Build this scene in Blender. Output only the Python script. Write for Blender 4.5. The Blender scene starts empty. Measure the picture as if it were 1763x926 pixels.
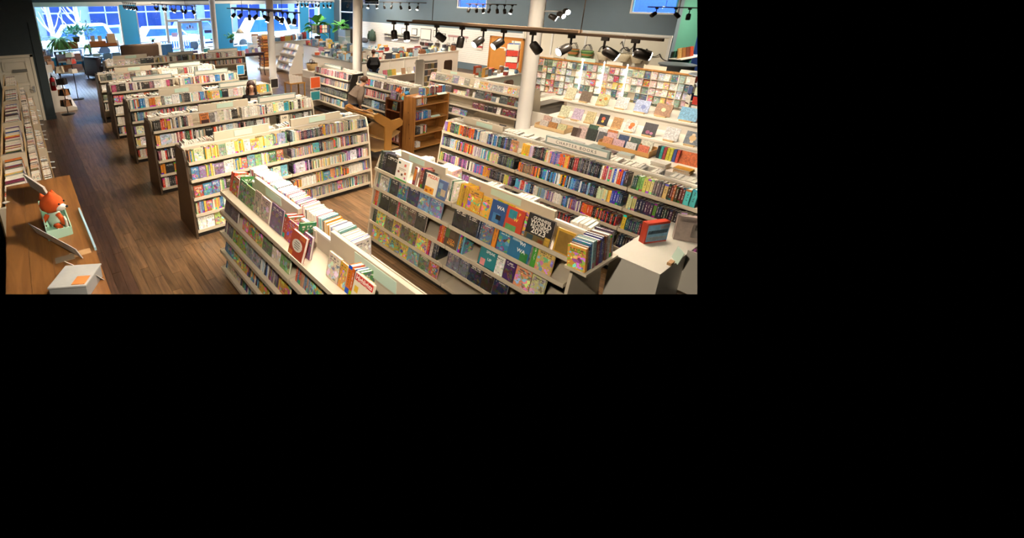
import bpy, bmesh, math, random
from mathutils import Vector, Matrix
R = math.radians
sc = bpy.context.scene
col = sc.collection
random.seed(7)
# ------------------------------------------------------------------ camera, world, sun, exposure
# The picture fills 1200 x 506 of the 1763 x 926 frame; the lens is shifted so that its axis sits at (600, 253).
F, CX, CY, PITCH, YAW, CAMZ = 786.0, 600.0, 253.0, R(18.5), R(35.4), 3.8
cam_d = bpy.data.cameras.new('camera'); cam = bpy.data.objects.new('camera', cam_d); col.objects.link(cam)
cam.location = (0, 0, CAMZ); cam.rotation_euler = (math.pi/2 - PITCH, 0, -YAW)
cam_d.sensor_fit = 'HORIZONTAL'; cam_d.sensor_width = 36; cam_d.lens = F*36/1763
cam_d.shift_x = (881.5-CX)/1763; cam_d.shift_y = -(463-CY)/1763; cam_d.clip_end = 200
sc.camera = cam
w = bpy.data.worlds.new('world'); sc.world = w; w.use_nodes = True
w.node_tree.nodes['Background'].inputs[0].default_value = (0, 0, 0, 1)
w.node_tree.nodes['Background'].inputs[1].default_value = 0
vs = sc.view_settings; vs.view_transform = 'Standard'; vs.look = 'None'; vs.gamma = 1; vs.use_curve_mapping = False
vs.exposure = 1.3
sc.cycles.use_denoising = True
sc.cycles.max_bounces = 6; sc.cycles.transparent_max_bounces = 12; sc.cycles.sample_clamp_indirect = 6
sun_d = bpy.data.lights.new('daylight', 'SUN'); sun = bpy.data.objects.new('daylight', sun_d); col.objects.link(sun)
sun_d.energy = 52; sun_d.color = (.52, .74, 1); sun_d.angle = R(100)
sun.rotation_euler = Vector((0, -math.cos(R(52)), -math.sin(R(52)))).to_track_quat('-Z', 'Y').to_euler()
LAMP = (1.0, .85, .67)
def spot(loc, aim, watt, size=80, blend=.8, rad=.05, parent=None, c=LAMP):
    d = bpy.data.lights.new('spot', 'SPOT'); d.energy = watt; d.spot_size = R(size); d.spot_blend = blend
    d.shadow_soft_size = rad; d.color = c
    o = bpy.data.objects.new('spot', d); col.objects.link(o); o.location = loc
    o.rotation_euler = (Vector(aim)-Vector(loc)).to_track_quat('-Z', 'Y').to_euler()
    return o
# unseen fill spots added above the view, no fixtures built (ceiling at 4.6 m)
for x, y, tx, ty, e in [(.3, 1.0, 2.6, 3.0, 300), (2.7, 4.7, -.1, 4.2, 210), (7.3, 5.0, 9.4, 6.0, 160), (3.6, 4.2, 2.2, 4.6, 150), (4.9, 5.9, 2.8, 6.6, 260), (5.6, 2.6, 4.3, 3.4, 200),
                        (5.2, 8.0, 3.4, 8.9, 260), (5.2, 10.3, 3.4, 11.2, 260), (5.2, 12.6, 3.4, 13.5, 260), (5.2, 15.0, 3.4, 16.0, 260),
                        (6.9, 8.4, 7.6, 8.8, 200), (7.0, 12.0, 8.4, 12.2, 230), (9.6, 8.6, 10.7, 8.4, 200), (8.6, 4.0, 10.4, 4.2, 100), (5.6, 4.4, 6.6, 4.0, 170),
                        (10.6, 6.6, 12.5, 6.4, 110), (10.6, 3.6, 12.5, 4.0, 110), (14.5, 12.6, 15.5, 12.6, 330), (12.2, 14.2, 13.2, 16.0, 330),
                        (8.6, 16.5, 9.0, 17.5, 200), (10.6, 20.0, 11.4, 20.8, 300), (15.0, 18.0, 18.9, 18.0, 480), (15.5, 13.6, 19.2, 13.8, 300), (7.5, 25.6, 5.4, 28.9, 260), (13.0, 25.6, 11.0, 28.9, 260), (16.5, 25.0, 18.8, 28.9, 320), (15.6, 8.8, 18.6, 9.2, 260),
                        (6.4, 20.5, 6.4, 21.6, 220), (2.6, 19.0, 1.4, 19.6, 140), (20.2, 4.2, 20.3, 6.9, 420), (16.6, 22.5, 19.2, 22.5, 420)]:
    spot((x, y, 4.25), (tx, ty, 0.9), e, 110, .9, .06)
# ------------------------------------------------------------------ helpers
def s2l(c): return c/12.92 if c <= .04045 else ((c+.055)/1.055)**2.4
def hx(h): h = h.lstrip('#'); return tuple(s2l(int(h[i:i+2], 16)/255) for i in (0, 2, 4))
def pxy(p):                                       # where a point lands in the photograph
    x, y, z = p[0], p[1], p[2]-CAMZ
    h = x*math.sin(YAW)+y*math.cos(YAW); r = x*math.cos(YAW)-y*math.sin(YAW)
    wz = h*math.cos(PITCH)-z*math.sin(PITCH); up = h*math.sin(PITCH)+z*math.cos(PITCH)
    if wz < .05: return (-9e3, 9e3, wz)
    return (CX+F*r/wz, CY-F*up/wz, wz)
def tag(o, label=None, cat=None, group=None, kind=None):
    if label: o['label'] = label
    if cat: o['category'] = cat
    if group: o['group'] = group
    if kind: o['kind'] = kind
    return o
def link(name, me, parent=None):
    o = bpy.data.objects.new(name, me); col.objects.link(o)
    if parent: o.parent = parent
    return o
def empty(name, loc=(0, 0, 0), rz=0):
    o = bpy.data.objects.new(name, None); col.objects.link(o); o.location = loc; o.rotation_euler = (0, 0, rz)
    o.empty_display_size = .1
    return o
class MB:
    """Collects shapes; build() links them as one mesh object."""
    def __init__(s): s.v = []; s.f = []; s.m = []; s.uv = []; s.sm = []
    def face(s, pts, m=0, uv=None, sm=False):
        i = len(s.v); s.v += [tuple(p) for p in pts]; s.f.append(tuple(range(i, i+len(pts)))); s.m.append(m)
        s.uv.append(uv or [(0, 0), (1, 0), (1, 1), (0, 1)][:len(pts)] + [(0, 0)]*(max(0, len(pts)-4))); s.sm.append(sm)
        return s
    def hexa(s, c, m=0):                              # c: 8 corners, bottom 4 ccw then top 4 ccw
        i = len(s.v); s.v += [tuple(p) for p in c]
        for q in ((3, 2, 1, 0), (4, 5, 6, 7), (0, 1, 5, 4), (1, 2, 6, 5), (2, 3, 7, 6), (3, 0, 4, 7)):
            s.f.append(tuple(i+k for k in q)); s.m.append(m); s.uv.append([(0, 0), (1, 0), (1, 1), (0, 1)]); s.sm.append(False)
        return s
    def box(s, x0, x1, y0, y1, z0, z1, m=0):
        if x0 > x1: x0, x1 = x1, x0
        if y0 > y1: y0, y1 = y1, y0
        return s.hexa([(x0, y0, z0), (x1, y0, z0), (x1, y1, z0), (x0, y1, z0), (x0, y0, z1), (x1, y0, z1), (x1, y1, z1), (x0, y1, z1)], m)
    def obox(s, M, x0, x1, y0, y1, z0, z1, m=0):      # box in the frame of matrix M
        return s.hexa([M @ Vector(p) for p in [(x0, y0, z0), (x1, y0, z0), (x1, y1, z0), (x0, y1, z0), (x0, y0, z1), (x1, y0, z1), (x1, y1, z1), (x0, y1, z1)]], m)
    def prism(s, poly, M, t0, t1, m=0):               # poly in (a,b), extruded t0..t1; M maps (a,b,t)
        n = len(poly); i = len(s.v)
        s.v += [tuple(M @ Vector((a, b, t0))) for a, b in poly] + [tuple(M @ Vector((a, b, t1))) for a, b in poly]
        fs = [tuple(i+k for k in reversed(range(n))), tuple(i+n+k for k in range(n))]
        for k in range(n): fs.append((i+k, i+(k+1) % n, i+n+(k+1) % n, i+n+k))
        for f in fs: s.f.append(f); s.m.append(m); s.uv.append([(0, 0)]*len(f)); s.sm.append(False)
        return s
    def tube(s, pts, r, n=8, m=0, cap=True, sm=True):  # swept circle; r number or list
        pts = [Vector(p) for p in pts]; i0 = len(s.v); rings = []
        for k, p in enumerate(pts):
            d = (pts[min(k+1, len(pts)-1)]-pts[max(k-1, 0)]).normalized()
            a = d.cross(Vector((0, 0, 1)) if abs(d.z) < .95 else Vector((1, 0, 0))).normalized(); b = d.cross(a)
            rr = r[k] if isinstance(r, (list, tuple)) else r
            rings.append(len(s.v)); s.v += [tuple(p+(a*math.cos(2*math.pi*j/n)+b*math.sin(2*math.pi*j/n))*rr) for j in range(n)]
        for k in range(len(pts)-1):
            for j in range(n):
                s.f.append((rings[k]+j, rings[k]+(j+1) % n, rings[k+1]+(j+1) % n, rings[k+1]+j)); s.m.append(m); s.uv.append([(0, 0)]*4); s.sm.append(sm)
        if cap:
            s.f.append(tuple(rings[0]+j for j in reversed(range(n)))); s.m.append(m); s.uv.append([(0, 0)]*n); s.sm.append(False)
            s.f.append(tuple(rings[-1]+j for j in range(n))); s.m.append(m); s.uv.append([(0, 0)]*n); s.sm.append(False)
        return s
    def lathe(s, prof, c=(0, 0, 0), n=16, m=0):
        return s.tube([(c[0], c[1], c[2]+z) for r, z in prof], [max(r, .0005) for r, z in prof], n, m)
    def ball(s, c, r, sq=(1, 1, 1), n=10, m=0):
        k = 7; return s.lathe_sq([(math.sin(math.pi*i/k)*r, -math.cos(math.pi*i/k)*r) for i in range(k+1)], c, sq, n, m)
    def lathe_sq(s, prof, c, sq, n, m):
        i0 = len(s.v)
        for r, z in prof: s.v += [(c[0]+max(r, .0004)*math.cos(2*math.pi*j/n)*sq[0], c[1]+max(r, .0004)*math.sin(2*math.pi*j/n)*sq[1], c[2]+z*sq[2]) for j in range(n)]
        for k in range(len(prof)-1):
            for j in range(n):
                s.f.append((i0+k*n+j, i0+k*n+(j+1) % n, i0+(k+1)*n+(j+1) % n, i0+(k+1)*n+j)); s.m.append(m); s.uv.append([(0, 0)]*4); s.sm.append(True)
        return s
    def mesh(s, name, mats):
        me = bpy.data.meshes.new(name); me.from_pydata(s.v, [], s.f)
        for m in (mats if isinstance(mats, (list, tuple)) else [mats]): me.materials.append(m)
        me.polygons.foreach_set('material_index', s.m); me.polygons.foreach_set('use_smooth', s.sm)
        uvl = me.uv_layers.new(name='UVMap'); flat = [x for u in s.uv for p in u for x in p]
        uvl.data.foreach_set('uv', flat); me.update(); return me
    def build(s, name, mats, parent=None, **k):
        o = link(name, s.mesh(name, mats), parent)
        if k: tag(o, **k)
        return o
def copy_tree(o, parent=None):
    c = o.copy(); col.objects.link(c); c.parent = parent
    for ch in o.children: copy_tree(ch, c)
    return c
# ------------------------------------------------------------------ materials
def nt(name):
    m = bpy.data.materials.new(name); m.use_nodes = True; t = m.node_tree; return m, t, t.nodes['Principled BSDF']
def N(t, ty, **k):
    n = t.nodes.new(ty)
    for a, b in k.items():
        if a.startswith('i_'): n.inputs[int(a[2:])].default_value = b
        else: setattr(n, a, b)
    return n
def L(t, a, b): t.links.new(a, b)
def mathn(t, op, a, b=None, c=None):
    n = N(t, 'ShaderNodeMath', operation=op)
    for i, x in enumerate((a, b, c)):
        if x is None: continue
        if isinstance(x, (int, float)): n.inputs[i].default_value = x
        else: L(t, x, n.inputs[i])
    return n.outputs[0]
def mixc(t, fac, a, b):
    n = N(t, 'ShaderNodeMix', data_type='RGBA')
    for i, x in ((0, fac), (6, a), (7, b)):
        if isinstance(x, (int, float)): n.inputs[i].default_value = x
        elif isinstance(x, tuple): n.inputs[i].default_value = tuple(x)+((1,) if len(x) == 3 else ())
        else: L(t, x, n.inputs[i])
    return n.outputs[2]
_mats = {}
def mat(name, c, rough=.5, metal=0, var=.08, scale=6, bump=0, spec=None):
    if name in _mats: return _mats[name]
    c = hx(c) if isinstance(c, str) else c
    m, t, b = nt(name); b.inputs['Roughness'].default_value = rough; b.inputs['Metallic'].default_value = metal
    tc = N(t, 'ShaderNodeTexCoord'); nz = N(t, 'ShaderNodeTexNoise'); nz.inputs['Scale'].default_value = scale; nz.inputs['Detail'].default_value = 4
    L(t, tc.outputs['Object'], nz.inputs['Vector'])
    L(t, mixc(t, nz.outputs['Fac'], tuple(x*(1-var) for x in c), tuple(min(1, x*(1+var)) for x in c)), b.inputs['Base Color'])
    if bump:
        bp = N(t, 'ShaderNodeBump'); bp.inputs['Strength'].default_value = bump; L(t, nz.outputs['Fac'], bp.inputs['Height']); L(t, bp.outputs[0], b.inputs['Normal'])
    if spec is not None: b.inputs['Specular IOR Level'].default_value = spec
    _mats[name] = m; return m
def emis(name, c, s):
    if name in _mats: return _mats[name]
    m, t, b = nt(name); b.inputs['Base Color'].default_value = (*c, 1); b.inputs['Emission Color'].default_value = (*c, 1); b.inputs['Emission Strength'].default_value = s
    _mats[name] = m; return m
def wood(name, c1, c2, axis=1, scale=1.0, rough=.35, rnd=.35):
    m, t, b = nt(name); g = N(t, 'ShaderNodeNewGeometry'); mp = N(t, 'ShaderNodeMapping')
    st = [14*scale]*3; st[axis] = 1.2*scale; mp.inputs['Scale'].default_value = st; L(t, g.outputs['Position'], mp.inputs['Vector'])
    nz = N(t, 'ShaderNodeTexNoise'); nz.inputs['Scale'].default_value = 1.6; nz.inputs['Detail'].default_value = 6; nz.inputs['Distortion'].default_value = .6
    L(t, mp.outputs[0], nz.inputs['Vector'])
    cr = N(t, 'ShaderNodeValToRGB'); cr.color_ramp.elements[0].position = .3; cr.color_ramp.elements[1].position = .72
    cr.color_ramp.elements[0].color = (*hx(c1), 1); cr.color_ramp.elements[1].color = (*hx(c2), 1); L(t, nz.outputs['Fac'], cr.inputs[0])
    out = cr.outputs[0]
    if rnd:
        at = N(t, 'ShaderNodeAttribute', attribute_name='tone'); oi = N(t, 'ShaderNodeObjectInfo')
        r = mathn(t, 'FRACT', mathn(t, 'ADD', oi.outputs['Random'], at.outputs['Fac']))
        k = mathn(t, 'MULTIPLY_ADD', r, rnd*2, 1-rnd)
        mm = N(t, 'ShaderNodeVectorMath', operation='SCALE'); L(t, out, mm.inputs[0]); L(t, k, mm.inputs['Scale']); out = mm.outputs[0]
    L(t, out, b.inputs['Base Color']); b.inputs['Roughness'].default_value = rough
    bp = N(t, 'ShaderNodeBump'); bp.inputs['Strength'].default_value = .12; L(t, nz.outputs['Fac'], bp.inputs['Height']); L(t, bp.outputs[0], b.inputs['Normal'])
    _mats[name] = m; return m
def glassm():
    m, t, b = nt('window_glass'); out = t.nodes['Material Output']; t.nodes.remove(b)
    tr = N(t, 'ShaderNodeBsdfTransparent'); gl = N(t, 'ShaderNodeBsdfGlossy'); gl.inputs['Roughness'].default_value = .02
    fr = N(t, 'ShaderNodeFresnel'); fr.inputs[0].default_value = 1.3; mx = N(t, 'ShaderNodeMixShader')
    tr.inputs[0].default_value = (.96, .98, 1, 1)
    L(t, fr.outputs[0], mx.inputs[0]); L(t, tr.outputs[0], mx.inputs[1]); L(t, gl.outputs[0], mx.inputs[2]); L(t, mx.outputs[0], out.inputs[0])
    return m
GLASS = glassm()
WHITE = mat('white_laminate', '#e6dfd2', .45, var=.03)
BEIGE = mat('beige_laminate', '#cdc1aa', .5, var=.05)
BROWNP = mat('brown_end_panel', '#4a3826', .5, var=.12, scale=3)
KICK = mat('black_kickboard', '#1d1a18', .6)
MINT = mat('mint_sign_card', '#c5dccb', .6, var=.03)
GREYF = mat('grey_sign_frame', '#93a29b', .5, var=.03)
PAPER = mat('paper', '#f0ebe0', .7, var=.05, scale=30)
DARK = mat('black_metal', '#17161a', .4, var=.1)
INK = mat('black_ink', '#16161a', .6, var=.02)
def pages():
    m, t, b = nt('book_pages'); tc = N(t, 'ShaderNodeTexCoord'); wv = N(t, 'ShaderNodeTexWave'); wv.inputs['Scale'].default_value = 6; wv.bands_direction = 'X'
    L(t, tc.outputs['Object'], wv.inputs['Vector'])
    L(t, mixc(t, wv.outputs['Fac'], hx('#e4dac6'), hx('#fbf7ee')), b.inputs['Base Color']); b.inputs['Roughness'].default_value = .8
    return m
PAGES = pages()
def print_mat(name, spine, attr, plain=False):
    """Printed cover: the book's own colour with procedural artwork; colour per object, or per book from attributes."""
    m, t, b = nt(name); b.inputs['Roughness'].default_value = .38
    if attr:
        ca = N(t, 'ShaderNodeAttribute', attribute_name='tint').outputs['Color']; rnd = N(t, 'ShaderNodeAttribute', attribute_name='rnd').outputs['Fac']
    else:
        oi = N(t, 'ShaderNodeObjectInfo'); ca = oi.outputs['Color']; rnd = oi.outputs['Random']
    if plain: L(t, ca, b.inputs['Base Color']); return m
    uv = N(t, 'ShaderNodeUVMap', uv_map='UVMap'); sx = N(t, 'ShaderNodeSeparateXYZ'); L(t, uv.outputs[0], sx.inputs[0]); u, v = sx.outputs[0], sx.outputs[1]
    off = mathn(t, 'MULTIPLY', rnd, 97.0); cm = N(t, 'ShaderNodeCombineXYZ'); L(t, off, cm.inputs[0]); L(t, mathn(t, 'MULTIPLY', rnd, 41.0), cm.inputs[2])
    hs = N(t, 'ShaderNodeHueSaturation'); L(t, ca, hs.inputs['Color']); L(t, mathn(t, 'FRACT', mathn(t, 'MULTIPLY', rnd, 13.7)), hs.inputs['Hue']); hs.inputs['Saturation'].default_value = 1.1
    hs.inputs['Value'].default_value = .9
    lum = N(t, 'ShaderNodeRGBToBW'); L(t, ca, lum.inputs[0])
    ink = mixc(t, mathn(t, 'GREATER_THAN', lum.outputs[0], .25), (.85, .8, .68), (.03, .03, .05))
    va = N(t, 'ShaderNodeVectorMath', operation='ADD'); L(t, cm.outputs[0], va.inputs[1])
    vm = N(t, 'ShaderNodeVectorMath', operation='MULTIPLY'); L(t, uv.outputs[0], vm.inputs[0]); L(t, vm.outputs[0], va.inputs[0])
    band = lambda x, lo, hi: mathn(t, 'MULTIPLY', mathn(t, 'GREATER_THAN', x, lo), mathn(t, 'LESS_THAN', x, hi))
    if spine:
        vm.inputs[1].default_value = (2.0, 26, 1)
        nz = N(t, 'ShaderNodeTexNoise'); nz.inputs['Scale'].default_value = 1; nz.inputs['Detail'].default_value = 0; L(t, va.outputs[0], nz.inputs['Vector'])
        txt = mathn(t, 'MULTIPLY', mathn(t, 'GREATER_THAN', nz.outputs['Fac'], .5), mathn(t, 'MULTIPLY', band(v, .3, .86), band(u, .36, .64)))
        c1 = mixc(t, mathn(t, 'MULTIPLY', band(v, .0, .2), mathn(t, 'GREATER_THAN', mathn(t, 'FRACT', mathn(t, 'MULTIPLY', rnd, 5.3)), .45)), ca, hs.outputs[0])
        c2 = mixc(t, mathn(t, 'MULTIPLY', band(v, .88, 1.1), mathn(t, 'GREATER_THAN', mathn(t, 'FRACT', mathn(t, 'MULTIPLY', rnd, 7.9)), .6)), c1, hs.outputs[0])
        L(t, mixc(t, mathn(t, 'MULTIPLY', txt, .7), c2, ink), b.inputs['Base Color'])
    else:
        vm.inputs[1].default_value = (1.0, 1.3, 1)
        wn = N(t, 'ShaderNodeTexNoise'); wn.inputs['Scale'].default_value = 4; wn.inputs['Detail'].default_value = 3; L(t, va.outputs[0], wn.inputs['Vector'])
        ws = N(t, 'ShaderNodeVectorMath', operation='SCALE'); L(t, wn.outputs['Color'], ws.inputs[0]); ws.inputs['Scale'].default_value = .55
        wa = N(t, 'ShaderNodeVectorMath', operation='ADD'); L(t, va.outputs[0], wa.inputs[0]); L(t, ws.outputs[0], wa.inputs[1])
        vo = N(t, 'ShaderNodeTexVoronoi'); vo.inputs['Scale'].default_value = 4.4; L(t, wa.outputs[0], vo.inputs['Vector'])
        nz = N(t, 'ShaderNodeTexNoise'); nz.inputs['Scale'].default_value = 5; nz.inputs['Detail'].default_value = 5; L(t, va.outputs[0], nz.inputs['Vector'])
        sep = N(t, 'ShaderNodeSeparateColor'); L(t, vo.outputs['Color'], sep.inputs[0])
        pic = mathn(t, 'MULTIPLY', mathn(t, 'LESS_THAN', vo.outputs['Distance'], mathn(t, 'MULTIPLY', sep.outputs[0], .95)), band(v, .06, .72))
        hs2 = N(t, 'ShaderNodeHueSaturation'); L(t, ca, hs2.inputs['Color']); L(t, sep.outputs[1], hs2.inputs['Hue']); hs2.inputs['Saturation'].default_value = .85; L(t, mathn(t, 'MULTIPLY_ADD', sep.outputs[2], 1.3, .35), hs2.inputs['Value'])
        bg = mixc(t, mathn(t, 'MULTIPLY', mathn(t, 'GREATER_THAN', nz.outputs['Fac'], .54), .55), ca, hs.outputs[0])
        c1 = mixc(t, pic, bg, hs2.outputs[0])
        mp = N(t, 'ShaderNodeVectorMath', operation='MULTIPLY'); L(t, uv.outputs[0], mp.inputs[0]); mp.inputs[1].default_value = (9, 9, 1)
        ma = N(t, 'ShaderNodeVectorMath', operation='ADD'); L(t, mp.outputs[0], ma.inputs[0]); L(t, cm.outputs[0], ma.inputs[1])
        n2 = N(t, 'ShaderNodeTexNoise'); n2.inputs['Scale'].default_value = 1; n2.inputs['Detail'].default_value = 0; L(t, ma.outputs[0], n2.inputs['Vector'])
        row = mathn(t, 'GREATER_THAN', mathn(t, 'FRACT', mathn(t, 'MULTIPLY', v, 9.0)), .35)
        txt = mathn(t, 'MULTIPLY', mathn(t, 'MULTIPLY', mathn(t, 'GREATER_THAN', n2.outputs['Fac'], .44), row), mathn(t, 'MULTIPLY', band(v, .74, .93), band(u, .14, .86)))
        L(t, mixc(t, mathn(t, 'MULTIPLY', txt, .75), c1, ink), b.inputs['Base Color'])
    return m
SPINE_O, FRONT_O, PLAIN_O = print_mat('printed_spine', True, False), print_mat('printed_cover', False, False), print_mat('plain_cover', False, False, True)
SPINE_A, FRONT_A, PLAIN_A = print_mat('printed_spine_rows', True, True), print_mat('printed_cover_rows', False, True), print_mat('plain_cover_rows', False, True, True)
def text_mesh(txt, size, mt, M, name='lettering', parent=None, ext=.0015, align='CENTER', bold=False, spacing=1.0):
    cu = bpy.data.curves.new('t', 'FONT'); cu.body = txt; cu.size = size; cu.align_x = align; cu.align_y = 'CENTER'; cu.extrude = ext; cu.space_character = spacing
    cu.resolution_u = 3
    if bold: cu.offset = size*.018
    o = bpy.data.objects.new('t', cu); col.objects.link(o); dg = bpy.context.evaluated_depsgraph_get()
    me = bpy.data.meshes.new_from_object(o.evaluated_get(dg)); bpy.data.objects.remove(o); bpy.data.curves.remove(cu)
    me.materials.clear(); me.materials.append(mt); me.transform(M)
    return link(name, me, parent)
# ------------------------------------------------------------------ shelf frames and books
class Fr:
    """A shelf face: o = left end as one faces it, a = to the right, n = towards the viewer."""
    def __init__(s, o, a, n): s.o, s.a, s.n = Vector(o), Vector(a), Vector(n)
    def p(s, t, d, z): return s.o+s.a*t+s.n*d+Vector((0, 0, z))
    def M(s, t=0, d=0, z=0, tilt=0):                  # local axes: x right, y inward, z up (tilted back)
        up = Vector((0, 0, 1))*math.cos(tilt)-s.n*math.sin(tilt); iny = -s.n*math.cos(tilt)-Vector((0, 0, 1))*math.sin(tilt)
        m = Matrix((s.a, iny, up)).transposed().to_4x4(); m.translation = s.p(t, d, z); return m
    def box(s, mb, t0, t1, d0, d1, z0, z1, m=0): mb.obox(s.M(), t0, t1, -d1, -d0, z0, z1, m)
def ordn(k): return '%d%s' % (k, 'th' if 10 <= k % 100 <= 20 else {1: 'st', 2: 'nd', 3: 'rd'}.get(k % 10, 'th'))
def cname(c):
    r, g, b = [x**(1/2.2) for x in c]; mx, mn = max(r, g, b), min(r, g, b); d = mx-mn
    if d < .13: return 'black' if mx < .28 else 'dark grey' if mx < .45 else 'grey' if mx < .68 else 'white' if mx > .84 else 'pale grey'
    h = (60*((g-b)/d % 6) if mx == r else 60*((b-r)/d+2) if mx == g else 60*((r-g)/d+4))
    s_ = d/mx
    if (h < 50 and mx < .6) or (h < 40 and s_ < .5 and mx < .75): return 'brown' if h > 14 or mx < .35 else 'maroon'
    n = 'red' if h < 14 or h > 345 else 'orange' if h < 38 else 'yellow' if h < 66 else 'green' if h < 160 else 'teal' if h < 195 else 'blue' if h < 250 else 'purple' if h < 295 else 'pink'
    if s_ < .35 and mx > .75: return ('cream' if n in ('yellow', 'orange') else 'pale '+n)
    return ('dark ' if mx < .42 else '')+n
P = {k: [hx(x) for x in v.split()] for k, v in dict(
    mix='#c8452f #e98a2b #f0c54a #3d7a4b #2f6fae #27335e #6d3f86 #d9d2c2 #1f1d22 #a32b38 #5aa6b8 #e8e2d4 #7a5638',
    dark='#1d1c28 #2a2340 #23304d #14151a #4b2547 #3a2a22 #1f3e52 #5b2230 #6b6a70 #2d4a3b',
    chap='#e0641f #c8331e #6a3c8c #26243a #2f69b8 #8fb4d8 #e9dcc0 #37324a #f0b83c #2b6f73 #7d2c3a #d5cfc6 #4c4a86 #1a1c26 #b06ab0 #5a9b52',
    blues='#2f6fc0 #3a8fd0 #6fb4de #1d3f78 #24506e #dfe6ea #4a6fb0 #1a2438',
    orange='#e2671f #d34a1c #f08a30 #b3361c #f2b34a #6a2c1c #2c2624',
    purple='#6b3f92 #8a5ab0 #4a2b66 #b05a9c #352447 #c9b6d6 #2b2340',
    yellow='#f0c63a #e8b62c #f3d565 #efd98b #e3a92a #dccf9a',
    kids='#7fae6a #6aa8b8 #d8c9a0 #c96a45 #8b6fa0 #e3c35a #b8d0c8 #4d7fa8 #e7ddc8 #a8503f #5f8a5a #d79a6a #8e97b8',
    readers='#e7dcb8 #d8c58a #efe6cf #b9cbb0 #c58d5e #8fa7b8 #e9c95a #a7bfc9 #d6b8a0 #7f9a78 #f0e0a8 #c7d5d8',
    series='#a88f78 #8c7b92 #7f9a86 #b9a38a #9b6a5f #6f86a0 #c7b08a #a5b0a0 #87627f #c88a5a #6a7c6a #d6c6a8',
    white='#ece6da #e2d9c8 #f2ede3 #d8cfc0 #e8e0d4 #d9d6cf #c9c0b2',
    hard='#e9e2d4 #f0ebe0 #e2d8c8 #c9bfae #1d1c20 #c43a2a #e0d6c4 #2f4a6e #d98a3a #5a4a42 #ece6da #8a9a8e #b8a488 #d7cfc2 #a83240 #3a3634 #e6d8b0 #6a8fa8',
    cook='#efe8dc #f2ecdf #d9b090 #4a3428 #e6ddcf #b8b09a #8a6a4a #2c2620 #e9d8c4',
    reds='#b8302a #d4432f #8a2430 #2a2426 #e0d8cc #c75a4a #4a4648 #e6bcb0',
    mystery='#8a2a3a #b84a5c #2a2830 #c8c0b8 #5a5a64 #d07a88 #3a4258 #a0a0a4',
    slate='#4a5a78 #6a88a8 #2c3648 #8aa0b8 #3a3c44 #b8a898 #c8b078 #784858',
    night='#1c2430 #283848 #344a44 #14161c #40485a #50584a #22302c',
    travel='#5c3a7a #a04a3a #3a6a4a #e6dccb #2b4a8a #d07a3a #7a2a4a #e0b04a #2a2a2a',
    card='#c8452f #3d6a8a #d89a4a #5a7a5a #f1e9da #e6d9c2 #f5efe4 #e0c9a4 #d8e0d0 #f0c9b8 #e8a080 #d8583a #9ab8b0 #c8d49a #b8c8dc #e8c870 #efe6d6 #d8b0b8 #7a9a8a #f3ead8 #4a6a8a',
    journal='#8a6a4a #b8b0c8 #e0d8c8 #8a98c0 #7a5a3a #5a90b8 #d8c8b0 #2a2628 #3a4a40').items()}
BOOKS = []      # (kind, matrix of the unit book, colour, location phrase, ordinal in its row, face_out)
def add_book(kind, M, sx, sy, sz, c, loc, k, face): BOOKS.append((kind, M @ Matrix.Diagonal((sx, sy, sz, 1)), c, loc, k, face))
def vary(c, a=.12): f = 1+random.uniform(-a, a); return tuple(min(1, max(.004, x*f)) for x in c)
def spine_book(fr, t, d, z, th, dep, h, c, kind, loc, k, tilt=0): add_book(kind, fr.M(t, d, z, tilt), th, dep, h, c, loc, k, 0)
def face_book(fr, t, d, z, wd, th, h, c, kind, loc, k, tilt=.2):
    m = fr.M(t, d, z, tilt); X, Y, Z = m.col[0].xyz, m.col[1].xyz, m.col[2].xyz
    q = Matrix((-Y, X, Z)).transposed().to_4x4(); q.translation = m.translation+Y*th
    add_book(kind, q, th, wd, h, c, loc, k, 1)
def fill(fr, t0, t1, d, z, segs, kind, loc, tilt=.1, seed=0, cyc=True, gap=.0015, k0=1):
    """Sets books along a shelf from t0 to t1.  segs: ('s', n, palette, thick, height[, depth]) spines, ('f', n, palette, width, height) covers, ('g', length)."""
    rg = random.Random(seed or hash(loc) % 99991); t = t0; k = k0; i = 0
    while t < t1-.01 and segs:
        if i >= len(segs):
            if not cyc: break
            i = 0
        sg = segs[i]; i += 1
        if sg[0] == 'g': t += sg[1]; continue
        pal = P[sg[2]] if isinstance(sg[2], str) and sg[2] in P else [hx(x) for x in sg[2].split()]
        base = rg.choice(pal)
        for j in range(sg[1]):
            lo, hi = sg[3] if isinstance(sg[3], tuple) else (sg[3]*.8, sg[3]*1.2)
            a = rg.uniform(lo, hi); hl, hh = sg[4] if isinstance(sg[4], tuple) else (sg[4]*.93, sg[4]*1.05)
            h = rg.uniform(hl, hh); c = vary(rg.choice(pal))
            if t+a > t1: t = t1; break
            if sg[0] == 's':
                dp = sg[5] if len(sg) > 5 else rg.uniform(.13, .17); spine_book(fr, t, d-rg.uniform(0, .012), z, a, dp, h, c, kind, loc, k, tilt); t += a+gap
            else:
                face_book(fr, t, d, z, a, rg.uniform(.012, .03), h, c, kind, loc, k, max(tilt, .16)); t += a+.006
            k += 1
    return k
LV = [(.12, .43), (.40, .42), (.68, .40), (.98, .37), (1.27, .34)]       # shelf height, reach from the centre line
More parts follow.
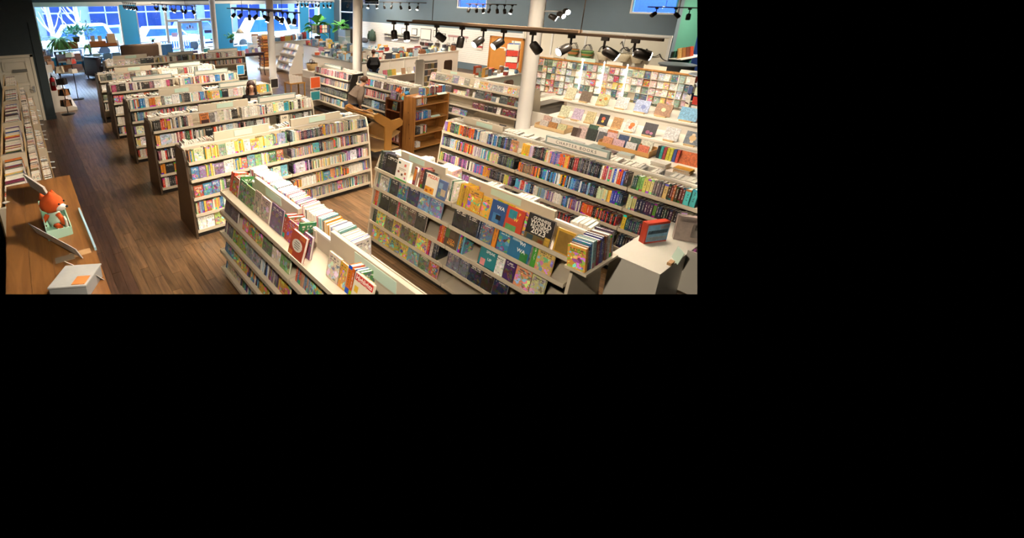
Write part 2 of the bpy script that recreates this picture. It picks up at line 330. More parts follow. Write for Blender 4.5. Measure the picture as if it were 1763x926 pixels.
def shelf_part(fr, t0, t1, z, o, parent, m=None, lip=True):
    mb = MB(); fr.box(mb, t0+.008, t1-.008, .02, o-.0125, z-.022, z); fr.box(mb, t0+.008, t1-.008, o-.012, o, z-.03, z+.022)
    for t in (t0+.006, t1-.012):
        mb.prism([(.02, z-.09), (.02, z+.10), (.06, z+.10), (o*.55, z+.035), (o-.002, z+.02), (o, z-.02), (o*.6, z-.05)],
                 Matrix.Translation(fr.o) @ Matrix((fr.n, Vector((0, 0, 1)), fr.a)).transposed().to_4x4(), t, t+.006)
    return mb.build('shelf', m or BEIGE, parent)
def gondola(name, label, axis, c, s0, s1, nb, left=None, right=None, front=(0, 1, 2, 3, 4), back=(4,), top=1.46, group='double-sided shelving runs'):
    """axis x: runs along X at Y=c facing -Y; axis y: runs along Y at X=c facing -X (s0 is the far end)."""
    if axis == 'x': fr, bk = Fr((s0, c, 0), (1, 0, 0), (0, -1, 0)), Fr((s1, c, 0), (-1, 0, 0), (0, 1, 0))
    else: fr, bk = Fr((c, s0, 0), (0, -1, 0), (-1, 0, 0)), Fr((c, s1, 0), (0, 1, 0), (1, 0, 0))
    ln = abs(s1-s0); g = empty(name, fr.p(ln/2, 0, 0)); tag(g, label, 'bookshelf', group)
    org = Matrix.Translation(-g.location); parts = []
    parts.append(MB()); fr.box(parts[-1], .01, ln-.01, -.38, .38, 0, .095); parts[-1] = parts[-1].build('kickboard', KICK, g)
    for i in range(nb):
        b0, b1 = ln*i/nb, ln*(i+1)/nb
        mb = MB(); fr.box(mb, b0+.002, b1-.002, -.015, .015, .095, top); parts.append(mb.build('back_panel', BEIGE, g))
        mb = MB(); fr.box(mb, b0, b1, -.02, .02, top-.012, top+.012); parts.append(mb.build('top_rail', WHITE, g))
        for j in front: parts.append(shelf_part(fr, b0, b1, *LV[j], g))
        for j in back: parts.append(shelf_part(bk, ln-b1, ln-b0, *LV[j], g))
        if i: mb = MB(); fr.box(mb, b0-.015, b0+.015, -.03, .03, .1, top); parts.append(mb.build('upright', BEIGE, g))
    pr = [(-.45, 0), (-.44, .12), (-.39, .55), (-.33, .95), (-.27, 1.3), (-.2, top), (.2, top), (.27, 1.3), (.33, .95), (.39, .55), (.44, .12), (.45, 0)]
    Mx = Matrix.Translation(fr.o) @ Matrix((fr.n, Vector((0, 0, 1)), fr.a)).transposed().to_4x4()
    if left: parts.append(MB().prism(pr, Mx, -.035, -.003).build('end_panel', left, g))
    if right: parts.append(MB().prism(pr, Mx, ln+.003, ln+.035).build('end_panel', right, g))
    for p_ in parts: p_.data.transform(org)
    return g, fr, bk, ln
def header(g, fr, t0, t1, z0=1.47, z1=1.61, label=(.35, .68), framed=False, txt=None, d=0):
    org = Matrix.Translation(-g.location)
    mb = MB(); fr.box(mb, t0, t1, d-.024, d+.024, z0, z1); o = mb.build('header_sign', GREYF if framed else BEIGE, g); o.data.transform(org)
    a, b = (t0+.03, t1-.03) if framed else (t0+(t1-t0)*label[0], t0+(t1-t0)*label[1])
    mb = MB(); fr.box(mb, a, b, d+.024, d+.03, z0+(.025 if framed else .02), z1-(.025 if framed else .02)); q = mb.build('sign_card', WHITE if framed else MINT, o); q.data.transform(org)
    if txt:
        m = org @ Matrix.Translation(fr.p((a+b)/2, d+.0305, (z0+z1)/2)) @ Matrix((fr.a, Vector((0, 0, 1)), fr.n)).transposed().to_4x4()
        text_mesh(txt, (z1-z0)*.5, mat('sign_lettering', '#3c4440', .6), m, 'lettering', o, spacing=1.35)
    return o
# ------------------------------------------------------------------ the setting
XR, YF, XL, YD = 19.3, 29.0, .58, 17.05     # right wall, street front, left wall, wall with the white door
SLATE = mat('slate_wall_paint', '#62747f', .7, var=.06, scale=2)
BLUEP = mat('blue_wall_paint', '#2f97c8', .6, var=.05, scale=2)
GREENP = mat('green_wall_paint', '#4f8f7c', .65, var=.06, scale=2)
DARKP = mat('dark_teal_paint', '#2c383d', .7, var=.08, scale=2)
TRIMW = mat('white_trim_paint', '#dcdcd6', .5, var=.03)
SILVER = mat('aluminium_frame', '#a7a9a8', .4, metal=.4, var=.04)
FLOORW = wood('floor_boards', '#4f3a28', '#87694a', 1, 1.0, .28, .26)
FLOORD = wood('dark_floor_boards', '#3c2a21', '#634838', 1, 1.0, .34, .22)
def S(o): return tag(o, kind='structure')
FWD = 5.16                                   # the picture sees the floor from here on
cut = lambda x: (FWD-x*math.sin(YAW))/math.cos(YAW)
fl = MB()
fl.face([(-.8, cut(-.8), -.006), (6.6, cut(6.6), -.006), (XR, 5.3, -.006), (XR, YF, -.006), (-.8, YF, -.006)], 0)
floor = S(fl.build('floor', mat('floor_gap', '#120b08', .8)))
unit = MB().box(0, 1, 0, 1, -1, 0).mesh('plank', FLOORW); unit_d = unit.copy(); unit_d.materials[0] = FLOORD
rest = MB(); tones = []; planks = []
rg = random.Random(3); x = -.8; PW = .115
while x < XR:
    y = YF
    lo = min(cut(x), cut(x+PW))-.05 if x < 6.6 else 1.6+(x-6.6)*.30
    y = lo-rg.uniform(0, 1.2)
    while y < YF:
        ln = rg.uniform(.9, 1.9); y0, y1 = max(y, lo), min(y+ln, YF)
        if y1-y0 > .08:
            p = pxy((x+PW/2, (y0+y1)/2, 0)); planks.append((p[2], x, y0, y1, p))
        y += ln+.004
    x += PW+.003
planks.sort(key=lambda q: q[0] + (9 if not (.15 < q[1] < 3.6 and q[4][0] > 60) or (1.9 < q[1] and q[2] > 6.6) else 0))
for i, (_, x, y0, y1, p) in enumerate(planks):
    if i < 290 and -40 < p[0] < 1230:
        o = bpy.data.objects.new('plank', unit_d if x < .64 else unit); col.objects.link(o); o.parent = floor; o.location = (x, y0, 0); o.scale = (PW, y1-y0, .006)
    else:
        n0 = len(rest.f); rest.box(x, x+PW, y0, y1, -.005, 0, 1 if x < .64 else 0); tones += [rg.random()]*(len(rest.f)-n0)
ro = rest.build('plank_field', [FLOORW, FLOORD], floor, kind='stuff')
at = ro.data.attributes.new('tone', 'FLOAT', 'FACE'); at.data.foreach_set('value', tones)
S(MB().box(-6, XR+.3, -6, YF+.3, 4.6, 4.7).box(XR+.3, XR+6, -6, 7.2, 4.6, 4.7).build('ceiling', mat('ceiling_paint', '#8d9194', .8)))
def wall_holes(mb, fr, t0, t1, z0, z1, holes, th=.25):
    """A wall face with rectangular openings (t0,t1,z0,z1), thickness behind the face."""
    hs = sorted(holes); t = t0
    for a, b, c, d in hs:
        fr.box(mb, t, a, -th, 0, z0, z1)
        if c > z0: fr.box(mb, a, b, -th, 0, z0, c)
        if d < z1: fr.box(mb, a, b, -th, 0, d, z1)
        t = b
    fr.box(mb, t, t1, -th, 0, z0, z1)
# street front: a = +X, viewer side -Y
FF = Fr((0, YF, 0), (1, 0, 0), (0, -1, 0)); HZ = 3.24
mb = MB(); wall_holes(mb, FF, XL, XR, 0, HZ, [(.97, 4.98, .55, HZ), (5.8, 10.25, .0, HZ), (11.42, 16.45, .55, HZ), (17.15, 18.1, .8, HZ)])
S(mb.build('wall_front', BLUEP))
mb = MB(); FF.box(mb, XL, XR, -.25, 0, HZ+.16, 4.6); S(mb.build('wall_upper', mat('upper_wall_paint', '#4a5a62', .7)))
mb = MB(); FF.box(mb, XL, XR, -.2, .06, HZ, HZ+.16); S(mb.build('trim_1', TRIMW))
def window(name, fr, t0, t1, z0, z1, cols, rows=(), fm=TRIMW, w=.07, dep=.12):
    """Frame, mullions and panes of one window; each pane a part."""
    mb = MB(); d0, d1 = -dep-.02, -.02
    ts = [t0]+[t0+(t1-t0)*c for c in cols]+[t1]; zs = [z0]+[z0+(z1-z0)*r for r in rows]+[z1]
    for i, t in enumerate(ts): fr.box(mb, t-(0 if i == 0 else w/2 if i < len(ts)-1 else w), t+(w if i == 0 else w/2 if i < len(ts)-1 else 0), d0, d1, z0, z1)
    for i, z in enumerate(zs): fr.box(mb, t0, t1, d0+.01, d1-.01, z-(0 if i == 0 else w/2 if i < len(zs)-1 else w), z+(w if i == 0 else w/2 if i < len(zs)-1 else 0))
    o = S(mb.build(name, fm))
    for i in range(len(ts)-1):
        for j in range(len(zs)-1):
            m2 = MB(); fr.box(m2, ts[i]+w*.6, ts[i+1]-w*.6, -dep/2-.024, -dep/2-.018, zs[j]+w*.6, zs[j+1]-w*.6); m2.build('pane', GLASS, o)
    return o
window('window_1', FF, .97, 4.98, .55, HZ, ())
window('window_2', FF, 5.8, 7.42, .0, HZ, (), (.35,), SILVER)
window('window_3', FF, 11.42, 16.45, .55, HZ, ())
window('window_4', FF, 17.15, 18.1, .8, HZ, ())
window('window_5', FF, 7.42, 10.25, 2.3, HZ, (.62,), (), SILVER)
window('window_6', FF, 7.42, 8.1, 0, 2.3, (), (.28,), SILVER)
window('window_7', FF, 9.46, 10.25, 0, 2.3, (), (.28,), SILVER)
mb = MB()
for a, b, z0, z1 in ((8.1, 8.26, 0, 2.28), (9.3, 9.46, 0, 2.28), (8.26, 9.3, 2.12, 2.28), (8.26, 9.3, 0, .25), (8.26, 9.3, 1.0, 1.05)): FF.box(mb, a, b, -.1, -.04, z0, z1)
door = S(mb.build('door_1', SILVER))
m2 = MB(); FF.box(m2, 8.26, 9.3, -.075, -.069, .25, 2.12); m2.build('pane', GLASS, door)
m2 = MB(); FF.box(m2, 9.2, 9.24, -.03, .03, .8, 1.15); m2.build('door_handle', DARK, door)
# the shop's name reads from the street side, so it is mirrored from inside
Mt = Matrix(((-1, 0, 0, 8.78), (0, 0, 1, YF+.1), (0, 1, 0, 0), (0, 0, 0, 1)))
DECAL = mat('window_lettering', '#8f8ea6', .6)
text_mesh('HIGHLAND', .15, DECAL, Matrix.Translation((0, 0, 1.66)) @ Mt, 'lettering', door, spacing=1.5)
text_mesh('BOOKS', .25, DECAL, Matrix.Translation((0, 0, 1.44)) @ Mt, 'lettering', door, spacing=1.25, bold=True)
tl = MB()
for cx_, w_, h_ in ((8.62, .1, .2), (8.78, .13, .3), (8.94, .1, .22)):
    for k in range(3): tl.face([(cx_-w_*(1-k*.25), YF+.095, 1.8+k*h_*.25), (cx_+w_*(1-k*.25), YF+.095, 1.8+k*h_*.25), (cx_, YF+.095, 1.8+(k+1.6)*h_*.3)])
tl.box(8.45, 9.12, YF+.094, YF+.096, 1.775, 1.79)
tl.build('tree_emblem', DECAL, door)
MB().box(9.62, 10.08, YF+.02, YF+.03, 1.5, 1.68).build('window_sticker', mat('navy_sticker', '#3a3f78', .6), None, label='navy blue sticker on the sidelight right of the glass door', cat='sticker')
MB().box(7.62, 7.95, YF+.02, YF+.03, 1.36, 1.6).build('window_notice', mat('lilac_notice', '#a99cc4', .7), None, label='lilac notice taped inside the sidelight left of the door', cat='notice')
# right wall: a = -Y, viewer side -X
FR = Fr((XR, YF, 0), (0, -1, 0), (-1, 0, 0)); ry = lambda y: YF-y
ZS = 2.06
wins = [(ry(28.3), ry(26.6), 1.0, 4.2), (ry(25.5), ry(23.8), 3.14, 4.2), (ry(17.28), ry(15.35), 3.1, 4.2), (ry(8.61), ry(6.98), 3.1, 4.2)]
mb = MB(); wall_holes(mb, FR, 0, ry(6.95), 0, 4.6, wins, .3); wr = S(mb.build('wall_right', SLATE))
for i, (a, b, z0, z1) in enumerate(wins): window('window_%d' % (8+i), FR, a, b, z0, z1, (), (.5,), TRIMW, .06, .16)
# white slatwall boards on the right wall
sl = MB(); z = .35
while z < ZS-.05:
    FR.box(sl, ry(26.4), ry(13.1), .0, .022, z, z+.092); z += .1
FR.box(sl, ry(26.4), ry(13.1), 0, .03, ZS-.06, ZS)
sl.build('slatwall_boards', mat('white_slatwall', '#e9e7e2', .5, var=.03), wr, kind='stuff')
pn = MB(); FR.box(pn, ry(13.1), ry(7.05), 0, .02, .1, 2.32); S(pn.build('trim_2', mat('white_panelling', '#d9d5c4', .55, var=.03)))
pn = MB(); FR.box(pn, ry(13.1), ry(6.97), 0, .06, 2.30, 2.38)
for y in (13.05, 11.6, 10.1, 8.6, 7.02): FR.box(pn, ry(y)-.04, ry(y)+.04, .0, .05, .1, 2.3)
S(pn.build('trim_3', TRIMW))
S(MB().box(XR+.3, XR+4, 6.95, 7.2, 0, 4.6).build('wall_green', GREENP))
# left side: wall with the white door, then the long left wall
S(MB().box(-1.0, -.75, -3, YD+.25, 0, 4.6).build('wall_left_near', DARKP))
S(MB().box(-.75, XL, YD, YD+.25, 0, 4.6).build('wall_left', DARKP))
S(MB().box(XL-.25, XL, YD+.25, YF, 0, 4.6).build('wall_left_long', DARKP))
tr = MB().box(-.9, XL+.01, YD-.025, YD, 0, .1); tr.box(.36, .40, YD-.012, YD, .1, 3.0); S(tr.build('baseboard_left', DARKP))
d2 = MB().box(-.62, .22, YD-.03, YD-.002, .02, 1.98)
DOORP = mat('cream_door_paint', '#cfc8b6', .5, var=.05)
dr = S(d2.build('door_2', DOORP))
for k in range(5):
    z0 = .17+k*.36
    for s_ in (0, 1):
        x0 = -.54+s_*.0
    m2 = MB()
    for (a, b, c, d) in ((-.5, .1, z0, z0+.02), (-.5, .1, z0+.26, z0+.28), (-.5, -.48, z0, z0+.28), (.08, .1, z0, z0+.28)): m2.box(a, b, YD-.042, YD-.028, c, d)
    m2.box(-.44, .04, YD-.036, YD-.028, z0+.05, z0+.23); m2.build('door_panel', DOORP, dr)
m2 = MB().box(.13, .19, YD-.045, YD-.03, .92, 1.12); m2.tube([(.16, YD-.04, 1.02), (.16, YD-.1, 1.02), (.04, YD-.1, 1.02)], .012); m2.build('door_handle', SILVER, dr)
m2 = MB().box(-.27, .09, YD-.05, YD-.042, 1.56, 1.65); m2.build('door_plate', mat('door_plate_grey', '#6a6a64', .5), dr)
for nm, fr in (('door_casing', 0),):
    S(MB().box(.23, .30, YD-.035, YD, 0, 2.06).box(-.7, .30, YD-.035, YD, 1.99, 2.07).build('trim_4', DOORP))
# four white posts in a row
for y, h in ((26.8, 4.6), (19.43, 4.6), (12.81, 4.6), (6.15, 4.6)):
    m2 = MB().lathe([(.2, 0), (.2, .12), (.17, .14), (.165, 1.2), (.165, 4.4), (.2, 4.45), (.2, h)], (9.48, y, 0), 12)
    S(m2.build('trim_post', mat('white_post_paint', '#f0ece5', .45, var=.03)))
# ------------------------------------------------------------------ the street outside
PAVE = mat('pale_pavement', '#c9cbd0', .9, var=.06, scale=1)
S(MB().box(-8, 34, YF+.3, 33.5, -.2, -.05).build('sidewalk', PAVE))
S(MB().box(-8, 40, 33.5, 60, -.35, -.2).build('road', mat('pale_asphalt', '#9fa3ab', .9, var=.06, scale=1)))
S(MB().box(-8, 34, 33.3, 33.5, -.3, -.03).build('kerb', mat('kerb_stone', '#d5d7dc', .9)))
BRICK = mat('neighbour_brick', '#1f3f8a', .9, var=.35, scale=14)
S(MB().box(XR+2.2, XR+2.5, 3, 25.8, 0, 6).build('wall_neighbour', BRICK))
S(MB().box(XR+.3, XR+4, 20, YF+.3, -.25, -.1).build('side_path', PAVE))
WCAR, CGL, TYRE = mat('white_car_paint', '#e9edf2', .3, var=.02), mat('dark_car_glass', '#24468c', .15, var=.05), mat('tyre', '#1a1a1e', .8)
def car(x, y, label, body=WCAR, L_=4.6, hgt=1.75, nose=1):
    t = empty('car', (x, y, -.2)); tag(t, label, 'car', 'parked cars')
    k = L_/4.6; prof = [(-2.3, .35), (-2.3, .95), (-2.15, 1.02), (-1.15, 1.1), (-.55, hgt-.05), (1.7, hgt), (2.2, 1.1), (2.3, .9), (2.3, .35)]
    prof = [(a*k*nose, b) for a, b in prof]; prof = prof if nose > 0 else prof[::-1]
    M = Matrix(((1, 0, 0, 0), (0, 0, -1, 0), (0, 1, 0, 0), (0, 0, 0, 1)))
    MB().prism(prof, M, -.9, .9).build('car_body', body, t)
    for s_ in (-1, 1):
        for a, b, c, d in ((-.95, -.5, .35, .28), (.45, .45, 1.5, 1.5)):
            pl = [(-.95, 1.14), (-.5, hgt-.14), (.35, hgt-.12), (.35, 1.14)] if a < 0 else [(.45, 1.14), (.45, hgt-.12), (1.55, hgt-.1), (1.9, 1.14)]
            pl = [(p*k*nose, q) for p, q in pl]; pl = pl if nose > 0 else pl[::-1]
            MB().prism(pl, M, s_*.895, s_*.915).build('side_window', CGL, t)
        for wx in (-1.45, 1.4):
            MB().tube([(wx*k*nose, s_*.78, .34), (wx*k*nose, s_*.93, .34)], .34, 16).build('wheel', TYRE, t)
    return t
car(3.2, 36.0, 'white van parked outside the window behind the plants', L_=5.0, hgt=2.1)
car(9.4, 36.3, 'white car parked outside the glass entrance door', nose=-1)
car(16.2, 35.6, 'white van outside the large window right of the door', L_=5.4, hgt=2.2)
car(-3.0, 39.5, 'blue car on the far side of the street, leftmost', mat('blue_car_paint', '#5d86c4', .4), hgt=1.6)
car(6.2, 40.5, 'pale blue car across the street behind the white van', mat('pale_blue_car_paint', '#8fb4e6', .4), hgt=1.7)
car(13.0, 40.5, 'blue pickup across the street right of the entrance', mat('blue_car_paint', '#5d86c4', .4), hgt=1.9, nose=-1)
FAC = mat('street_facade', '#aebfd8', .9, var=.25, scale=.8)
S(MB().box(-10, 42, 47, 48, 0, 9).build('wall_opposite', FAC))
DWIN = mat('dark_shop_window', '#1c3f8c', .3, var=.4, scale=1.5)
op = bpy.data.objects['wall_opposite']
for k in range(11):
    x = -8+k*3.4
    MB().box(x, x+2.5, 46.9, 47.0, .3, 2.9).build('shop_window', DWIN, op); MB().box(x+1.2, x+1.3, 46.86, 46.9, .3, 2.9).box(x-.1, x+2.6, 46.86, 46.9, 2.2, 2.32).build('mullion', TRIMW, op)
    MB().box(x+.4, x+2.0, 46.9, 47.0, 3.6, 5.2).build('window_pane', DWIN, op)
BARK = mat('pale_bark', '#a59aa6', .9, var=.3, scale=10)
def street_tree(x, y, label, h=5.5):
    t = empty('street_tree', (x, y, -.05)); tag(t, label, 'tree', 'trees on the sidewalk')
    MB().tube([(0, 0, 0), (.05, 0, 1.6), (0, .05, 3.2), (.1, 0, h)], [.16, .13, .11, .05], 8).build('trunk', BARK, t)
    rr = random.Random(x)
    for k in range(7):
        a = rr.uniform(0, 6.3); z = rr.uniform(1.4, 3.2); q = rr.uniform(.6, 1.3)
        MB().tube([(0, 0, z), (math.cos(a)*q*.5, math.sin(a)*q*.4, z+.5), (math.cos(a)*q, math.sin(a)*q*.6, z+1.3)], [.05, .035, .012], 5).build('branch', BARK, t)
street_tree(1.75, 32.6, 'bare pale tree outside the left end of the plant window')
street_tree(3.2, 32.9, 'bare tree outside the middle of the plant window')
# bench with slats outside the door
t = empty('bench', (8.0, 30.6, -.05)); tag(t, 'blue slatted bench on the sidewalk outside the glass door', 'bench')
NAVY = mat('navy_bench_paint', '#2b4fa0', .5)
for k in range(16): MB().box(-1.15+k*.15, -1.06+k*.15, .18, .21, .5, 1.0).build('slat', NAVY, t)
for k in range(4): MB().box(-1.2, 1.25, -.25+k*.1, -.18+k*.1, .45, .48).build('seat_slat', NAVY, t)
for s_ in (-1.1, 1.15): MB().tube([(s_, -.2, 0), (s_, -.2, .45), (s_, .2, .45), (s_, .22, 1.02)], .025, 6).build('leg', NAVY, t)
for s_ in (-1.1, 1.15): MB().tube([(s_, .18, 0), (s_, .18, .45)], .025, 6).build('leg', NAVY, t)
# ------------------------------------------------------------------ shelving runs in rows
ROWS = {}
RN = ['front row', 'second row', 'third row', 'fourth row', 'fifth row', 'sixth row']
for i, (yc, x0, x1) in enumerate(((7.26, 1.84, 5.42), (9.38, 1.82, 5.42), (11.56, 1.82, 5.42), (13.9, 1.82, 5.42), (15.93, 1.82, 5.42), (19.15, 2.5, 7.9))):
    ROWS[i] = gondola('shelving_run', ['beige shelving run of early readers, nearest of the aisle rows, brown end panel', 'beige shelving run with WHY WE book, second row from the camera',
        'beige shelving run behind the long-haired woman, third row back', 'beige shelving run with blue poster on its end, fourth row back',
        'beige shelving run of face-out cookbooks beside the leather armchair, fifth row', 'beige shelving run in front of the brown sofa, farthest row'][i],
        'x', yc, x0, x1, 2 if i < 5 else 3, BROWNP, BEIGE, front=(0, 1, 2, 3, 4) if i < 4 else (1, 2, 3, 4))
def rowfill(i, spec, kind, tilts=.12, seed=0):
    """spec: {(bay, level): segs}"""
    g, fr, bk, ln = ROWS[i]; nb = 2 if i < 5 else 3
    for (b, l), segs in spec.items():
        z, o = LV[l]; lev = ['bottom', 'fourth', 'third', 'second', 'top'][l]
        fill(fr, ln*b/nb+.03, ln*(b+1)/nb-.03, o-.02, z+.002, segs, kind, '%s shelf, %s bay, %s' % (lev, ('left', 'right')[b] if nb == 2 else ('left', 'middle', 'right')[b], RN[i]), tilts, seed=1000*i+10*b+l+1)
    for b in range(nb): fill(bk, ln*b/nb+.03, ln*(b+1)/nb-.03, LV[4][1]-.03, 1.272, [('s', 9, 'white', (.012, .035), .2, .15), ('s', 3, 'hard', .03, .22, .15)], kind, 'rear top shelf, %s bay, %s' % (('right', 'left')[b] if nb == 2 else ('right', 'middle', 'left')[b], RN[i]), .05, seed=7000*i+b+1)
W = 'white'
rowfill(0, {
    (0, 4): [('s', 4, 'kids', .02, .2), ('f', 1, 'kids', .13, .21), ('s', 1, '#3d7a4b', .02, .21), ('s', 10, 'yellow', (.014, .03), .21), ('f', 2, 'readers', .13, .21), ('s', 6, 'yellow', (.02, .03), .21), ('f', 2, 'readers', .14, .21), ('s', 4, 'yellow', .03, .21), ('f', 1, '#a8b87a', .15, .21)],
    (0, 3): [('f', 2, 'kids', .13, .21), ('s', 5, 'kids', .025, .21), ('f', 2, 'kids', .14, .21), ('s', 5, 'kids', .025, .21), ('f', 3, 'kids', .13, .21), ('s', 6, 'readers', .02, .21), ('f', 1, '#3f6f3a', .17, .22)],
    (0, 2): [('f', 3, 'kids', .14, .21), ('s', 3, 'kids', .03, .21), ('f', 2, '#3a3226 #4a3a2a', .13, .21), ('s', 4, 'yellow', .02, .21), ('f', 3, 'kids', .14, .21), ('f', 1, '#d8dcb8', .18, .21)],
    (0, 1): [('s', 5, 'kids', .03, .2), ('f', 1, '#c86a3a', .1, .2), ('s', 6, 'kids', .03, .2), ('f', 2, 'readers', .14, .21), ('f', 2, '#c8862a #b86a2a', .15, .21)],
    (0, 0): [('f', 2, '#e9e2d0 #f0eadc', .13, .22), ('f', 1, '#a8c86a', .17, .22), ('f', 3, 'readers', .16, .21)],
    (1, 4): [('s', 2, 'night', .025, .21), ('s', 12, 'readers', (.01, .016), .2), ('s', 14, 'dark', (.03, .034), (.17, .18)), ('s', 3, '#c88a3a #d8b04a', .02, .21), ('s', 26, 'series', (.014, .022), .2)],
    (1, 3): [('s', 26, 'series', (.012, .02), .17), ('f', 1, '#4a9ab0', .14, .2), ('s', 2, 'dark', .04, .21), ('s', 14, 'series', (.014, .02), .17), ('s', 1, '#e2581f', .03, .21), ('s', 22, 'mix', (.014, .022), .2)],
    (1, 2): [('s', 3, 'purple', .025, .2), ('f', 1, '#c9c2d0', .16, .2), ('s', 5, 'purple', .025, .2), ('s', 40, 'readers', (.012, .018), .17), ('s', 9, 'kids', .015, .17)],
    (1, 1): [('s', 10, 'orange', (.012, .018), .15), ('s', 24, 'white', (.01, .016), .17), ('s', 6, 'kids', .025, .2), ('f', 1, '#4d7fa8', .13, .19), ('s', 10, 'kids', .025, .2)],
    (1, 0): [('s', 6, 'series', .02, .19), ('s', 14, 'mix', (.014, .022), .19), ('s', 30, 'series', (.014, .022), .18), ('f', 1, 'kids', .14, .2)],
}, 'early_reader_book')
H = lambda *a: list(a)
rowfill(1, {
    (0, 4): [('s', 4, '#2a2624 #3a3432', .03, .21), ('s', 2, '#c43a2a #d4542f', .035, .22), ('s', 4, '#2f3f8a #d8a03a #8a3a2a', .025, .21), ('s', 7, 'hard', (.02, .04), .22), ('s', 4, 'dark', .03, .22), ('s', 3, '#e8d0b8 #e9e2d4', .03, .22), ('g', .2), ('s', 3, 'blues', .03, .22), ('f', 1, '#7a7470', .15, .22), ('s', 3, W, .025, .22), ('f', 1, '#d8cdb2', .13, .22), ('s', 5, W, .03, .22)],
    (1, 4): [('s', 4, W, (.03, .05), .23), ('s', 5, W, .04, .23), ('s', 3, 'hard', .03, .22), ('s', 3, '#e9e2d4 #2a2826 #d04a3a', .03, .22), ('f', 1, '#e0d6c0', .14, .23), ('s', 2, '#e8dc8a #ece6b0', .05, .23), ('f', 1, '#dfe0cc', .13, .23), ('s', 2, '#3f98a8', .05, .22), ('s', 4, '#a8b87a #8a9a6a #2a2a2a', .03, .22), ('s', 7, 'hard', .035, .22)],
    (0, 3): [('s', 2, '#e0a860 #e9e2d4', .04, .21), ('f', 1, '#a8c0d0', .18, .22), ('s', 3, W, .03, .22), ('s', 6, 'reds', .03, .22), ('s', 5, '#d98a2a #3a5a3a #2a2a2a #e9e2d4 #c43a2a', .035, .22), ('s', 6, 'hard', .03, .2), ('f', 1, '#201f22', .17, .21), ('s', 1, '#d4502a', .07, .21), ('s', 5, 'hard', .025, .2)],
    (1, 3): [('s', 3, 'reds', .025, .2), ('s', 8, '#8a9088 #a0a49a #6a7470', .02, .2), ('s', 1, '#2a2220', .05, .21), ('f', 1, '#d8d4cc', .13, .21), ('s', 6, 'hard', .03, .22), ('g', .24), ('s', 3, '#4a2e20 #e0d8c8', .04, .21), ('s', 8, '#8a9a78 #b8b098 #3a3634 #a84a3a', .025, .21)],
    (0, 2): [('s', 2, '#6a2a3a #8a4a5a', .03, .21), ('s', 2, '#e9e2d4', .03, .21), ('s', 4, 'reds', .035, .22), ('s', 5, 'dark', .03, .21), ('f', 1, '#d8a890', .13, .2), ('s', 9, 'hard', .03, .2)],
    (0, 1): [('s', 2, '#d8862a', .04, .21), ('f', 1, '#2c2a2a', .17, .21), ('s', 4, 'hard', .03, .2), ('s', 9, 'reds', .03, .2)],
    (0, 0): [('s', 3, '#d8432f #e9e2d4', .04, .21), ('s', 2, '#2a2a2e #c8c4bc', .04, .21), ('s', 3, 'reds', .03, .21), ('f', 1, '#b83a34', .15, .21), ('s', 5, 'reds', .03, .2)],
}, 'hardcover_book')
rowfill(2, {
    (0, 4): [('s', 3, '#5aa8b8 #e9e2d4 #7ac0c8', .03, .22), ('s', 4, 'hard', .035, .22), ('s', 2, '#3f88c8', .05, .22), ('s', 2, W, .04, .22), ('s', 2, '#e07a2a #e88a3a', .06, .22), ('f', 1, '#e4d0a0', .12, .22), ('s', 2, '#8a8078', .04, .22), ('f', 1, '#c8dcd8', .15, .21), ('f', 1, '#ece8e0', .2, .24), ('s', 2, '#6a98a8 #8a7a6a', .05, .22), ('s', 5, '#3a3836 #5a5450', .03, .23)],
    (1, 4): [('s', 3, '#c89838 #d8a848', .035, .22), ('f', 1, '#e0c070', .17, .22), ('s', 2, '#3aa0a0', .03, .21), ('f', 1, '#26222c', .17, .22), ('s', 3, W, .04, .22), ('f', 1, '#e8b0a0', .12, .21), ('s', 4, W, .035, .22), ('s', 6, 'hard', .035, .22), ('s', 5, '#3a3634 #5a5654 #e2d9c8', .03, .22)],
    (0, 3): [('s', 4, '#2a2826 #4a4440 #e0c8a0', .03, .21), ('s', 5, '#3f98a8 #a84a6a #4a6a9a', .03, .21), ('s', 4, 'hard', .03, .2), ('f', 1, W, .15, .2), ('s', 12, 'hard', .03, .21)],
    (0, 2): [('s', 1, '#6a4a8a', .03, .2), ('f', 1, '#e0d8a8', .16, .2), ('f', 1, '#6a2a24', .17, .22), ('s', 8, 'hard', .03, .2)],
    (0, 1): [('s', 3, '#e8d8a0 #d8c070', .03, .2), ('f', 1, '#d8c8cc', .2, .21), ('s', 8, 'hard', .03, .2)],
    (0, 0): [('s', 2, 'reds', .04, .2), ('s', 10, '#c86a4a #e0d0c0 #8ab0b8 #d8c8b0 #b85a4a', .03, .2)],
    (1, 3): [('s', 14, 'hard', .03, .21)],
}, 'hardcover_book')
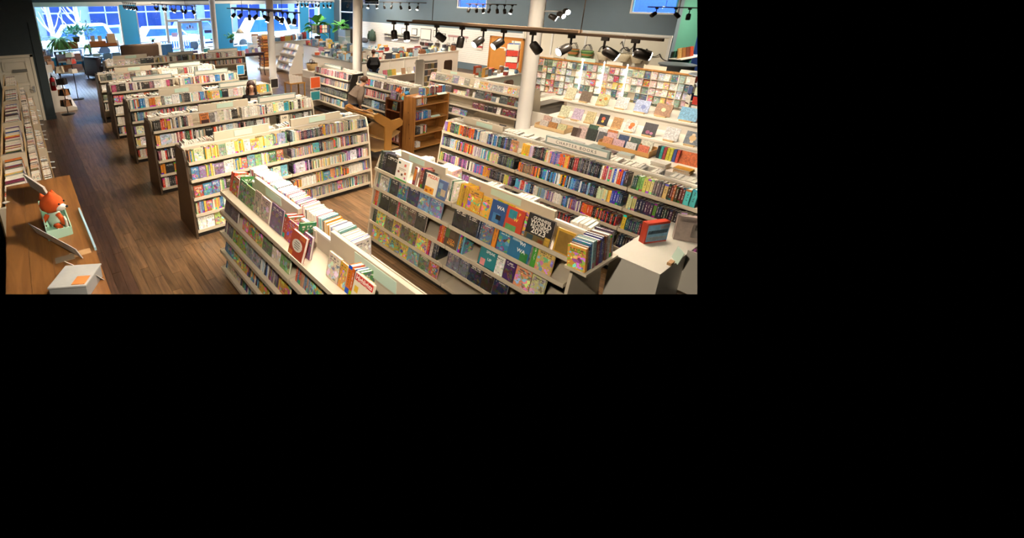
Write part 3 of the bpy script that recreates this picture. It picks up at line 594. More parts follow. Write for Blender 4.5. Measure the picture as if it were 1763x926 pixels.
rowfill(3, {
    (0, 4): [('s', 3, '#b8306a #c84a7a', .035, .2), ('s', 2, '#4a3a30', .04, .21), ('f', 1, '#2a201c', .15, .22), ('s', 2, W, .04, .22), ('s', 3, '#3a3a7a #4a4a9a #6a2a4a', .03, .22), ('s', 3, W, .04, .22), ('s', 5, 'reds', .03, .21), ('f', 1, '#3a2a22', .17, .21), ('s', 5, '#a86a7a #6a4a5a', .025, .21), ('f', 1, '#d8d0c8', .16, .22), ('s', 4, W, .035, .22)],
    (1, 4): [('s', 4, W, .03, .21), ('f', 1, '#5a98c8', .14, .2), ('s', 5, 'hard', .03, .21), ('f', 1, '#8a2a24', .1, .21), ('s', 6, '#2a3a5a #e08a3a #e9e2d4 #e0c8a0', .03, .22), ('s', 4, 'hard', .03, .21), ('f', 1, '#e8d0d8', .15, .22), ('s', 6, 'blues', .025, .21), ('s', 4, 'reds', .03, .2)],
    (0, 3): [('f', 2, '#d8503a #e8e4dc', .13, .21), ('s', 12, 'hard', .03, .2)],
    (0, 2): [('s', 12, 'white', .035, .21)], (0, 1): [('s', 4, 'hard', .04, .2), ('f', 1, '#e0d4c8', .16, .2), ('s', 8, 'white', .03, .2)], (0, 0): [('s', 14, 'hard', .03, .2)],
    (1, 3): [('s', 20, 'hard', .03, .2)],
}, 'hardcover_book')
rowfill(4, {
    (0, 4): [('f', 1, '#7a7868', .16, .2), ('f', 1, '#2c3a34', .16, .22), ('f', 2, 'cook', .17, .21), ('f', 1, '#b08a70', .2, .2), ('f', 1, '#5a4a34', .2, .21), ('f', 2, 'cook', .17, .21), ('s', 5, '#4a2a2a #8a4a3a #2a2a2a', .035, .22)],
    (1, 4): [('f', 1, '#efe9dc', .3, .21), ('f', 1, '#ebe4d6', .26, .2), ('f', 1, '#8a8a70', .24, .22), ('s', 3, 'reds', .03, .21), ('s', 12, 'hard', .03, .21)],
    (0, 3): [('f', 6, 'cook', .16, .2), ('s', 8, 'hard', .03, .2)], (0, 2): [('f', 6, '#6a7a5a #8a8a6a #5a6a4a', .14, .2), ('s', 6, 'hard', .03, .2)], (0, 1): [('s', 12, 'hard', .03, .2)], (1, 3): [('s', 16, 'hard', .03, .2)],
}, 'hardcover_book')
rowfill(5, {
    (0, 4): [('f', 1, '#efe9e0', .26, .22), ('f', 4, '#f0e8de #eadfd2 #d8c0b0', .2, .21), ('f', 1, '#b0a090', .17, .21), ('f', 1, '#3a3a2a', .16, .21), ('f', 1, '#2a2024', .24, .21)],
    (1, 4): [('s', 8, '#d8b860 #8a9a70 #d85a2a #e9e2d4 #8a8a80', .04, .21), ('s', 14, 'hard', .03, .2), ('s', 6, 'slate', .03, .22), ('f', 1, '#26242a', .2, .22)],
    (2, 4): [('s', 3, 'mystery', .03, .21), ('f', 1, '#e6ddd6', .22, .21), ('s', 6, W, .03, .21), ('s', 5, 'reds', .04, .22), ('s', 5, W, .04, .2)],
    (0, 3): [('s', 20, 'hard', .03, .2)], (1, 3): [('s', 20, 'hard', .03, .2)], (2, 3): [('s', 20, 'hard', .03, .2)],
}, 'hardcover_book')
for i, hs in {0: [(.55, 1.55, 0), (2.0, 3.1, 0)], 1: [(1.0, 2.1, 0), (2.35, 3.3, 1)], 2: [(.75, 1.8, 0), (2.25, 3.3, 1)], 3: [(.6, 1.7, 1), (2.35, 3.4, 1)], 4: [(.5, 1.6, 0), (2.15, 3.2, 1)], 5: [(.3, 1.5, 0), (2.3, 3.3, 1), (3.9, 5.2, 1)]}.items():
    for a, b, f_ in hs: header(ROWS[i][0], ROWS[i][1], a, b, framed=bool(f_))
# ------------------------------------------------------------------ shelving runs along the room (nearest three)
GK = gondola('shelving_run', 'beige shelving run of cookbooks for children, bottom middle of the picture', 'y', 2.2, 5.62, 1.7, 2, None, None, front=(0, 1, 2, 3, 4), back=(4,))
GG = gondola('shelving_run', 'beige shelving run of picture books and world records, front middle', 'y', 4.45, 5.1, 1.96, 2, BEIGE, BEIGE, front=(0, 1, 2, 3, 4), back=(4,))
GC = gondola('shelving_run', 'long beige shelving run under the CHAPTER BOOKS sign', 'y', 6.78, 5.92, .75, 3, BEIGE, None, front=(0, 1, 2, 3, 4), back=(4,))
def colfill(G, nb, spec, kind, where, names, tilts=.14, base=0, inset=.02):
    g, fr, bk, ln = G
    for (b, l), segs in spec.items():
        z, o = LV[l]; lev = ['bottom', 'fourth', 'third', 'second', 'top'][l]
        fill(fr, ln*b/nb+.03, ln*(b+1)/nb-.03, o-(inset if l == 4 else inset*.5), z+.002, segs, kind, ('%s shelf, %s bay, %s' % (lev, names[b], where)).replace(' only bay,', ''), tilts, seed=base+10*b+l+1)
C3 = ('far', 'middle', 'near')
colfill(GC, 3, {
    (0, 4): [('s', 3, '#8a6ab0 #6a4a8a', .022, .2), ('s', 3, '#e0641f #f08a30', .025, .2), ('s', 4, 'dark', .025, .2), ('s', 4, '#2b5a5a #3d7a4b #8a3a2a', .025, .2), ('s', 5, 'orange', (.02, .04), .2), ('s', 9, 'orange', .022, .2), ('s', 6, 'blues', .02, .2), ('s', 8, 'white', .02, .2), ('s', 8, 'blues', .025, .2), ('s', 9, 'chap', .02, .21), ('s', 3, 'night', .03, .21), ('f', 1, '#b88a5a', .12, .21)],
    (0, 3): [('s', 5, '#6a5a9a #3a4a7a #5a8a4a', .02, .19), ('s', 4, 'night', .025, .19), ('f', 1, '#8ab8c8', .1, .19), ('s', 12, 'chap', .018, .19), ('s', 10, 'orange', .02, .19), ('s', 9, '#d8cfc0 #b8a8c0 #e0d8e0', .018, .19), ('s', 8, '#c84a8a #8ac83a #6a4ab0 #4ab0d0 #e9e2d4', .025, .19), ('s', 10, 'readers', .018, .19), ('s', 8, 'night', .022, .19)],
    (0, 2): [('s', 4, '#d8d060 #5a8a4a', .018, .18), ('s', 16, 'purple', .018, .18), ('s', 4, '#e0b84a #e9e2d4', .02, .18), ('s', 10, 'purple', .018, .18), ('s', 8, '#e9e2d4 #2a2a30', .02, .19), ('s', 9, '#c84a9a #6a5ac0 #4a6ac0', .02, .19), ('s', 6, '#d8903a #8ab0a0', .025, .19), ('s', 14, 'dark', .02, .18)],
    (0, 1): [('s', 40, 'purple', .02, .18), ('s', 40, 'dark', .02, .18)],
    (1, 4): [('s', 3, '#f0b83c #e8c870', .04, .21), ('s', 3, '#d8c0d8 #b8a8c8', .022, .2), ('s', 9, 'dark', .022, .21), ('s', 3, '#e9e2d4 #d89a7a', .03, .2), ('s', 6, '#8a6ab0 #c8d84a #3a5ab0', .022, .2), ('s', 7, '#e8b84a #d8522a', .022, .2), ('s', 2, '#2a2220', .03, .2), ('s', 2, '#a83a3a', .03, .21), ('s', 14, 'dark', .022, .22), ('s', 5, '#6a4a8a #c84a5a #e9e2d4', .025, .22), ('s', 6, '#e9e2d4 #e0522a #4a6ac8 #8ab8e0', .03, .22), ('s', 14, '#4a3440 #5a3a4a #3a2a30', .022, .22)],
    (1, 3): [('s', 14, '#8a6a4a #6a5040 #e0702a', (.016, .022), .18), ('s', 6, 'orange', .018, .18), ('s', 4, 'blues', .025, .19), ('s', 12, 'blues', .018, .19), ('s', 3, 'orange', .03, .19), ('s', 14, 'blues', .02, .19), ('s', 8, '#2a3a6a #8ab8d8 #1a1c26', .022, .19), ('s', 7, '#e8d8a0 #e0b04a #c8d8b0', .025, .19), ('s', 3, '#3a4ab0', .03, .2), ('s', 7, '#2a4a6a #3a3a40', .022, .19), ('s', 6, '#e8c03a #d8702a #3ab0e0', .025, .19), ('s', 5, '#6a4a3a #4a5a3a', .025, .19)],
    (1, 2): [('s', 2, '#5ab0d8', .04, .18), ('s', 4, '#c83a2a #e9e2d4', .025, .18), ('s', 5, 'blues', .03, .18), ('s', 2, '#e9e2d4', .03, .18), ('s', 6, '#8a9a7a #7a9ab8', .02, .17), ('s', 8, '#b84a3a #7a5a9a #e0d8d0', .018, .17), ('s', 6, 'white', .022, .18), ('s', 4, 'blues', .02, .18), ('s', 10, '#2a2a3a #e9e2d4 #6a4a8a #d8702a', .02, .18), ('s', 4, '#d8502a #e07a2a', .04, .18), ('s', 14, '#2a2426 #c8322a #1c1a1e', .022, .18), ('s', 6, '#e9e2d4 #4a6ac0', .022, .19)],
    (1, 1): [('s', 60, '#2a2426 #c8322a #1c1a1e', .022, .18)],
    (2, 4): [('s', 2, '#4a6a6a #3a5a5a', .025, .2), ('s', 2, '#8ac06a', .035, .2), ('s', 3, '#e8d878 #f0e0a0', .04, .21), ('s', 4, '#6a5a6a #8a7a7a', .025, .21), ('s', 1, '#d8b878', .05, .22), ('s', 6, '#4a3a2a #a85a2a #6a2a2a', .03, .22), ('s', 2, '#4ab0b0', .055, .23), ('s', 2, '#7ab0d0', .05, .23), ('s', 3, '#2a262c #3a3036', .045, .23), ('s', 6, 'dark', .04, .23)],
    (2, 3): [('s', 2, '#d8d8a0 #8ac0c0', .03, .21), ('s', 1, '#d0cc80', .04, .21), ('s', 3, '#243a5a #2a2a44', .035, .2), ('s', 3, '#4a2a4a', .03, .2), ('s', 1, '#6aa03a', .04, .2), ('s', 9, 'dark', .03, .2)],
    (2, 2): [('s', 1, '#d8b83a', .05, .21), ('s', 10, '#2a5a5a #2a2a5a #8a2a3a', .022, .18), ('s', 9, '#8a2a5a #d8d0c8 #4a4a8a', .022, .18), ('s', 6, 'dark', .025, .18)],
    (2, 1): [('s', 20, 'dark', .03, .2)],
}, 'paperback_book', 'chapter books run', C3, .13, 30000)
g, fr, bk, ln = GC
for b in range(3): fill(bk, ln*b/3+.03, ln*(b+1)/3-.03, LV[4][1]-.02, 1.272, [('s', 7, 'white', (.03, .05), .2, .19), ('g', .05), ('s', 5, 'white', .06, .2, .19), ('g', .12)], 'paperback_book', 'rear top shelf, %s bay, chapter books run' % C3[2-b], .05, seed=31000+b)
header(GC[0], GC[1], 1.98, 3.0, 1.49, 1.62, framed=True, txt='CHAPTER BOOKS')
header(GC[0], GC[1], .25, 1.15, 1.44, 1.56, label=(.35, .75))
P2 = 'picture book run'
colfill(GG, 2, {
    (0, 4): [('s', 2, '#2e3b30 #3a4438', .035, .27, .2), ('s', 2, '#2a2a38 #3a3430', .03, .27, .2), ('f', 1, '#2e2824', .24, .28), ('f', 1, '#26242a', .2, .3), ('g', .24), ('s', 2, '#8a3a2a #3a5a6a', .03, .27, .2), ('f', 1, '#33373a', .25, .29), ('g', .2), ('f', 1, '#5a6f8a', .2, .25), ('s', 2, '#3a5a4a #8a2a2a', .025, .26, .2)],
    (0, 3): [('s', 4, '#9a9a7a #6a9a9a #c8c4b8', .025, .27, .2), ('f', 1, '#c8c4b4', .17, .22), ('s', 2, 'kids', .02, .26, .2), ('f', 1, '#3a3a4a', .16, .26), ('f', 1, '#3a6a9a', .19, .26), ('f', 1, '#2a3a5a', .2, .27), ('f', 2, '#5a88b0 #6a98b8', .2, .25), ('f', 1, '#8a98a8', .2, .24), ('f', 1, '#b8a89a', .18, .24)],
    (0, 2): [('s', 5, '#8a9a8a #c85a2a #3a6a3a', .025, .26, .2), ('f', 2, '#2a3026 #3a3a2a', .2, .25), ('s', 2, '#4ab0c0 #c83a5a', .02, .25, .2), ('f', 2, '#8a7a6a #6a5a4a', .2, .25), ('f', 1, '#3a3a34', .18, .26), ('g', .24), ('s', 5, 'orange', .025, .25, .2)],
    (0, 1): [('s', 3, 'night', .03, .25, .2), ('f', 6, '#c8b84a #8a7a3a #d8c04a #6a6a4a', .17, .24), ('s', 6, 'reds', .02, .25, .2)],
    (0, 0): [('f', 4, '#d8b83a #b8a84a', .2, .24), ('f', 4, 'kids', .19, .24)],
    (1, 4): [('s', 9, '#e8b83a #d8a83a', .016, .27, .2), ('f', 1, '#e0a83a', .2, .27), ('f', 1, '#e3b43c', .2, .26), ('f', 1, '#e8b840', .21, .27), ('f', 1, '#efc24a', .2, .27), ('f', 1, '#e8b840', .22, .26), ('g', .5)],
    (1, 3): [('f', 1, '#26222e', .2, .27), ('f', 1, '#2c2434', .19, .27), ('s', 2, '#2a2a3a #3a4a6a', .03, .27, .2), ('f', 1, '#4a7aa0', .14, .27), ('s', 1, '#e08a2a', .06, .27, .2), ('f', 1, '#2f7fa8', .28, .27), ('s', 2, '#c85a2a #4a9ab0', .03, .27, .2), ('f', 1, '#8a8a7a', .17, .26), ('s', 1, '#4aa03a', .06, .27, .2), ('f', 1, '#d8b868', .19, .25), ('f', 1, '#3a98b0', .2, .24), ('f', 1, '#b09a80', .2, .23)],
    (1, 2): [('s', 9, '#c84a3a #5aa8c8 #3a3a3a #e0a04a #d8d0c0', .025, .25, .2), ('g', .24), ('f', 1, '#b8a07a', .18, .24), ('f', 1, '#e8e4da', .15, .24), ('f', 1, '#4a2a6a', .16, .25), ('f', 1, '#e0946a', .17, .24), ('f', 1, '#c8c88a', .14, .24), ('f', 2, '#8a9a5a #4a4a4a', .15, .24)],
    (1, 1): [('f', 2, '#8a8a9a #6a6a80', .17, .25), ('f', 6, 'dark', .18, .25)],
}, 'picture_book', P2, ('far', 'near'), .2, 40000, .05)
g, fr, bk, ln = GG
fill(bk, .05, ln-.05, .31, 1.272, [('s', 5, 'white', (.03, .05), .22, .2), ('g', .5), ('s', 5, '#e8d8c8 #ece6da #d8b0a0', .05, .22, .2), ('g', .25)], 'picture_book', 'rear top shelf, picture book run', .05, seed=41000)
fill(fr, 1.45, 1.555, .29, 1.272, [('s', 4, '#3a6a4a #8a2f2c #8ab0b0 #d8cfc0', .024, .27, .2)], 'picture_book', 'top shelf centre, picture book run', .16, seed=42000)
header(GG[0], GG[1], .25, 1.15, 1.44, 1.56, label=(.2, .55)); header(GG[0], GG[1], 1.55, 2.75, 1.44, 1.56, label=(.3, .65))
colfill(GK, 2, {
    (0, 4): [('s', 2, '#c8452f #b8402a', .05, .27, .2), ('f', 1, '#c8522f', .22, .26), ('s', 1, '#2f7a42', .03, .28, .2), ('f', 1, '#3c8a4e', .2, .27), ('f', 1, '#7d9a62', .26, .28), ('f', 1, '#b8a898', .17, .27), ('f', 1, '#c9b4a4', .22, .27), ('g', .03), ('f', 1, '#7a5a86', .26, .28)],
    (0, 3): [('f', 2, '#4a4258 #6a5a6a', .22, .24), ('g', .15), ('f', 3, '#d88a3a #c8b04a #b8862a', .2, .23), ('f', 3, 'kids', .2, .22)],
    (0, 2): [('s', 12, '#7a5a7a #5a6a6a #c8c0b0 #c8a04a #6a7a8a', .025, .25, .2), ('f', 2, '#8ab83a #d8b030', .2, .25), ('f', 2, '#4a4a4a #7a8a9a', .2, .24), ('s', 6, 'blues', .03, .24, .2)],
    (0, 1): [('s', 2, 'blues', .03, .25, .2), ('f', 3, '#c8c0a0 #d8b040 #4a8ab0', .22, .25), ('s', 9, 'mix', .03, .24, .2)],
    (0, 0): [('s', 2, 'blues', .03, .25, .2), ('f', 2, '#c8c0a0 #d8b040', .22, .25), ('s', 9, 'mix', .03, .24, .2)],
    (1, 4): [('f', 1, '#8a5a7a', .14, .24), ('g', .3), ('f', 1, '#e8dcc0', .2, .26), ('f', 1, '#e0a04a', .12, .26), ('s', 1, '#e07a20', .05, .27, .2), ('s', 1, '#e06a1c', .05, .27, .2), ('s', 1, '#2a6ab0', .05, .27, .2), ('s', 1, '#4a8a4a', .04, .27, .2), ('f', 1, '#d8c890', .18, .26), ('s', 1, '#c83a2a', .03, .26, .2), ('g', 1.2)],
    (1, 3): [('s', 9, '#4a7a9a #c85a3a #8a9ab0 #d0a080 #b84a3a', .03, .24, .2), ('f', 2, 'kids', .2, .23), ('s', 12, 'mix', .03, .24, .2)],
}, 'picture_book', 'children cookery run', ('far', 'near'), .2, 50000, .12)
g, fr, bk, ln = GK
rb = random.Random(5)
fill(bk, 1.42, ln-.05, .31, 1.272, [('s', 3, '#e9e2d4 #5a6ab0 #f0ece4', (.02, .035), (.25, .27), .21), ('s', 3, '#e9e2d4 #d8a03a #e0d8cc #c8607a', (.02, .04), (.25, .27), .21), ('s', 2, '#2a2a34 #e9e2d4', .02, .26, .21), ('s', 4, '#8ac0c0 #f0ece4 #c04a6a #e9e6e0', (.02, .035), (.26, .28), .21)], 'picture_book', 'rear top shelf, children cookery run', .03, seed=51000)
header(GK[0], GK[1], .45, 1.6, 1.42, 1.56, label=(.3, .65)); header(GK[0], GK[1], 2.25, 3.9, 1.42, 1.58, label=(.25, .6))
# ------------------------------------------------------------------ shelving runs in the middle of the room
M1 = gondola('shelving_run', 'beige shelving run of mystery paperbacks left of the second post', 'y', 8.4, 13.4, 11.35, 1, BEIGE, KICK, front=(1, 2, 3, 4))
M2 = gondola('shelving_run', 'beige shelving run the grey-sweatered person browses', 'y', 8.4, 10.95, 8.75, 1, BEIGE, BEIGE, front=(1, 2, 3, 4))
colfill(M1, 1, {(0, 4): [('s', 34, 'mystery', (.025, .035), .2)], (0, 3): [('s', 20, 'slate', .03, .2), ('s', 20, 'mystery', .03, .2)], (0, 2): [('s', 60, 'night', .032, .19)], (0, 1): [('f', 1, '#3a8a98', .2, .21), ('s', 40, 'slate', .03, .19)]}, 'hardcover_book', 'second post mystery run', ('only',), .14, 60000)
colfill(M2, 1, {(0, 4): [('s', 14, 'slate', .03, .2), ('s', 4, 'reds', .035, .2), ('s', 4, 'blues', .04, .2), ('s', 10, '#5a4448 #7a6468', .032, .2), ('f', 1, '#e6e0d4', .1, .21), ('f', 1, '#6a4a44', .16, .2)], (0, 3): [('s', 3, '#5a7a78', .03, .19), ('s', 4, 'reds', .04, .19), ('s', 7, 'slate', .03, .2), ('s', 9, 'reds', .035, .2), ('s', 6, 'mystery', .04, .19)], (0, 2): [('s', 22, 'night', .034, .2), ('f', 1, '#a8c8d0', .12, .21), ('f', 1, '#3f7ab0', .18, .21)], (0, 1): [('s', 30, 'night', .034, .2)]}, 'hardcover_book', 'grey sweater run', ('only',), .14, 61000)
for G, w_ in ((M1, 'second post mystery run'), (M2, 'grey sweater run')):
    fill(G[2], .05, G[3]-.05, .31, 1.272, [('s', 12, 'white', .03, .2, .16)], 'hardcover_book', 'rear top shelf, '+w_, .05, seed=62000)
header(M1[0], M1[1], .2, 1.2, 1.47, 1.58, framed=True); header(M2[0], M2[1], .1, 1.0, 1.5, 1.61, framed=True)
J1 = gondola('shelving_run', 'white shelving run of face-out puzzles and leather Bibles beside the third post', 'y', 10.7, 10.2, 6.75, 2, BEIGE, BEIGE, front=(1, 2, 3, 4), back=())
colfill(J1, 2, {(0, 4): [('f', 1, '#e0b8b0', .22, .22), ('f', 2, '#7a7a68 #5a6a64', .18, .22), ('f', 1, '#b88a70', .26, .23), ('f', 1, '#7a6a8a', .3, .23)],
    (0, 3): [('f', 2, '#8a4a6a #b04a3a', .12, .22), ('f', 1, '#a8b8a0', .2, .22), ('f', 1, '#c8c0b8', .18, .22), ('f', 1, '#4a3c34', .28, .25), ('g', .1), ('f', 1, '#d86a4a', .14, .14), ('f', 2, '#e0c8a0', .16, .14)],
    (0, 1): [('f', 1, '#3a3432', .2, .2), ('f', 1, '#b89098', .26, .18), ('f', 1, '#3a6a9a', .26, .18)],
    (1, 4): [('f', 1, '#e0c8bc', .16, .22), ('f', 2, '#d8a060', .15, .2), ('f', 1, '#c8b098', .14, .2), ('f', 2, '#a8a49a', .16, .2)],
    (1, 3): [('s', 3, 'white', .03, .16), ('f', 1, '#48504c', .3, .26), ('f', 1, '#6a2428', .28, .27), ('f', 1, '#5a7278', .15, .16)],
    (1, 2): [('g', .05), ('f', 2, '#6a2030', .2, .2), ('f', 1, '#3a1a20', .1, .18), ('f', 1, '#241e20', .2, .21), ('f', 1, '#3a2226', .12, .2), ('f', 1, '#d8d0c0', .12, .2)],
    (1, 1): [('g', .4), ('f', 1, '#1e1c1e', .24, .05)]}, 'gift_book', 'white run by post', ('far', 'near'), .25, 63000)
header(J1[0], J1[1], .2, 1.5, 1.47, 1.58, label=(.3, .5))
# ------------------------------------------------------------------ track lights
BRONZE = mat('bronze_track', '#4a3a2c', .4, metal=.3, var=.06); CAN = mat('dark_lamp_can', '#2b2622', .35, metal=.2, var=.08); GREYCAN = mat('grey_lamp_can', '#6a6660', .4, var=.06)
LENS = emis('lit_lens', (1, .93, .82), 30); DEAD = mat('unlit_lens', '#3a3836', .3)
def lamp_meshes():
    stem = MB().box(-.022, .022, -.04, .04, -.05, 0).tube([(0, 0, -.05), (0, 0, -.15)], .014, 8).mesh('stem', CAN)
    prof = [(.028, -.0), (.05, .012), (.058, .04), (.06, .17), (.054, .175)]
    can = MB().tube([(0, 0, -z) for r, z in prof], [r for r, z in prof], 14).mesh('can', CAN)
    lens = MB().tube([(0, 0, -.176), (0, 0, -.182)], [.05, .045], 14).mesh('lens', LENS)
    return stem, can, lens
STEM, CANM, LENSM = lamp_meshes(); DLENS = LENSM.copy(); DLENS.materials[0] = DEAD
def track(name_lbl, X, z, y0, y1, heads, hang=True, board=None, watt=90, k=1.0):
    """heads: (y, (dx, dy, dz) pointing, lit)"""
    t = empty('track_light', (X, y0, z)); tag(t, name_lbl, 'track light', 'ceiling track lights')
    MB().box(-.018, .018, y1-y0, 0, -.02, .012).build('rail', BRONZE, t)
    if board: MB().box(-.05, .05, board[1]-y0, board[0]-y0, .012, .045).build('board', mat('brown_track_board', '#6b5540', .5), t)
    if hang:
        for y in (y0+(y1-y0)*.25, y0+(y1-y0)*.8): MB().tube([(0, y-y0, .01), (0, y-y0, 4.6-z)], .006, 5).build('hanging_rod', BRONZE, t)
    for y, d, lit in heads:
        s = link('lamp_stem', STEM, t); s.location = (0, y-y0, -.01)
        c = link('lamp_can', CANM, s); c.location = (0, 0, -.15); dv = Vector(d).normalized()
        c.rotation_euler = dv.to_track_quat('-Z', 'Y').to_euler()
        l = link('lens', LENSM if lit else DLENS, s); l.location = (0, 0, -.15); l.rotation_euler = c.rotation_euler
        if lit:
            p = Vector((X, y, z-.16))+dv*.2; spot(p, p+dv, watt, 75, .7, .045)
# lamps with exact aims on the near track
track('long bronze track with ten spotlights across the right half', 5.75, 3.33, 6.83, 2.16, [
    (6.64, (.1, -.1, -1), 1), (6.29, (-.15, -.3, -1), 1), (5.55, (.7, -.5, -.6), 0), (5.0, (-.1, .1, -1), 0), (4.58, (-.75, .25, -.5), 1), (4.22, (-.75, .3, -.5), 1),
    (3.75, (.6, -.5, -.9), 0), (3.2, (-.7, .3, -.35), 1), (2.78, (.35, -.75, -.45), 1), (2.44, (.5, -.75, -.22), 1)], True, (6.1, 3.1), 150)
track('dark track with ten spotlights in front of the first white post', 6.3, 3.33, 16.3, 11.1, [
    (15.6, (-.5, .2, -.6), 1), (15.0, (-.6, .1, -.5), 1), (14.4, (0, .1, -1), 0), (13.8, (-.7, -.2, -.5), 0), (13.4, (.7, -.4, -.5), 0), (13.0, (-.4, 0, -.9), 1), (12.6, (.7, -.3, -.5), 1), (12.1, (-.3, 0, -.9), 1), (11.8, (.3, 0, -.9), 1), (11.4, (-.2, 0, -1), 1)], True, (15.8, 12.2), 120)
track('dark track with nine spotlights in front of the glass entrance', 5.9, 3.36, 25.5, 18.5, [(25-k*.75, (-.4 if k % 2 else .4, .1, -.7), k % 3 != 1) for k in range(9)], True, None, 120)
track('far dark track with seven spotlights by the plant window', 4.9, 3.4, 27.6, 24.2, [(27.3-k*.48, (.3, .1, -.8), k % 2) for k in range(7)], True, None, 100)
track('far track with ten small spotlights above the leafy plant', 14.8, 3.4, 26.5, 22.3, [(26.3-k*.42, (.3 if k % 3 else -.4, 0, -.8), k % 2) for k in range(10)], True, None, 110)
track('track with ten spotlights against the blue grey wall, left of the near track', 15.4, 3.43, 22.0, 15.6, [(21.7-k*.62, (.3 if k % 3 else -.4, -.1, -.8), k in (1, 3, 4, 8, 9)) for k in range(10)], True, None, 130)
track('track with seven spotlights left of the tallest white post', 15.0, 3.44, 12.95, 10.6, [(12.75-k*.33, (.3 if k % 3 else -.4, 0, -.8), k in (2, 6)) for k in range(7)], True, None, 130)
track('dark track with three spotlights under the high blue window', 15.7, 3.44, 6.5, 4.6, [(6.25, (-.7, .3, -.5), 0), (5.75, (.6, -.4, -.6), 0), (5.4, (0, 0, -1), 0)], True, None, 100)
t = empty('post_lamp', (9.48, 6.15, 3.3)); tag(t, 'cluster of three bright lamps clamped to the tallest white post', 'lamp')
MB().tube([(0, -.17, .15), (.1, -.35, .15), (.2, -.5, .15)], .02, 8).build('bracket', SILVER, t)
for k, (x, y, z, d) in enumerate([(.02, -.28, .12, (.5, -.9, -.5)), (.12, -.42, .16, (-.2, -1, -.35)), (.2, -.52, .22, (-.55, -.75, -.18))]):
    s = MB().tube([(x, y, z), (x, y, z-.05)], .012, 6).build('lamp_stem', SILVER, t); dv = Vector(d).normalized()
    c = link('lamp_can', CANM, t); c.location = (x, y, z-.05); c.rotation_euler = dv.to_track_quat('-Z', 'Y').to_euler()
    l = link('lens', LENSM, t); l.location = (x, y, z-.05); l.rotation_euler = c.rotation_euler
    p = Vector((9.48+x, 6.15+y, 3.3+z-.05))+dv*.21; spot(p, p+dv, 90, 90, .7, .045)
# ------------------------------------------------------------------ single front books with readable covers
def rec(fr, t, d, z, wd, th, h, c, label, tilt, lines, mt=None, base=None, extra=None, name='picture_book'):
    """A face-out book built as cover, pages and lettering; lines: (text, size, colour, x 0..1, z 0..1)."""
    m = fr.M(t, d, z, tilt); o = empty(name, m.translation); q = m.to_3x3().to_4x4()
    tag(o, label, 'book', GRPB); L_ = lambda mb: mb
    cm = mat('cover_'+c, c, .35, var=.1, scale=12)
    k = MB().obox(q, 0, wd, 0, .004, 0, h).obox(q, 0, wd, th-.004, th, 0, h).obox(q, 0, .004, 0, th, 0, h); k.build('cover', cm, o)
    MB().obox(q, .004, wd-.004, .004, th-.004, .003, h-.004).build('page_block', PAGES, o)
    X, Y, Z = q.col[0].xyz, q.col[1].xyz, q.col[2].xyz
    for tx, sz, cc, ux, uz in lines:
        mm = Matrix((X, Z, -Y)).transposed().to_4x4(); mm.translation = X*wd*ux+Z*h*uz-Y*.001
        text_mesh(tx, sz, mat('ink_'+cc, cc, .5), mm, 'lettering', o, ext=.0006, bold=True)
    for (x0, x1, z0, z1, cc) in (extra or []):
        MB().obox(q, wd*x0, wd*x1, -.0012, .0, h*z0, h*z1).build('cover_print', mat('print_'+cc, cc, .45, var=.3, scale=18), o)
    return o
GRPB = 'picture books with readable covers'
ft = lambda G, y: (G[1].o.y-y)                    # distance along a run that faces the left wall
z4 = 1.272
rec(GG[1], ft(GG, 2.50), .33, z4, .3, .03, .3, '#1f1d20', 'black GUINNESS WORLD RECORDS 2023 book on the front middle run', .22,
    [('GUINNESS', .043, '#efe9dc', .52, .88), ('WORLD', .064, '#efe9dc', .52, .73), ('RECORDS', .047, '#efe9dc', .5, .59), ('2023', .085, '#efe9dc', .5, .42)],
    extra=[(.0, 1, .02, .28, '#6a5a34'), (.1, .35, .05, .25, '#3a6a7a'), (.55, .75, .02, .2, '#a0522d'), (.78, .98, .04, .36, '#c8a03a')])
rec(GG[1], ft(GG, 2.16), .33, z4, .19, .03, .27, '#c99a2e', 'gold spined annual right of the black world records book', .22, [], extra=[(.1, .9, .1, .9, '#8a6a2a')])
rec(GG[1], ft(GG, 2.76), .34, z4, .22, .02, .28, '#c9432a', 'red and teal book with yellow letters left of the world records', .22, [('F', .05, '#e8d03a', .75, .8), ('W', .05, '#e8d03a', .6, .55)], extra=[(.15, .6, .55, .9, '#2a8a98'), (.1, .7, .05, .3, '#5a9a5a')])
rec(GG[1], ft(GG, 2.99), .34, z4, .22, .02, .28, '#24508a', 'dark blue book with white letters and yellow edge', .22, [('WA', .06, '#f0ece0', .68, .75)], extra=[(.0, .1, 0, 1, '#e0a83a'), (.3, .7, .1, .5, '#3a7ab0'), (.5, .8, .25, .45, '#1c1c24')])
rec(GG[1], ft(GG, 4.02), .35, z4, .2, .02, .27, '#e9e2cf', 'cream PIZZA! picture book with an orange pizza on its cover', .22, [('PIZZA!', .062, '#d8452a', .56, .87)], extra=[(.02, .82, .04, .36, '#e09a2a'), (.1, .3, .1, .2, '#b8502a'), (.5, .65, .18, .28, '#b8502a')])
rec(GG[1], ft(GG, 3.8), .35, z4, .16, .02, .25, '#4f6690', 'slate blue picture book with pale animals right of the PIZZA! book', .22, [], extra=[(.1, .5, .55, .85, '#7a9ab8'), (.4, .9, .2, .55, '#b9a68a'), (.15, .45, .1, .35, '#6a8a78')])
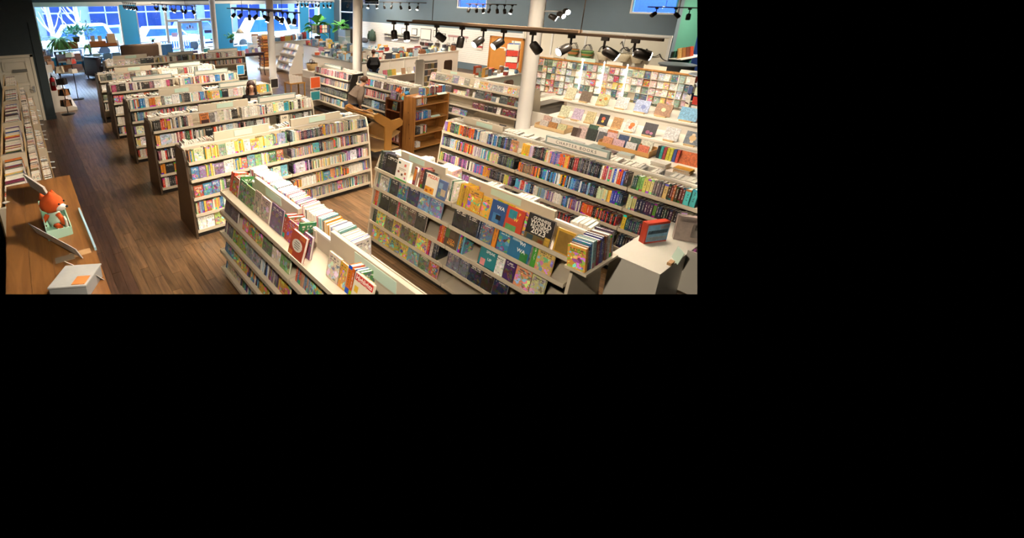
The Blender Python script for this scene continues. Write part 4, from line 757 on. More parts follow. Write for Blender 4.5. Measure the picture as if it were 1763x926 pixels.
rec(GG[1], ft(GG, 4.62), .35, z4, .25, .05, .3, '#f0ebdf', 'white picture book with small animal motifs and green bottom band', .22, [],
    extra=[(0, 1, 0, .07, '#4a9a4a'), (.1, .28, .78, .88, '#2f4a34'), (.6, .75, .72, .84, '#c8584a'), (.15, .3, .35, .45, '#8a4a3a'), (.45, .6, .25, .36, '#5a4a3a'), (.7, .85, .35, .46, '#c86a3a'), (.2, .8, .56, .6, '#b8a898'), (.2, .7, .5, .53, '#b8a898'), (.75, .85, .14, .24, '#b03a6a')])
rec(GG[1], ft(GG, 4.28), .33, z4, .05, .05, .27, '#8a3a4a', 'slim multicoloured book beside the dark book with white title', .22, [], extra=[(.1, .9, .3, .9, '#c87a2a')])
z2 = LV[2][0]+.002
rec(GG[1], ft(GG, 3.58), .39, z2, .22, .02, .26, '#4a3a2c', 'brown picture book with orange LIZA lettering on the front middle run', .22, [('LIZA', .05, '#e08a2a', .55, .42), ('SCIEN', .045, '#e0a03a', .52, .26)], extra=[(.0, .3, .5, .95, '#4a6a3a'), (.35, .7, .6, .85, '#5a4a3a')])
rec(GG[1], ft(GG, 3.02), .39, z2, .24, .02, .26, '#1f7f88', 'teal picture book with white title and pink figure', .22, [('SPEAK', .045, '#e6ecea', .62, .82), ('UP', .045, '#e6ecea', .62, .5)], extra=[(.12, .4, .12, .45, '#d88a8a'), (0, 1, 0, .12, '#14474e')])
rec(GG[1], ft(GG, 2.66), LV[3][1]-.015, LV[3][0]+.002, .26, .015, .27, '#256f9a', 'blue picture book with white WI and WA letters', .22, [('WI', .055, '#eef0ec', .6, .75), ('WA', .06, '#eef0ec', .6, .45)], extra=[(.1, .55, .78, .95, '#9fb8c0'), (.6, .95, .05, .45, '#2f7a3a')])
rec(GK[1], ft(GK, 3.72), .33, z4, .27, .035, .27, '#a8402c', 'red cookbook with white oval label standing at an angle', .3, [], extra=[ (.05, .3, .05, .25, '#c87a3a'), (.6, .95, .82, .97, '#c86a3a')])
ck = [o for o in bpy.data.objects if o.get('label', '').startswith('red cookbook')][0]; m_ = GK[1].M(0, 0, 0, .3).to_3x3().to_4x4()
MB().prism([(.14+.095*math.cos(a*.449), .145+.062*math.sin(a*.449)) for a in range(14)], m_ @ Matrix(((1, 0, 0, 0), (0, 0, -1, 0), (0, 1, 0, 0), (0, 0, 0, 1))), .0005, .002).build('oval_label', mat('oval_label_paper', '#ded8ca', .5), ck)
for k in range(4): MB().obox(m_, .14-.06+.012*abs(k-1.5), .14+.06-.012*abs(k-1.5), -.0028, -.002, .108+k*.022, .118+k*.022).build('title_line', mat('grey_print_line', '#8a8782', .6), ck)
rec(GK[1], ft(GK, 2.72), .26, z4, .26, .02, .28, '#eadfc6', 'cream magazine with red Highlights banner on its cover', .26, [('Highlights', .055, '#f4efe4', .5, .86)], extra=[(.04, .96, .76, .97, '#c8322a'), (.1, .3, .4, .6, '#e0b83a'), (.45, .9, .1, .4, '#d88a6a')])
rec(ROWS[1][1], .92, .33, 1.272, .19, .03, .23, '#c8793f', 'orange WHY WE book facing out on the second row', .16, [('WHY', .065, '#1c1a1a', .5, .83), ('WE', .065, '#1c1a1a', .5, .58)], extra=[(.1, .95, .06, .42, '#3a1c18')], name='hardcover_book')
rec(ROWS[1][1], 2.72, .36, .982, .2, .03, .22, '#e6dcc4', 'cream LAB book facing out under the top shelf, second row', .16, [('LAB', .065, '#23201f', .5, .72)], name='hardcover_book')
# ------------------------------------------------------------------ left foreground: wooden bookcase top and its things
PINE = wood('pine_wood', '#6f4622', '#9a6a38', 1, .8, .45, 0); PINEZ = wood('pine_wood_upright', '#8a5a2c', '#c48a45', 2, .8, .45, 0); PINEX = wood('pine_wood_cross', '#96632f', '#c99450', 0, .8, .45, 0)
REDW = wood('red_brown_wood', '#4a2814', '#7a4624', 2, .8, .45, 0)
CZ = 1.95
t = empty('bookcase', (-.08, 4.2, 0)); tag(t, 'wooden bookcase with broad brown top in the left foreground', 'bookcase')
for k in range(4): MB().box(-.28+k*.1395, -.28+k*.1395+.138, -1.75, 1.28, CZ-.03, CZ).build('top_board', PINE, t)
MB().box(-.27, .27, 1.2, 1.26, .0, CZ-.03).build('side_panel', PINEZ, t)
MB().box(-.27, -.25, -1.6, 1.2, 0, CZ-.03).build('back_panel', PINEZ, t)
for z in (.1, .5, .95, 1.4): MB().box(-.25, .26, -1.6, 1.2, z, z+.025).build('shelf', PINE, t)
MINTC = mat('mint_cardboard', '#a6cbb6', .6, var=.04)
def leaning(name, label, cat, p0, p1, h, th, m, lean=(0, 0), m2=None):
    """A thin upright board between two ground points."""
    a, b = Vector(p0), Vector(p1); d = (b-a).normalized(); n = Vector((-d.y, d.x, 0)); up = Vector((lean[0], lean[1], 1)).normalized()
    o = empty(name, a); tag(o, label, cat); mb = MB()
    q = [Vector((0, 0, 0)), b-a, (b-a)+n*th, n*th]; mb.hexa([*q, *[v+up*h for v in q]]); mb.build('board', m, o)
    if m2: k = [v for v in (n*-.002+(b-a)*.06+up*h*.08, n*-.002+(b-a)*.94+up*h*.08, n*-.002+(b-a)*.94+up*h*.92, n*-.002+(b-a)*.06+up*h*.92)]; MB().face(k).build('print', m2, o)
    return o
cardart = mat('faint_cover_print', '#e6dccf', .6, var=.25, scale=25)
leaning('picture_book', 'white hardcover standing behind the fox in its mint box', 'book', (-.16, 5.35, CZ), (-.02, 4.85, CZ), .15, .018, WHITE, (-.25, -.1), cardart)
BX = [(-.1, 4.44), (.06, 4.47), (.08, 3.99), (-.08, 3.97)]
t = empty('toy_box', (-.01, 4.22, CZ)); tag(t, 'mint cardboard box with sloping sides holding a toy fox', 'box')
for i in range(4):
    a, b = BX[i], BX[(i+1) % 4]; h0, h1 = [.17, .12, .07, .09][i], [.12, .07, .09, .17][i]
    dx, dy = b[0]-a[0], b[1]-a[1]; ln = math.hypot(dx, dy); nx, ny = -dy/ln*.006, dx/ln*.006
    P0 = lambda p, z, o=0: (p[0]+.01+nx*o, p[1]-4.22+ny*o, z)
    MB().hexa([P0(a, 0), P0(b, 0), P0(b, 0, 1), P0(a, 0, 1), P0(a, h0), P0(b, h1), P0(b, h1, 1), P0(a, h0, 1)]).build('side', MINTC, t)
MB().hexa([(*[v for v in (p[0]+.01, p[1]-4.22)], z) for z in (.001, .004) for p in BX]).build('bottom', MINTC, t)
t = empty('toy_fox', (-.015, 4.2, CZ+.005)); tag(t, 'orange plush fox with white muzzle and mint shirt in a mint box', 'toy')
FUR, FURW, SHIRT = mat('orange_plush', '#d8571c', .95, var=.15, scale=40, bump=.3), mat('white_plush', '#eee9e0', .95, var=.05), mat('mint_knit', '#bcd6c4', .9, var=.1, scale=60)
hd = MB(); hd.lathe_sq([(.0, -.075), (.05, -.066), (.08, -.035), (.086, .0), (.076, .035), (.052, .062), (.026, .08), (.012, .094), (.004, .104)], (0, 0, .215), (1, .95, 1), 14, 0); hd.build('head', FUR, t)
mz = MB(); mz.lathe_sq([(.0, -.04), (.026, -.03), (.038, 0), (.026, .02), (.0, .03)], (.055, -.045, .185), (1.2, .9, .9), 12, 0); mz.build('muzzle', FURW, t)
for sx, sy in ((.05, -.075), (.088, -.02)): MB().ball((sx, sy, .222), .008, n=8).build('eye', INK, t)
MB().ball((.1, -.075, .19), .011, n=8).build('nose', INK, t)
for sx, sy, tx, ty in ((-.05, .03, -.062, .04), (.02, .06, .02, .075)): MB().tube([(sx, sy, .26), (tx, ty, .305)], [.03, .003], 8).build('ear', FUR, t)
MB().lathe_sq([(.0, .0), (.045, .01), (.056, .06), (.05, .11), (.032, .145)], (0, 0, .01), (1, .9, 1), 12, 0).build('shirt', SHIRT, t)
for sx, sy in ((.03, -.05), (-.045, -.02)): MB().tube([(sx*.9, sy*.9, .13), (sx*1.6, sy*1.6, .09), (sx*1.7, sy*1.7, .04)], [.02, .018, .014], 8).build('arm', FUR, t)
MB().tube([(.0, -.03, .03), (.03, -.09, .02)], [.024, .018], 8).build('leg', FUR, t); MB().tube([(.04, .0, .03), (.09, -.04, .02)], [.024, .018], 8).build('leg', FUR, t)
leaning('picture_book', 'pale slim book standing inside the mint fox box', 'book', (.045, 4.12, CZ+.005), (.055, 4.03, CZ+.005), .11, .012, PAPER)
t = leaning('sign_holder', 'clear acrylic sign holder standing diagonally across the bookcase top', 'sign', (-.166, 4.2, CZ), (.1, 3.53, CZ), .1, .006, mat('clear_acrylic', '#c6c9ca', .12, var=.03), (-.35, -.1), mat('sign_paper', '#e8e6e0', .6))
MB().box(.19, .33, -.62, -.54, .0, .004).build('foot', mat('cardboard_foot', '#b58f63', .7), t)
MB().box(.1, .22, -.64, -.56, .0, .006).build('base', mat('cardboard_base', '#8a7a66', .7), t)
leaning('picture_book', 'pale blue edged book resting along the right edge of the bookcase top', 'book', (.172, 4.45, CZ), (.19, 3.6, CZ), .025, .014, mat('pale_blue_cover', '#9fc4d4', .4), (0, 0))
leaning('price_card', 'white card with faint red print beside the clear plastic box', 'card', (.03, 3.45, CZ), (.185, 3.14, CZ), .09, .004, PAPER, (-.6, -.35), cardart)
t = empty('plastic_box', (.03, 3.14, CZ)); tag(t, 'clear plastic wrapped gift box at the bottom left corner', 'box')
CLR = mat('clear_wrap', '#b9bab8', .15, var=.2, scale=9); Mz = Matrix.Rotation(R(-28), 4, 'Z')
MB().obox(Mz, -.11, .11, -.12, .12, 0, .09).build('body', mat('grey_box_side', '#8c8d8c', .35, var=.15), t)
MB().obox(Mz, -.115, .115, -.125, .125, .09, .1).build('lid', CLR, t)
MB().obox(Mz, .02, .1, -.11, -.02, .1, .104).build('orange_print', mat('orange_print', '#d88a4a', .5, var=.3), t)
leaning('postcard', 'small grey card lying at the left edge of the bookcase top', 'card', (-.37, 5.0, CZ), (-.33, 5.03, CZ), .002, .05, WHITE)
# magazine rack behind it, facing right
FM = Fr((0, 16.6, 0), (0, -1, 0), (1, 0, 0)); FM = Fr((0, 5.75, 0), (0, 1, 0), (1, 0, 0))
t = empty('stepped_rack', (0, 5.75, 0)); tag(t, 'long stepped rack of upright books along the left edge', 'rack')
LWOOD = wood('light_rack_wood', '#a98a5c', '#d0b283', 1, .8, .5, 0)
TIERS = [(1.36, -.48, -.22), (1.02, -.2, -.06), (.72, -.05, .08)]
for j in range(5):
    y0, y1 = j*2.1, j*2.1+2.08
    for z, x0, x1 in TIERS:
        MB().box(x0, x1, y0, y1, z-.02, z).box(x1, x1+.014, y0, y1, z-.02, z+.05).build('tier', LWOOD, t)
    MB().box(-.5, -.485, y0, y1, 0, 1.62).build('back_panel', LWOOD, t)
    MB().box(-.485, -.2, y0-.01, y0+.05, .3, 1.62).box(-.485, .08, y0-.01, y0+.02, 0, 1.05).build('divider', BEIGE, t)
kk = 0
for j in range(5):
    for ti, (z, x0, x1) in enumerate(TIERS):
        fill(FM, j*2.1+.08, j*2.1+2.0, x1-.01, z+.002, [('s', 4, 'white', (.02, .05), .21, .2), ('s', 2, 'hard', .03, .22, .2), ('s', 3, 'travel', (.015, .03), .22, .2), ('g', .03)] if ti == 0 else [('s', 5, 'cook', (.02, .04), .2, .1), ('s', 2, 'hard', .03, .2, .1)], 'magazine', '%s tier, %s bay, left rack' % (('upper', 'middle', 'lower')[ti], ordn(j+1)), .06, seed=70000+10*j+ti)
tagm = MB().hexa([(0, 0, 0), (.07, 0, -.012), (.07, .05, -.012), (0, .05, 0), (0, 0, .002), (.07, 0, -.01), (.07, .05, -.01), (0, .05, .002)]).mesh('shelf_tag', mat('pale_blue_tag', '#d4e4e6', .5))
rt = random.Random(11)
for j in range(26):
    ti = rt.choice((1, 2, 2)); z, x0, x1 = TIERS[ti]; y = .2+j*.36
    o = link('shelf_tag', tagm, t); o.location = (x1+.008, y, z+.05); o.rotation_euler = (0, rt.uniform(-.2, .3), rt.uniform(-.4, .4))
# ------------------------------------------------------------------ left wall zone
t = empty('sloping_display', (XL+.02, 18.0, 0)); tag(t, 'long white sloping display board along the left wall', 'display')
Mp = Matrix(((1, 0, 0, 0), (0, 0, 1, 0), (0, 1, 0, 0), (0, 0, 0, 1)))
for k in range(4): MB().prism([(0, 0), (.68, 0), (.68, .1), (.55, .16), (.08, 1.0), (0, 1.0)], Mp, k*2.3, k*2.3+2.27).build('panel', WHITE, t)
t = empty('fire_extinguisher', (.7, 17.75, .78)); tag(t, 'red fire extinguisher on the dark pillar beside the white door', 'fire extinguisher')
REDM = mat('red_extinguisher_paint', '#b3171a', .3); MB().lathe([(.02, 0), (.075, .01), (.08, .03), (.08, .36), (.06, .42), (.025, .45)], (0, 0, 0), 14).build('cylinder', REDM, t)
MB().lathe([(.025, .45), (.025, .5)], (0, 0, 0), 10).box(-.015, .015, -.09, .03, .5, .52).box(-.015, .015, -.07, .03, .545, .56).build('valve', DARK, t)
MB().tube([(.02, 0, .48), (.1, -.02, .44), (.11, -.02, .2), (.09, -.03, .12)], .012, 8).build('hose', DARK, t); MB().box(-.03, .05, -.084, -.078, .18, .3).build('instruction_label', WHITE, t)
def spinner(loc, label, levels, h=1.75, m=None):
    t = empty('card_spinner', loc); tag(t, label, 'spinner rack')
    MB().lathe([(.2, 0), (.2, .02), (.03, .035)], (0, 0, 0), 18).build('base', DARK, t); MB().tube([(0, 0, .03), (0, 0, h)], .014, 8).build('pole', DARK, t)
    for i, (z, sz, mm) in enumerate(levels):
        for k in range(4):
            a = k*math.pi/2+.5+i*.3; q = Matrix.Rotation(a, 4, 'Z') @ Matrix.Translation((0, -.11, z)) @ Matrix.Rotation(-.15, 4, 'X')
            MB().obox(q, -sz/2, sz/2, -.012, .012, 0, sz*.8).build('photo_card', mm[k % len(mm)], t)
    return t
SEPIA = mat('sepia_photo', '#8a5a30', .4, var=.7, scale=16); DPH = mat('dark_photo', '#2a2422', .4, var=.5, scale=14); CREAM = mat('cream_card', '#e2d6be', .6, var=.1)
spinner((.95, 17.5, 0), 'revolving rack of sepia photo cards at the end of the white board', [(.28, .26, (SEPIA, DPH)), (.64, .26, (SEPIA, DPH)), (1.0, .24, (DPH,)), (1.38, .26, (CREAM, SEPIA, DPH))])
spinner((1.5, 19.9, 0), 'revolving rack with red and white cards behind the sepia rack', [(1.0, .2, (WHITE,)), (1.35, .22, (mat('red_card', '#c8453a', .5), WHITE)), (1.6, .2, (WHITE, MINT))], 1.85)
rt = random.Random(21)
for k in range(10):
    x, y = .82+rt.uniform(-.05, .1), 20.6+k*.75; c = rt.choice(['#d9dde0', '#c9d6de', '#e6ddd0', '#b98a6a', '#9fb6c4', '#e8e4dc'])
    o = empty('gift_bag', (x, y, 1.0)); tag(o, '%s gift bag on the left white board, %s from the armchair end' % (cname(hx(c)), ordn(10-k)), 'gift bag', 'gift bags on the left board')
    Mq = Matrix.Rotation(rt.uniform(-.4, .4), 4, 'Z'); hh = rt.uniform(.22, .42); MB().obox(Mq, -.11, .11, -.07, .07, 0, hh).build('bag', mat('bag_'+c, c, .6), o)
    MB().tube([Mq @ Vector(p) for p in ((-.05, .07, hh), (-.05, .07, hh+.07), (.05, .07, hh+.07), (.05, .07, hh))], .005, 5).build('handle', CREAM, o)
# ------------------------------------------------------------------ middle: pine bookcase, red-brown case, slanted cart
def shelfcase(name, label, loc, rz, w, d, h, zs, m, mside, backm=None, th=.03):
    """Bookcase facing -Y in its own frame, origin at the front left bottom corner."""
    t = empty(name, loc, rz); tag(t, label, 'bookcase')
    MB().box(0, th, 0, d, 0, h).build('side_panel', mside, t); MB().box(w-th, w, 0, d, 0, h).build('side_panel', mside, t)
    MB().box(th, w-th, d-.015, d, 0.02, h).build('back_panel', backm or m, t)
    for z in zs: MB().box(th, w-th, .004, d-.015, z-.028, z).build('shelf', m, t)
    return t
PX0, PY0 = 7.62, 7.92
t = shelfcase('bookcase', 'pine bookcase with knotty side panel right of the slanted cart', (PX0, PY0, 0), 0, 1.2, .42, 1.4, (.1, .45, .83, 1.2), PINEX, PINEZ, None, .04)
for zz in (.35, .7, 1.0): MB().ball((-.001, .1+zz*.13, zz), .016, (.15, 1, 1.3), 8).build('knot', REDW, t)
FP = Fr((PX0, PY0, 0), (1, 0, 0), (0, -1, 0))
for z, sg in ((.102, [('g', .1), ('s', 4, 'white', .03, .14), ('g', .3)]), (.452, [('g', .05), ('s', 5, 'dark', .03, .19), ('s', 6, 'hard', .035, .2), ('g', .5)]), (.832, [('g', .02), ('s', 5, 'travel', .025, .2), ('s', 9, 'blues', .03, .2), ('s', 4, 'slate', .03, .2), ('g', .3)]), (1.202, [('g', .05), ('s', 4, 'white', .03, .2), ('s', 7, 'hard', .03, .22), ('g', .6)])):
    fill(FP, .05, 1.14, -.03, z, sg, 'hardcover_book', '%s shelf, pine bookcase' % {.102: 'bottom', .452: 'third', .832: 'second', 1.202: 'top'}[z], .02, seed=80000+int(z*100), cyc=False)
MB().box(PX0+.02, PX0+1.18, PY0+.02, PY0+.4, 1.37, 1.4).build('shelf_board', PINEX, None, label='loose pine board lying on top of the pine bookcase', cat='board')
fill(FP, .3, 1.12, -.06, 1.402, [('s', 5, 'blues', .02, .2), ('s', 16, 'travel', (.016, .026), .21), ('s', 12, 'reds', .018, .2)], 'hardcover_book', 'on top of the pine bookcase', .05, seed=80500)
for x, z in ((.75, 1.402), (.6, 1.03)):
    o = MB().hexa([(x, -.01, 0), (x+.32, -.01, 0), (x+.32, .06, .03), (x, .06, .03), (x, -.012, .004), (x+.32, -.012, .004), (x+.32, .056, .036), (x, .056, .036)]).build('shelf_card', MINT, None, label='mint name card %s the pine bookcase' % ('on top of' if z > 1.2 else 'on the second shelf of'), cat='card'); o.location = (PX0, PY0-.02 if z > 1.2 else PY0+.01, z if z > 1.2 else .832)
t = shelfcase('bookcase', 'red-brown wooden case facing the aisle behind the pine bookcase', (7.58, 9.0, 0), -math.pi/2, .62, .36, 1.25, (.12, .62, .95, 1.235), REDW, REDW, REDW, .04)
FB = Fr((7.58, 9.0, 0), (0, -1, 0), (-1, 0, 0))
fill(FB, .12, .5, -.05, 1.24, [('f', 1, '#7a6a9a', .18, .24), ('f', 1, '#3a3036', .1, .2)], 'hardcover_book', 'top of the red-brown case', .25, seed=80601, cyc=False)
fill(FB, .2, .5, -.06, .952, [('f', 1, '#2f7a92', .18, .22)], 'hardcover_book', 'upper shelf, red-brown case', .2, seed=80602, cyc=False)
fill(FB, .06, .5, -.06, .122, [('s', 12, 'reds', .03, .22)], 'hardcover_book', 'lower shelf, red-brown case', .05, seed=80603)
o = empty('globe_ornament', (7.75, 8.62, 1.235)); tag(o, 'orange and blue paper toy on top of the red-brown case', 'toy')
for k, (c, x, y, z) in enumerate((('#d8622a', 0, .05, .22), ('#e09a4a', .06, -.05, .1), ('#3f86b8', .1, -.16, .16), ('#5fa0a0', .05, -.12, .04))): MB().obox(Matrix.Translation((x, y, z)) @ Matrix.Rotation(.6+k, 4, 'Y') @ Matrix.Rotation(k, 4, 'Z'), -.06, .06, -.05, .05, -.05, .05).build('paper_shape', mat('toy_'+c, c, .6), o)
# slanted pine cart
t = empty('book_cart', (6.75, 8.6, 0)); tag(t, 'pine book cart with slanted troughs and curved end boards', 'cart')
Mc = Matrix(((1, 0, 0, 0), (0, 0, -1, 0), (0, 1, 0, 0), (0, 0, 0, 1)))       # profile in X,Z, extruded along Y
OR = mat('orange_pine', '#d19a4e', .45, var=.12, scale=5)
for yy in (-.72, .42):
    MB().prism([(-.11, 0), (.11, 0), (.1, .62), (.13, .72), (.42, .82), (.44, .92), (.36, 1.0), (.1, .98), (-.3, 1.22), (-.42, 1.2), (-.45, 1.1), (-.36, 1.02), (-.12, .86), (-.1, .6)], Mc, -yy-.02, -yy+.02).build('end_board', OR, t)
for x0, z0, x1, z1 in ((-.42, 1.14, -.06, .95), (.02, .92, .4, .86), (-.4, .66, -.02, .5), (.02, .5, .4, .66), (-.38, .3, .38, .28)):
    MB().hexa([(x0, -.7, z0-.02), (x1, -.7, z1-.02), (x1, .4, z1-.02), (x0, .4, z0-.02), (x0, -.7, z0), (x1, -.7, z1), (x1, .4, z1), (x0, .4, z0)]).build('trough_board', mat('pale_pine', '#d8b274', .5, var=.12, scale=6), t)
rt = random.Random(5)
for k in range(9):
    y = 7.98+k*.12; o = empty('picture_book', (6.5+rt.uniform(-.06, .1), y, 1.1)); c = rt.choice(['#e6c9a0', '#e0b48a', '#efe2c8', '#d8a070']); q = Matrix.Rotation(R(28), 4, 'Y') @ Matrix.Rotation(rt.uniform(-.3, .3), 4, 'Z')
    tag(o, '%s book lying on the slanted cart, %s from its near end' % (cname(hx(c)), ordn(k+1)), 'book', 'books on the slanted cart')
    MB().obox(q, -.13, .13, -.09, .09, 0, .018).build('cover', mat('cart_'+c, c, .5, var=.25, scale=20), o); MB().obox(q, -.126, .126, -.086, .086, .003, .015).build('page_block', PAGES, o)
# posters at the ends of runs
def poster(label, p0, p1, z0, z1, m, stand=0):
    a, b = Vector(p0), Vector(p1); d = (b-a); n = Vector((d.y, -d.x, 0)).normalized()*.012; o = empty('poster', (*((a+b)/2), z0)) if False else empty('poster', ((a.x+b.x)/2, (a.y+b.y)/2, z0)); tag(o, label, 'poster')
    A, B = Vector((a.x, a.y, 0))-o.location+Vector((0, 0, z0)), Vector((b.x, b.y, 0))-o.location+Vector((0, 0, z0)); n3 = n; up = Vector((0, 0, z1-z0))
    MB().hexa([A, B, B-n3, A-n3, A+up, B+up, B-n3+up, A-n3+up]).build('panel', WHITE, o)
    e = (B-A)*.06; u = up*.07; f = n3*.15; MB().hexa([A+e+u, B-e+u, B-e+u+f, A+e+u+f, A+e+up-u, B-e+up-u, B-e+up-u+f, A+e+up-u+f]).build('print', m, o)
    if stand: MB().box(-.006, .006, -.006, .006, stand-z0, .02).build('post', SILVER, o)
poster('blue poster on the right end of the fourth aisle row', Vector((5.47, 13.75, 0)), Vector((5.72, 13.75, 0)), 1.38, 1.69, mat('blue_poster_print', '#2f8fc4', .5, var=.2, scale=12))
poster('black sign on the right end of the third aisle row', Vector((5.52, 11.5, 0)), Vector((5.76, 11.5, 0)), 1.31, 1.58, mat('black_poster_print', '#2a2624', .5, var=.2))
poster('orange poster on the left end of the mystery run', Vector((7.62, 12.9, 0)), Vector((8.02, 12.9, 0)), .82, 1.22, mat('orange_poster_print', '#e5622d', .5, var=.12, scale=10))
poster('teal poster below the orange poster on the mystery run', Vector((7.62, 12.9, 0)), Vector((8.0, 12.9, 0)), .42, .74, mat('teal_poster_print', '#2f8a94', .5, var=.12, scale=10))
t = empty('side_table', (7.75, 14.2, 0)); tag(t, 'small orange-brown wooden table with flyers left of the mystery run', 'table')
MB().box(-.3, .3, -.25, .25, .82, .85).build('table_top', OR, t)
for x in (-.27, .27):
    for y in (-.22, .22): MB().box(x-.02, x+.02, y-.02, y+.02, 0, .82).build('leg', OR, t)
for k in range(4): leaning('flyer', 'white flyer standing on the small orange-brown table, %s from left' % ordn(k+1), 'flyer', (7.5+k*.12, 14.1, .85), (7.62+k*.12, 14.06, .85), .3-.03*k, .006, PAPER, (0, .2), cardart)
t = empty('step_stool', (6.9, 14.6, 0)); tag(t, 'low stool with pale blue seat left of the mystery run', 'stool')
MB().box(-.25, .25, -.18, .18, .36, .42).build('seat', mat('pale_blue_seat', '#a8bccc', .6), t)
for x in (-.2, .2):
    for y in (-.14, .14): MB().box(x-.02, x+.02, y-.02, y+.02, 0, .36).build('leg', DARK, t)
# ------------------------------------------------------------------ stationery display on the right
t = empty('display_table', (9.85, 4.2, 0)); tag(t, 'white stationery display table behind the chapter books run', 'table')
DY0, DY1 = 6.1, 1.6
MB().box(-.72, .62, DY1-4.2, DY0-4.2, .74, .78).build('table_top', WHITE, t); MB().box(-.7, .6, DY1-4.2, DY0-4.2, .05, .74).build('cabinet', WHITE, t)
t = empty('stepped_display', (11.2, 4.2, 0)); tag(t, 'white two-tier stepped stand for journals below the card rack', 'display stand')
MB().box(-.72, .2, DY1-4.2, 6.2-4.2, .88, .92).build('lower_tier', WHITE, t); MB().box(.15, 1.25, DY1-4.2, 6.6-4.2, 1.15, 1.19).build('upper_tier', WHITE, t)
MB().box(-.7, -.68, DY1-4.2, 6.2-4.2, .1, .88).build('lower_riser', WHITE, t); MB().box(.2, .22, DY1-4.2, 6.2-4.2, .92, 1.15).build('upper_riser', WHITE, t)
FT = Fr((0, 6.2, 0), (0, -1, 0), (-1, 0, 0))
FU = Fr((11.37, 6.6, 0), (0, -1, 0), (-1, 0, 0)); FLW = Fr((10.5, 6.2, 0), (0, -1, 0), (-1, 0, 0))
EASEL = mat('light_easel_wood', '#d8b98a', .6)
def easel_book(fr, t_, z, wd, h, c, label, dots=None):
    m = fr.M(t_, -.12, z+.02, .42); q = m.to_3x3().to_4x4(); o = empty('journal', m.translation); tag(o, label, 'journal', 'face-out journals on wooden easels')
    MB().obox(q, 0, wd, 0, .018, 0, h).build('cover', mat('journal_'+c, c, .4, var=.95, scale=34), o); MB().obox(q, .004, wd-.003, .003, .015, .003, h+.001).build('page_block', PAGES, o)
    if dots:
        for dx, dz, rr, cc in dots: MB().tube([q @ Vector((wd*dx, 0, h*dz)), q @ Vector((wd*dx, -.003, h*dz))], rr, 12).build('motif', mat('motif_'+cc, cc, .5), o)
    e = empty('easel', fr.p(t_+wd*.15, -.06, z)); tag(e, 'light wooden easel under the %s' % label.split(',')[0].replace('journal', 'journal')[:60], 'easel', 'wooden book easels')
    k = fr.M().to_3x3().to_4x4(); MB().obox(k, 0, wd*.7, -.02, .06, 0, .022).build('ledge', EASEL, e); MB().obox(k, 0, wd*.7, -.03, -.02, 0, .04).build('lip', EASEL, e)
for i, (y, c, wd, h, nm) in enumerate([(6.35, '#d8b89a', .26, .3, 'tan and orange'), (5.95, '#6f5f50', .27, .27, 'brown floral'), (5.52, '#c9b98a', .28, .27, 'cream and orange patterned'), (5.07, '#cfc8bd', .28, .28, 'pale grey'), (4.64, '#8f9cc9', .31, .28, 'lavender blue mountain'), (4.2, '#8a6240', .32, .28, 'brown mandala'), (3.72, '#5a95b8', .34, .29, 'blue speckled'), (3.25, '#c9bcc8', .3, .28, 'white and red floral')]):
    easel_book(FU, 6.6-y, 1.19, wd, h, c, '%s journal, upper tier, %s from left' % (nm, ordn(i+1)), {4: [(.6, .45, .05, '#6a78a8')], 5: [(.5, .5, .045, '#e6cf9a')], 2: [(.7, .6, .04, '#d8862a'), (.3, .4, .03, '#a85a3a')], 7: [(.5, .4, .07, '#8a2a34')]}.get(i))
for i, (y, c, wd, h, nm) in enumerate([(5.95, '#d8c3a0', .24, .28, 'peach striped'), (5.62, '#b9a9c0', .24, .27, 'lilac marbled'), (5.3, '#c9b087', .22, .26, 'sand coloured'), (5.0, '#2a2c34', .22, .26, 'navy floral'), (4.68, '#a37c50', .2, .25, 'kraft brown'), (4.4, '#e0cdb8', .23, .26, 'white with orange fox shape'), (4.03, '#27222a', .25, .27, 'black floral'), (3.62, '#cfd0c0', .26, .27, 'white vine patterned'), (3.25, '#5d6670', .26, .27, 'slate with gold flower'), (2.86, '#2b2626', .5, .33, 'large plain black')]):
    easel_book(FLW, 6.2-y, .92, wd, h, c, '%s journal, lower tier, %s from left' % (nm, ordn(i+1)), {3: [(.5, .6, .04, '#c85a3a'), (.5, .35, .03, '#d8b04a')], 5: [(.6, .6, .05, '#d8702a'), (.5, .35, .04, '#b85a2a')], 6: [(.4, .25, .04, '#8a4a6a'), (.7, .2, .03, '#a86a8a')], 8: [(.5, .5, .06, '#c8a878'), (.5, .75, .03, '#d8c0a0'), (.5, .25, .03, '#d8c0a0')]}.get(i))
# things on the display table
def crate(label, x, y, l, w, h, m=EASEL):
    t = empty('wooden_tray', (x, y, .78)); tag(t, label, 'tray', 'wooden trays on the display table')
    MB().box(0, w, 0, l, 0, .012).build('bottom', m, t)
    for a in ((0, .012, 0, l, h*.6), (w-.012, w, 0, l, h), (.012, w-.012, 0, .012, h*.8), (.012, w-.012, l-.012, l, h*.8)): MB().box(a[0], a[1], a[2], a[3], 0, a[4]).build('side', m, t)
    return t
def standing(nm, label, x, y, wd, th, h, c, lean=.3, z=.79, group='cards in the wooden trays'):
    fr = Fr((x, y, 0), (0, -1, 0), (-1, 0, 0)); m = fr.M(0, 0, z, lean); q = m.to_3x3().to_4x4(); o = empty(nm, m.translation); tag(o, label, nm.replace('_', ' '), group)
    MB().obox(q, 0, wd, 0, th, 0, h).build('front', mat('st_'+c, c, .5, var=.9, scale=36), o); MB().obox(q, .003, wd-.003, th, th+.01, .002, h-.003).build('pages', PAPER, o)
crate('wooden tray of kraft and floral cards at the left of the display table', 9.72, 5.25, .75, .36, .14)
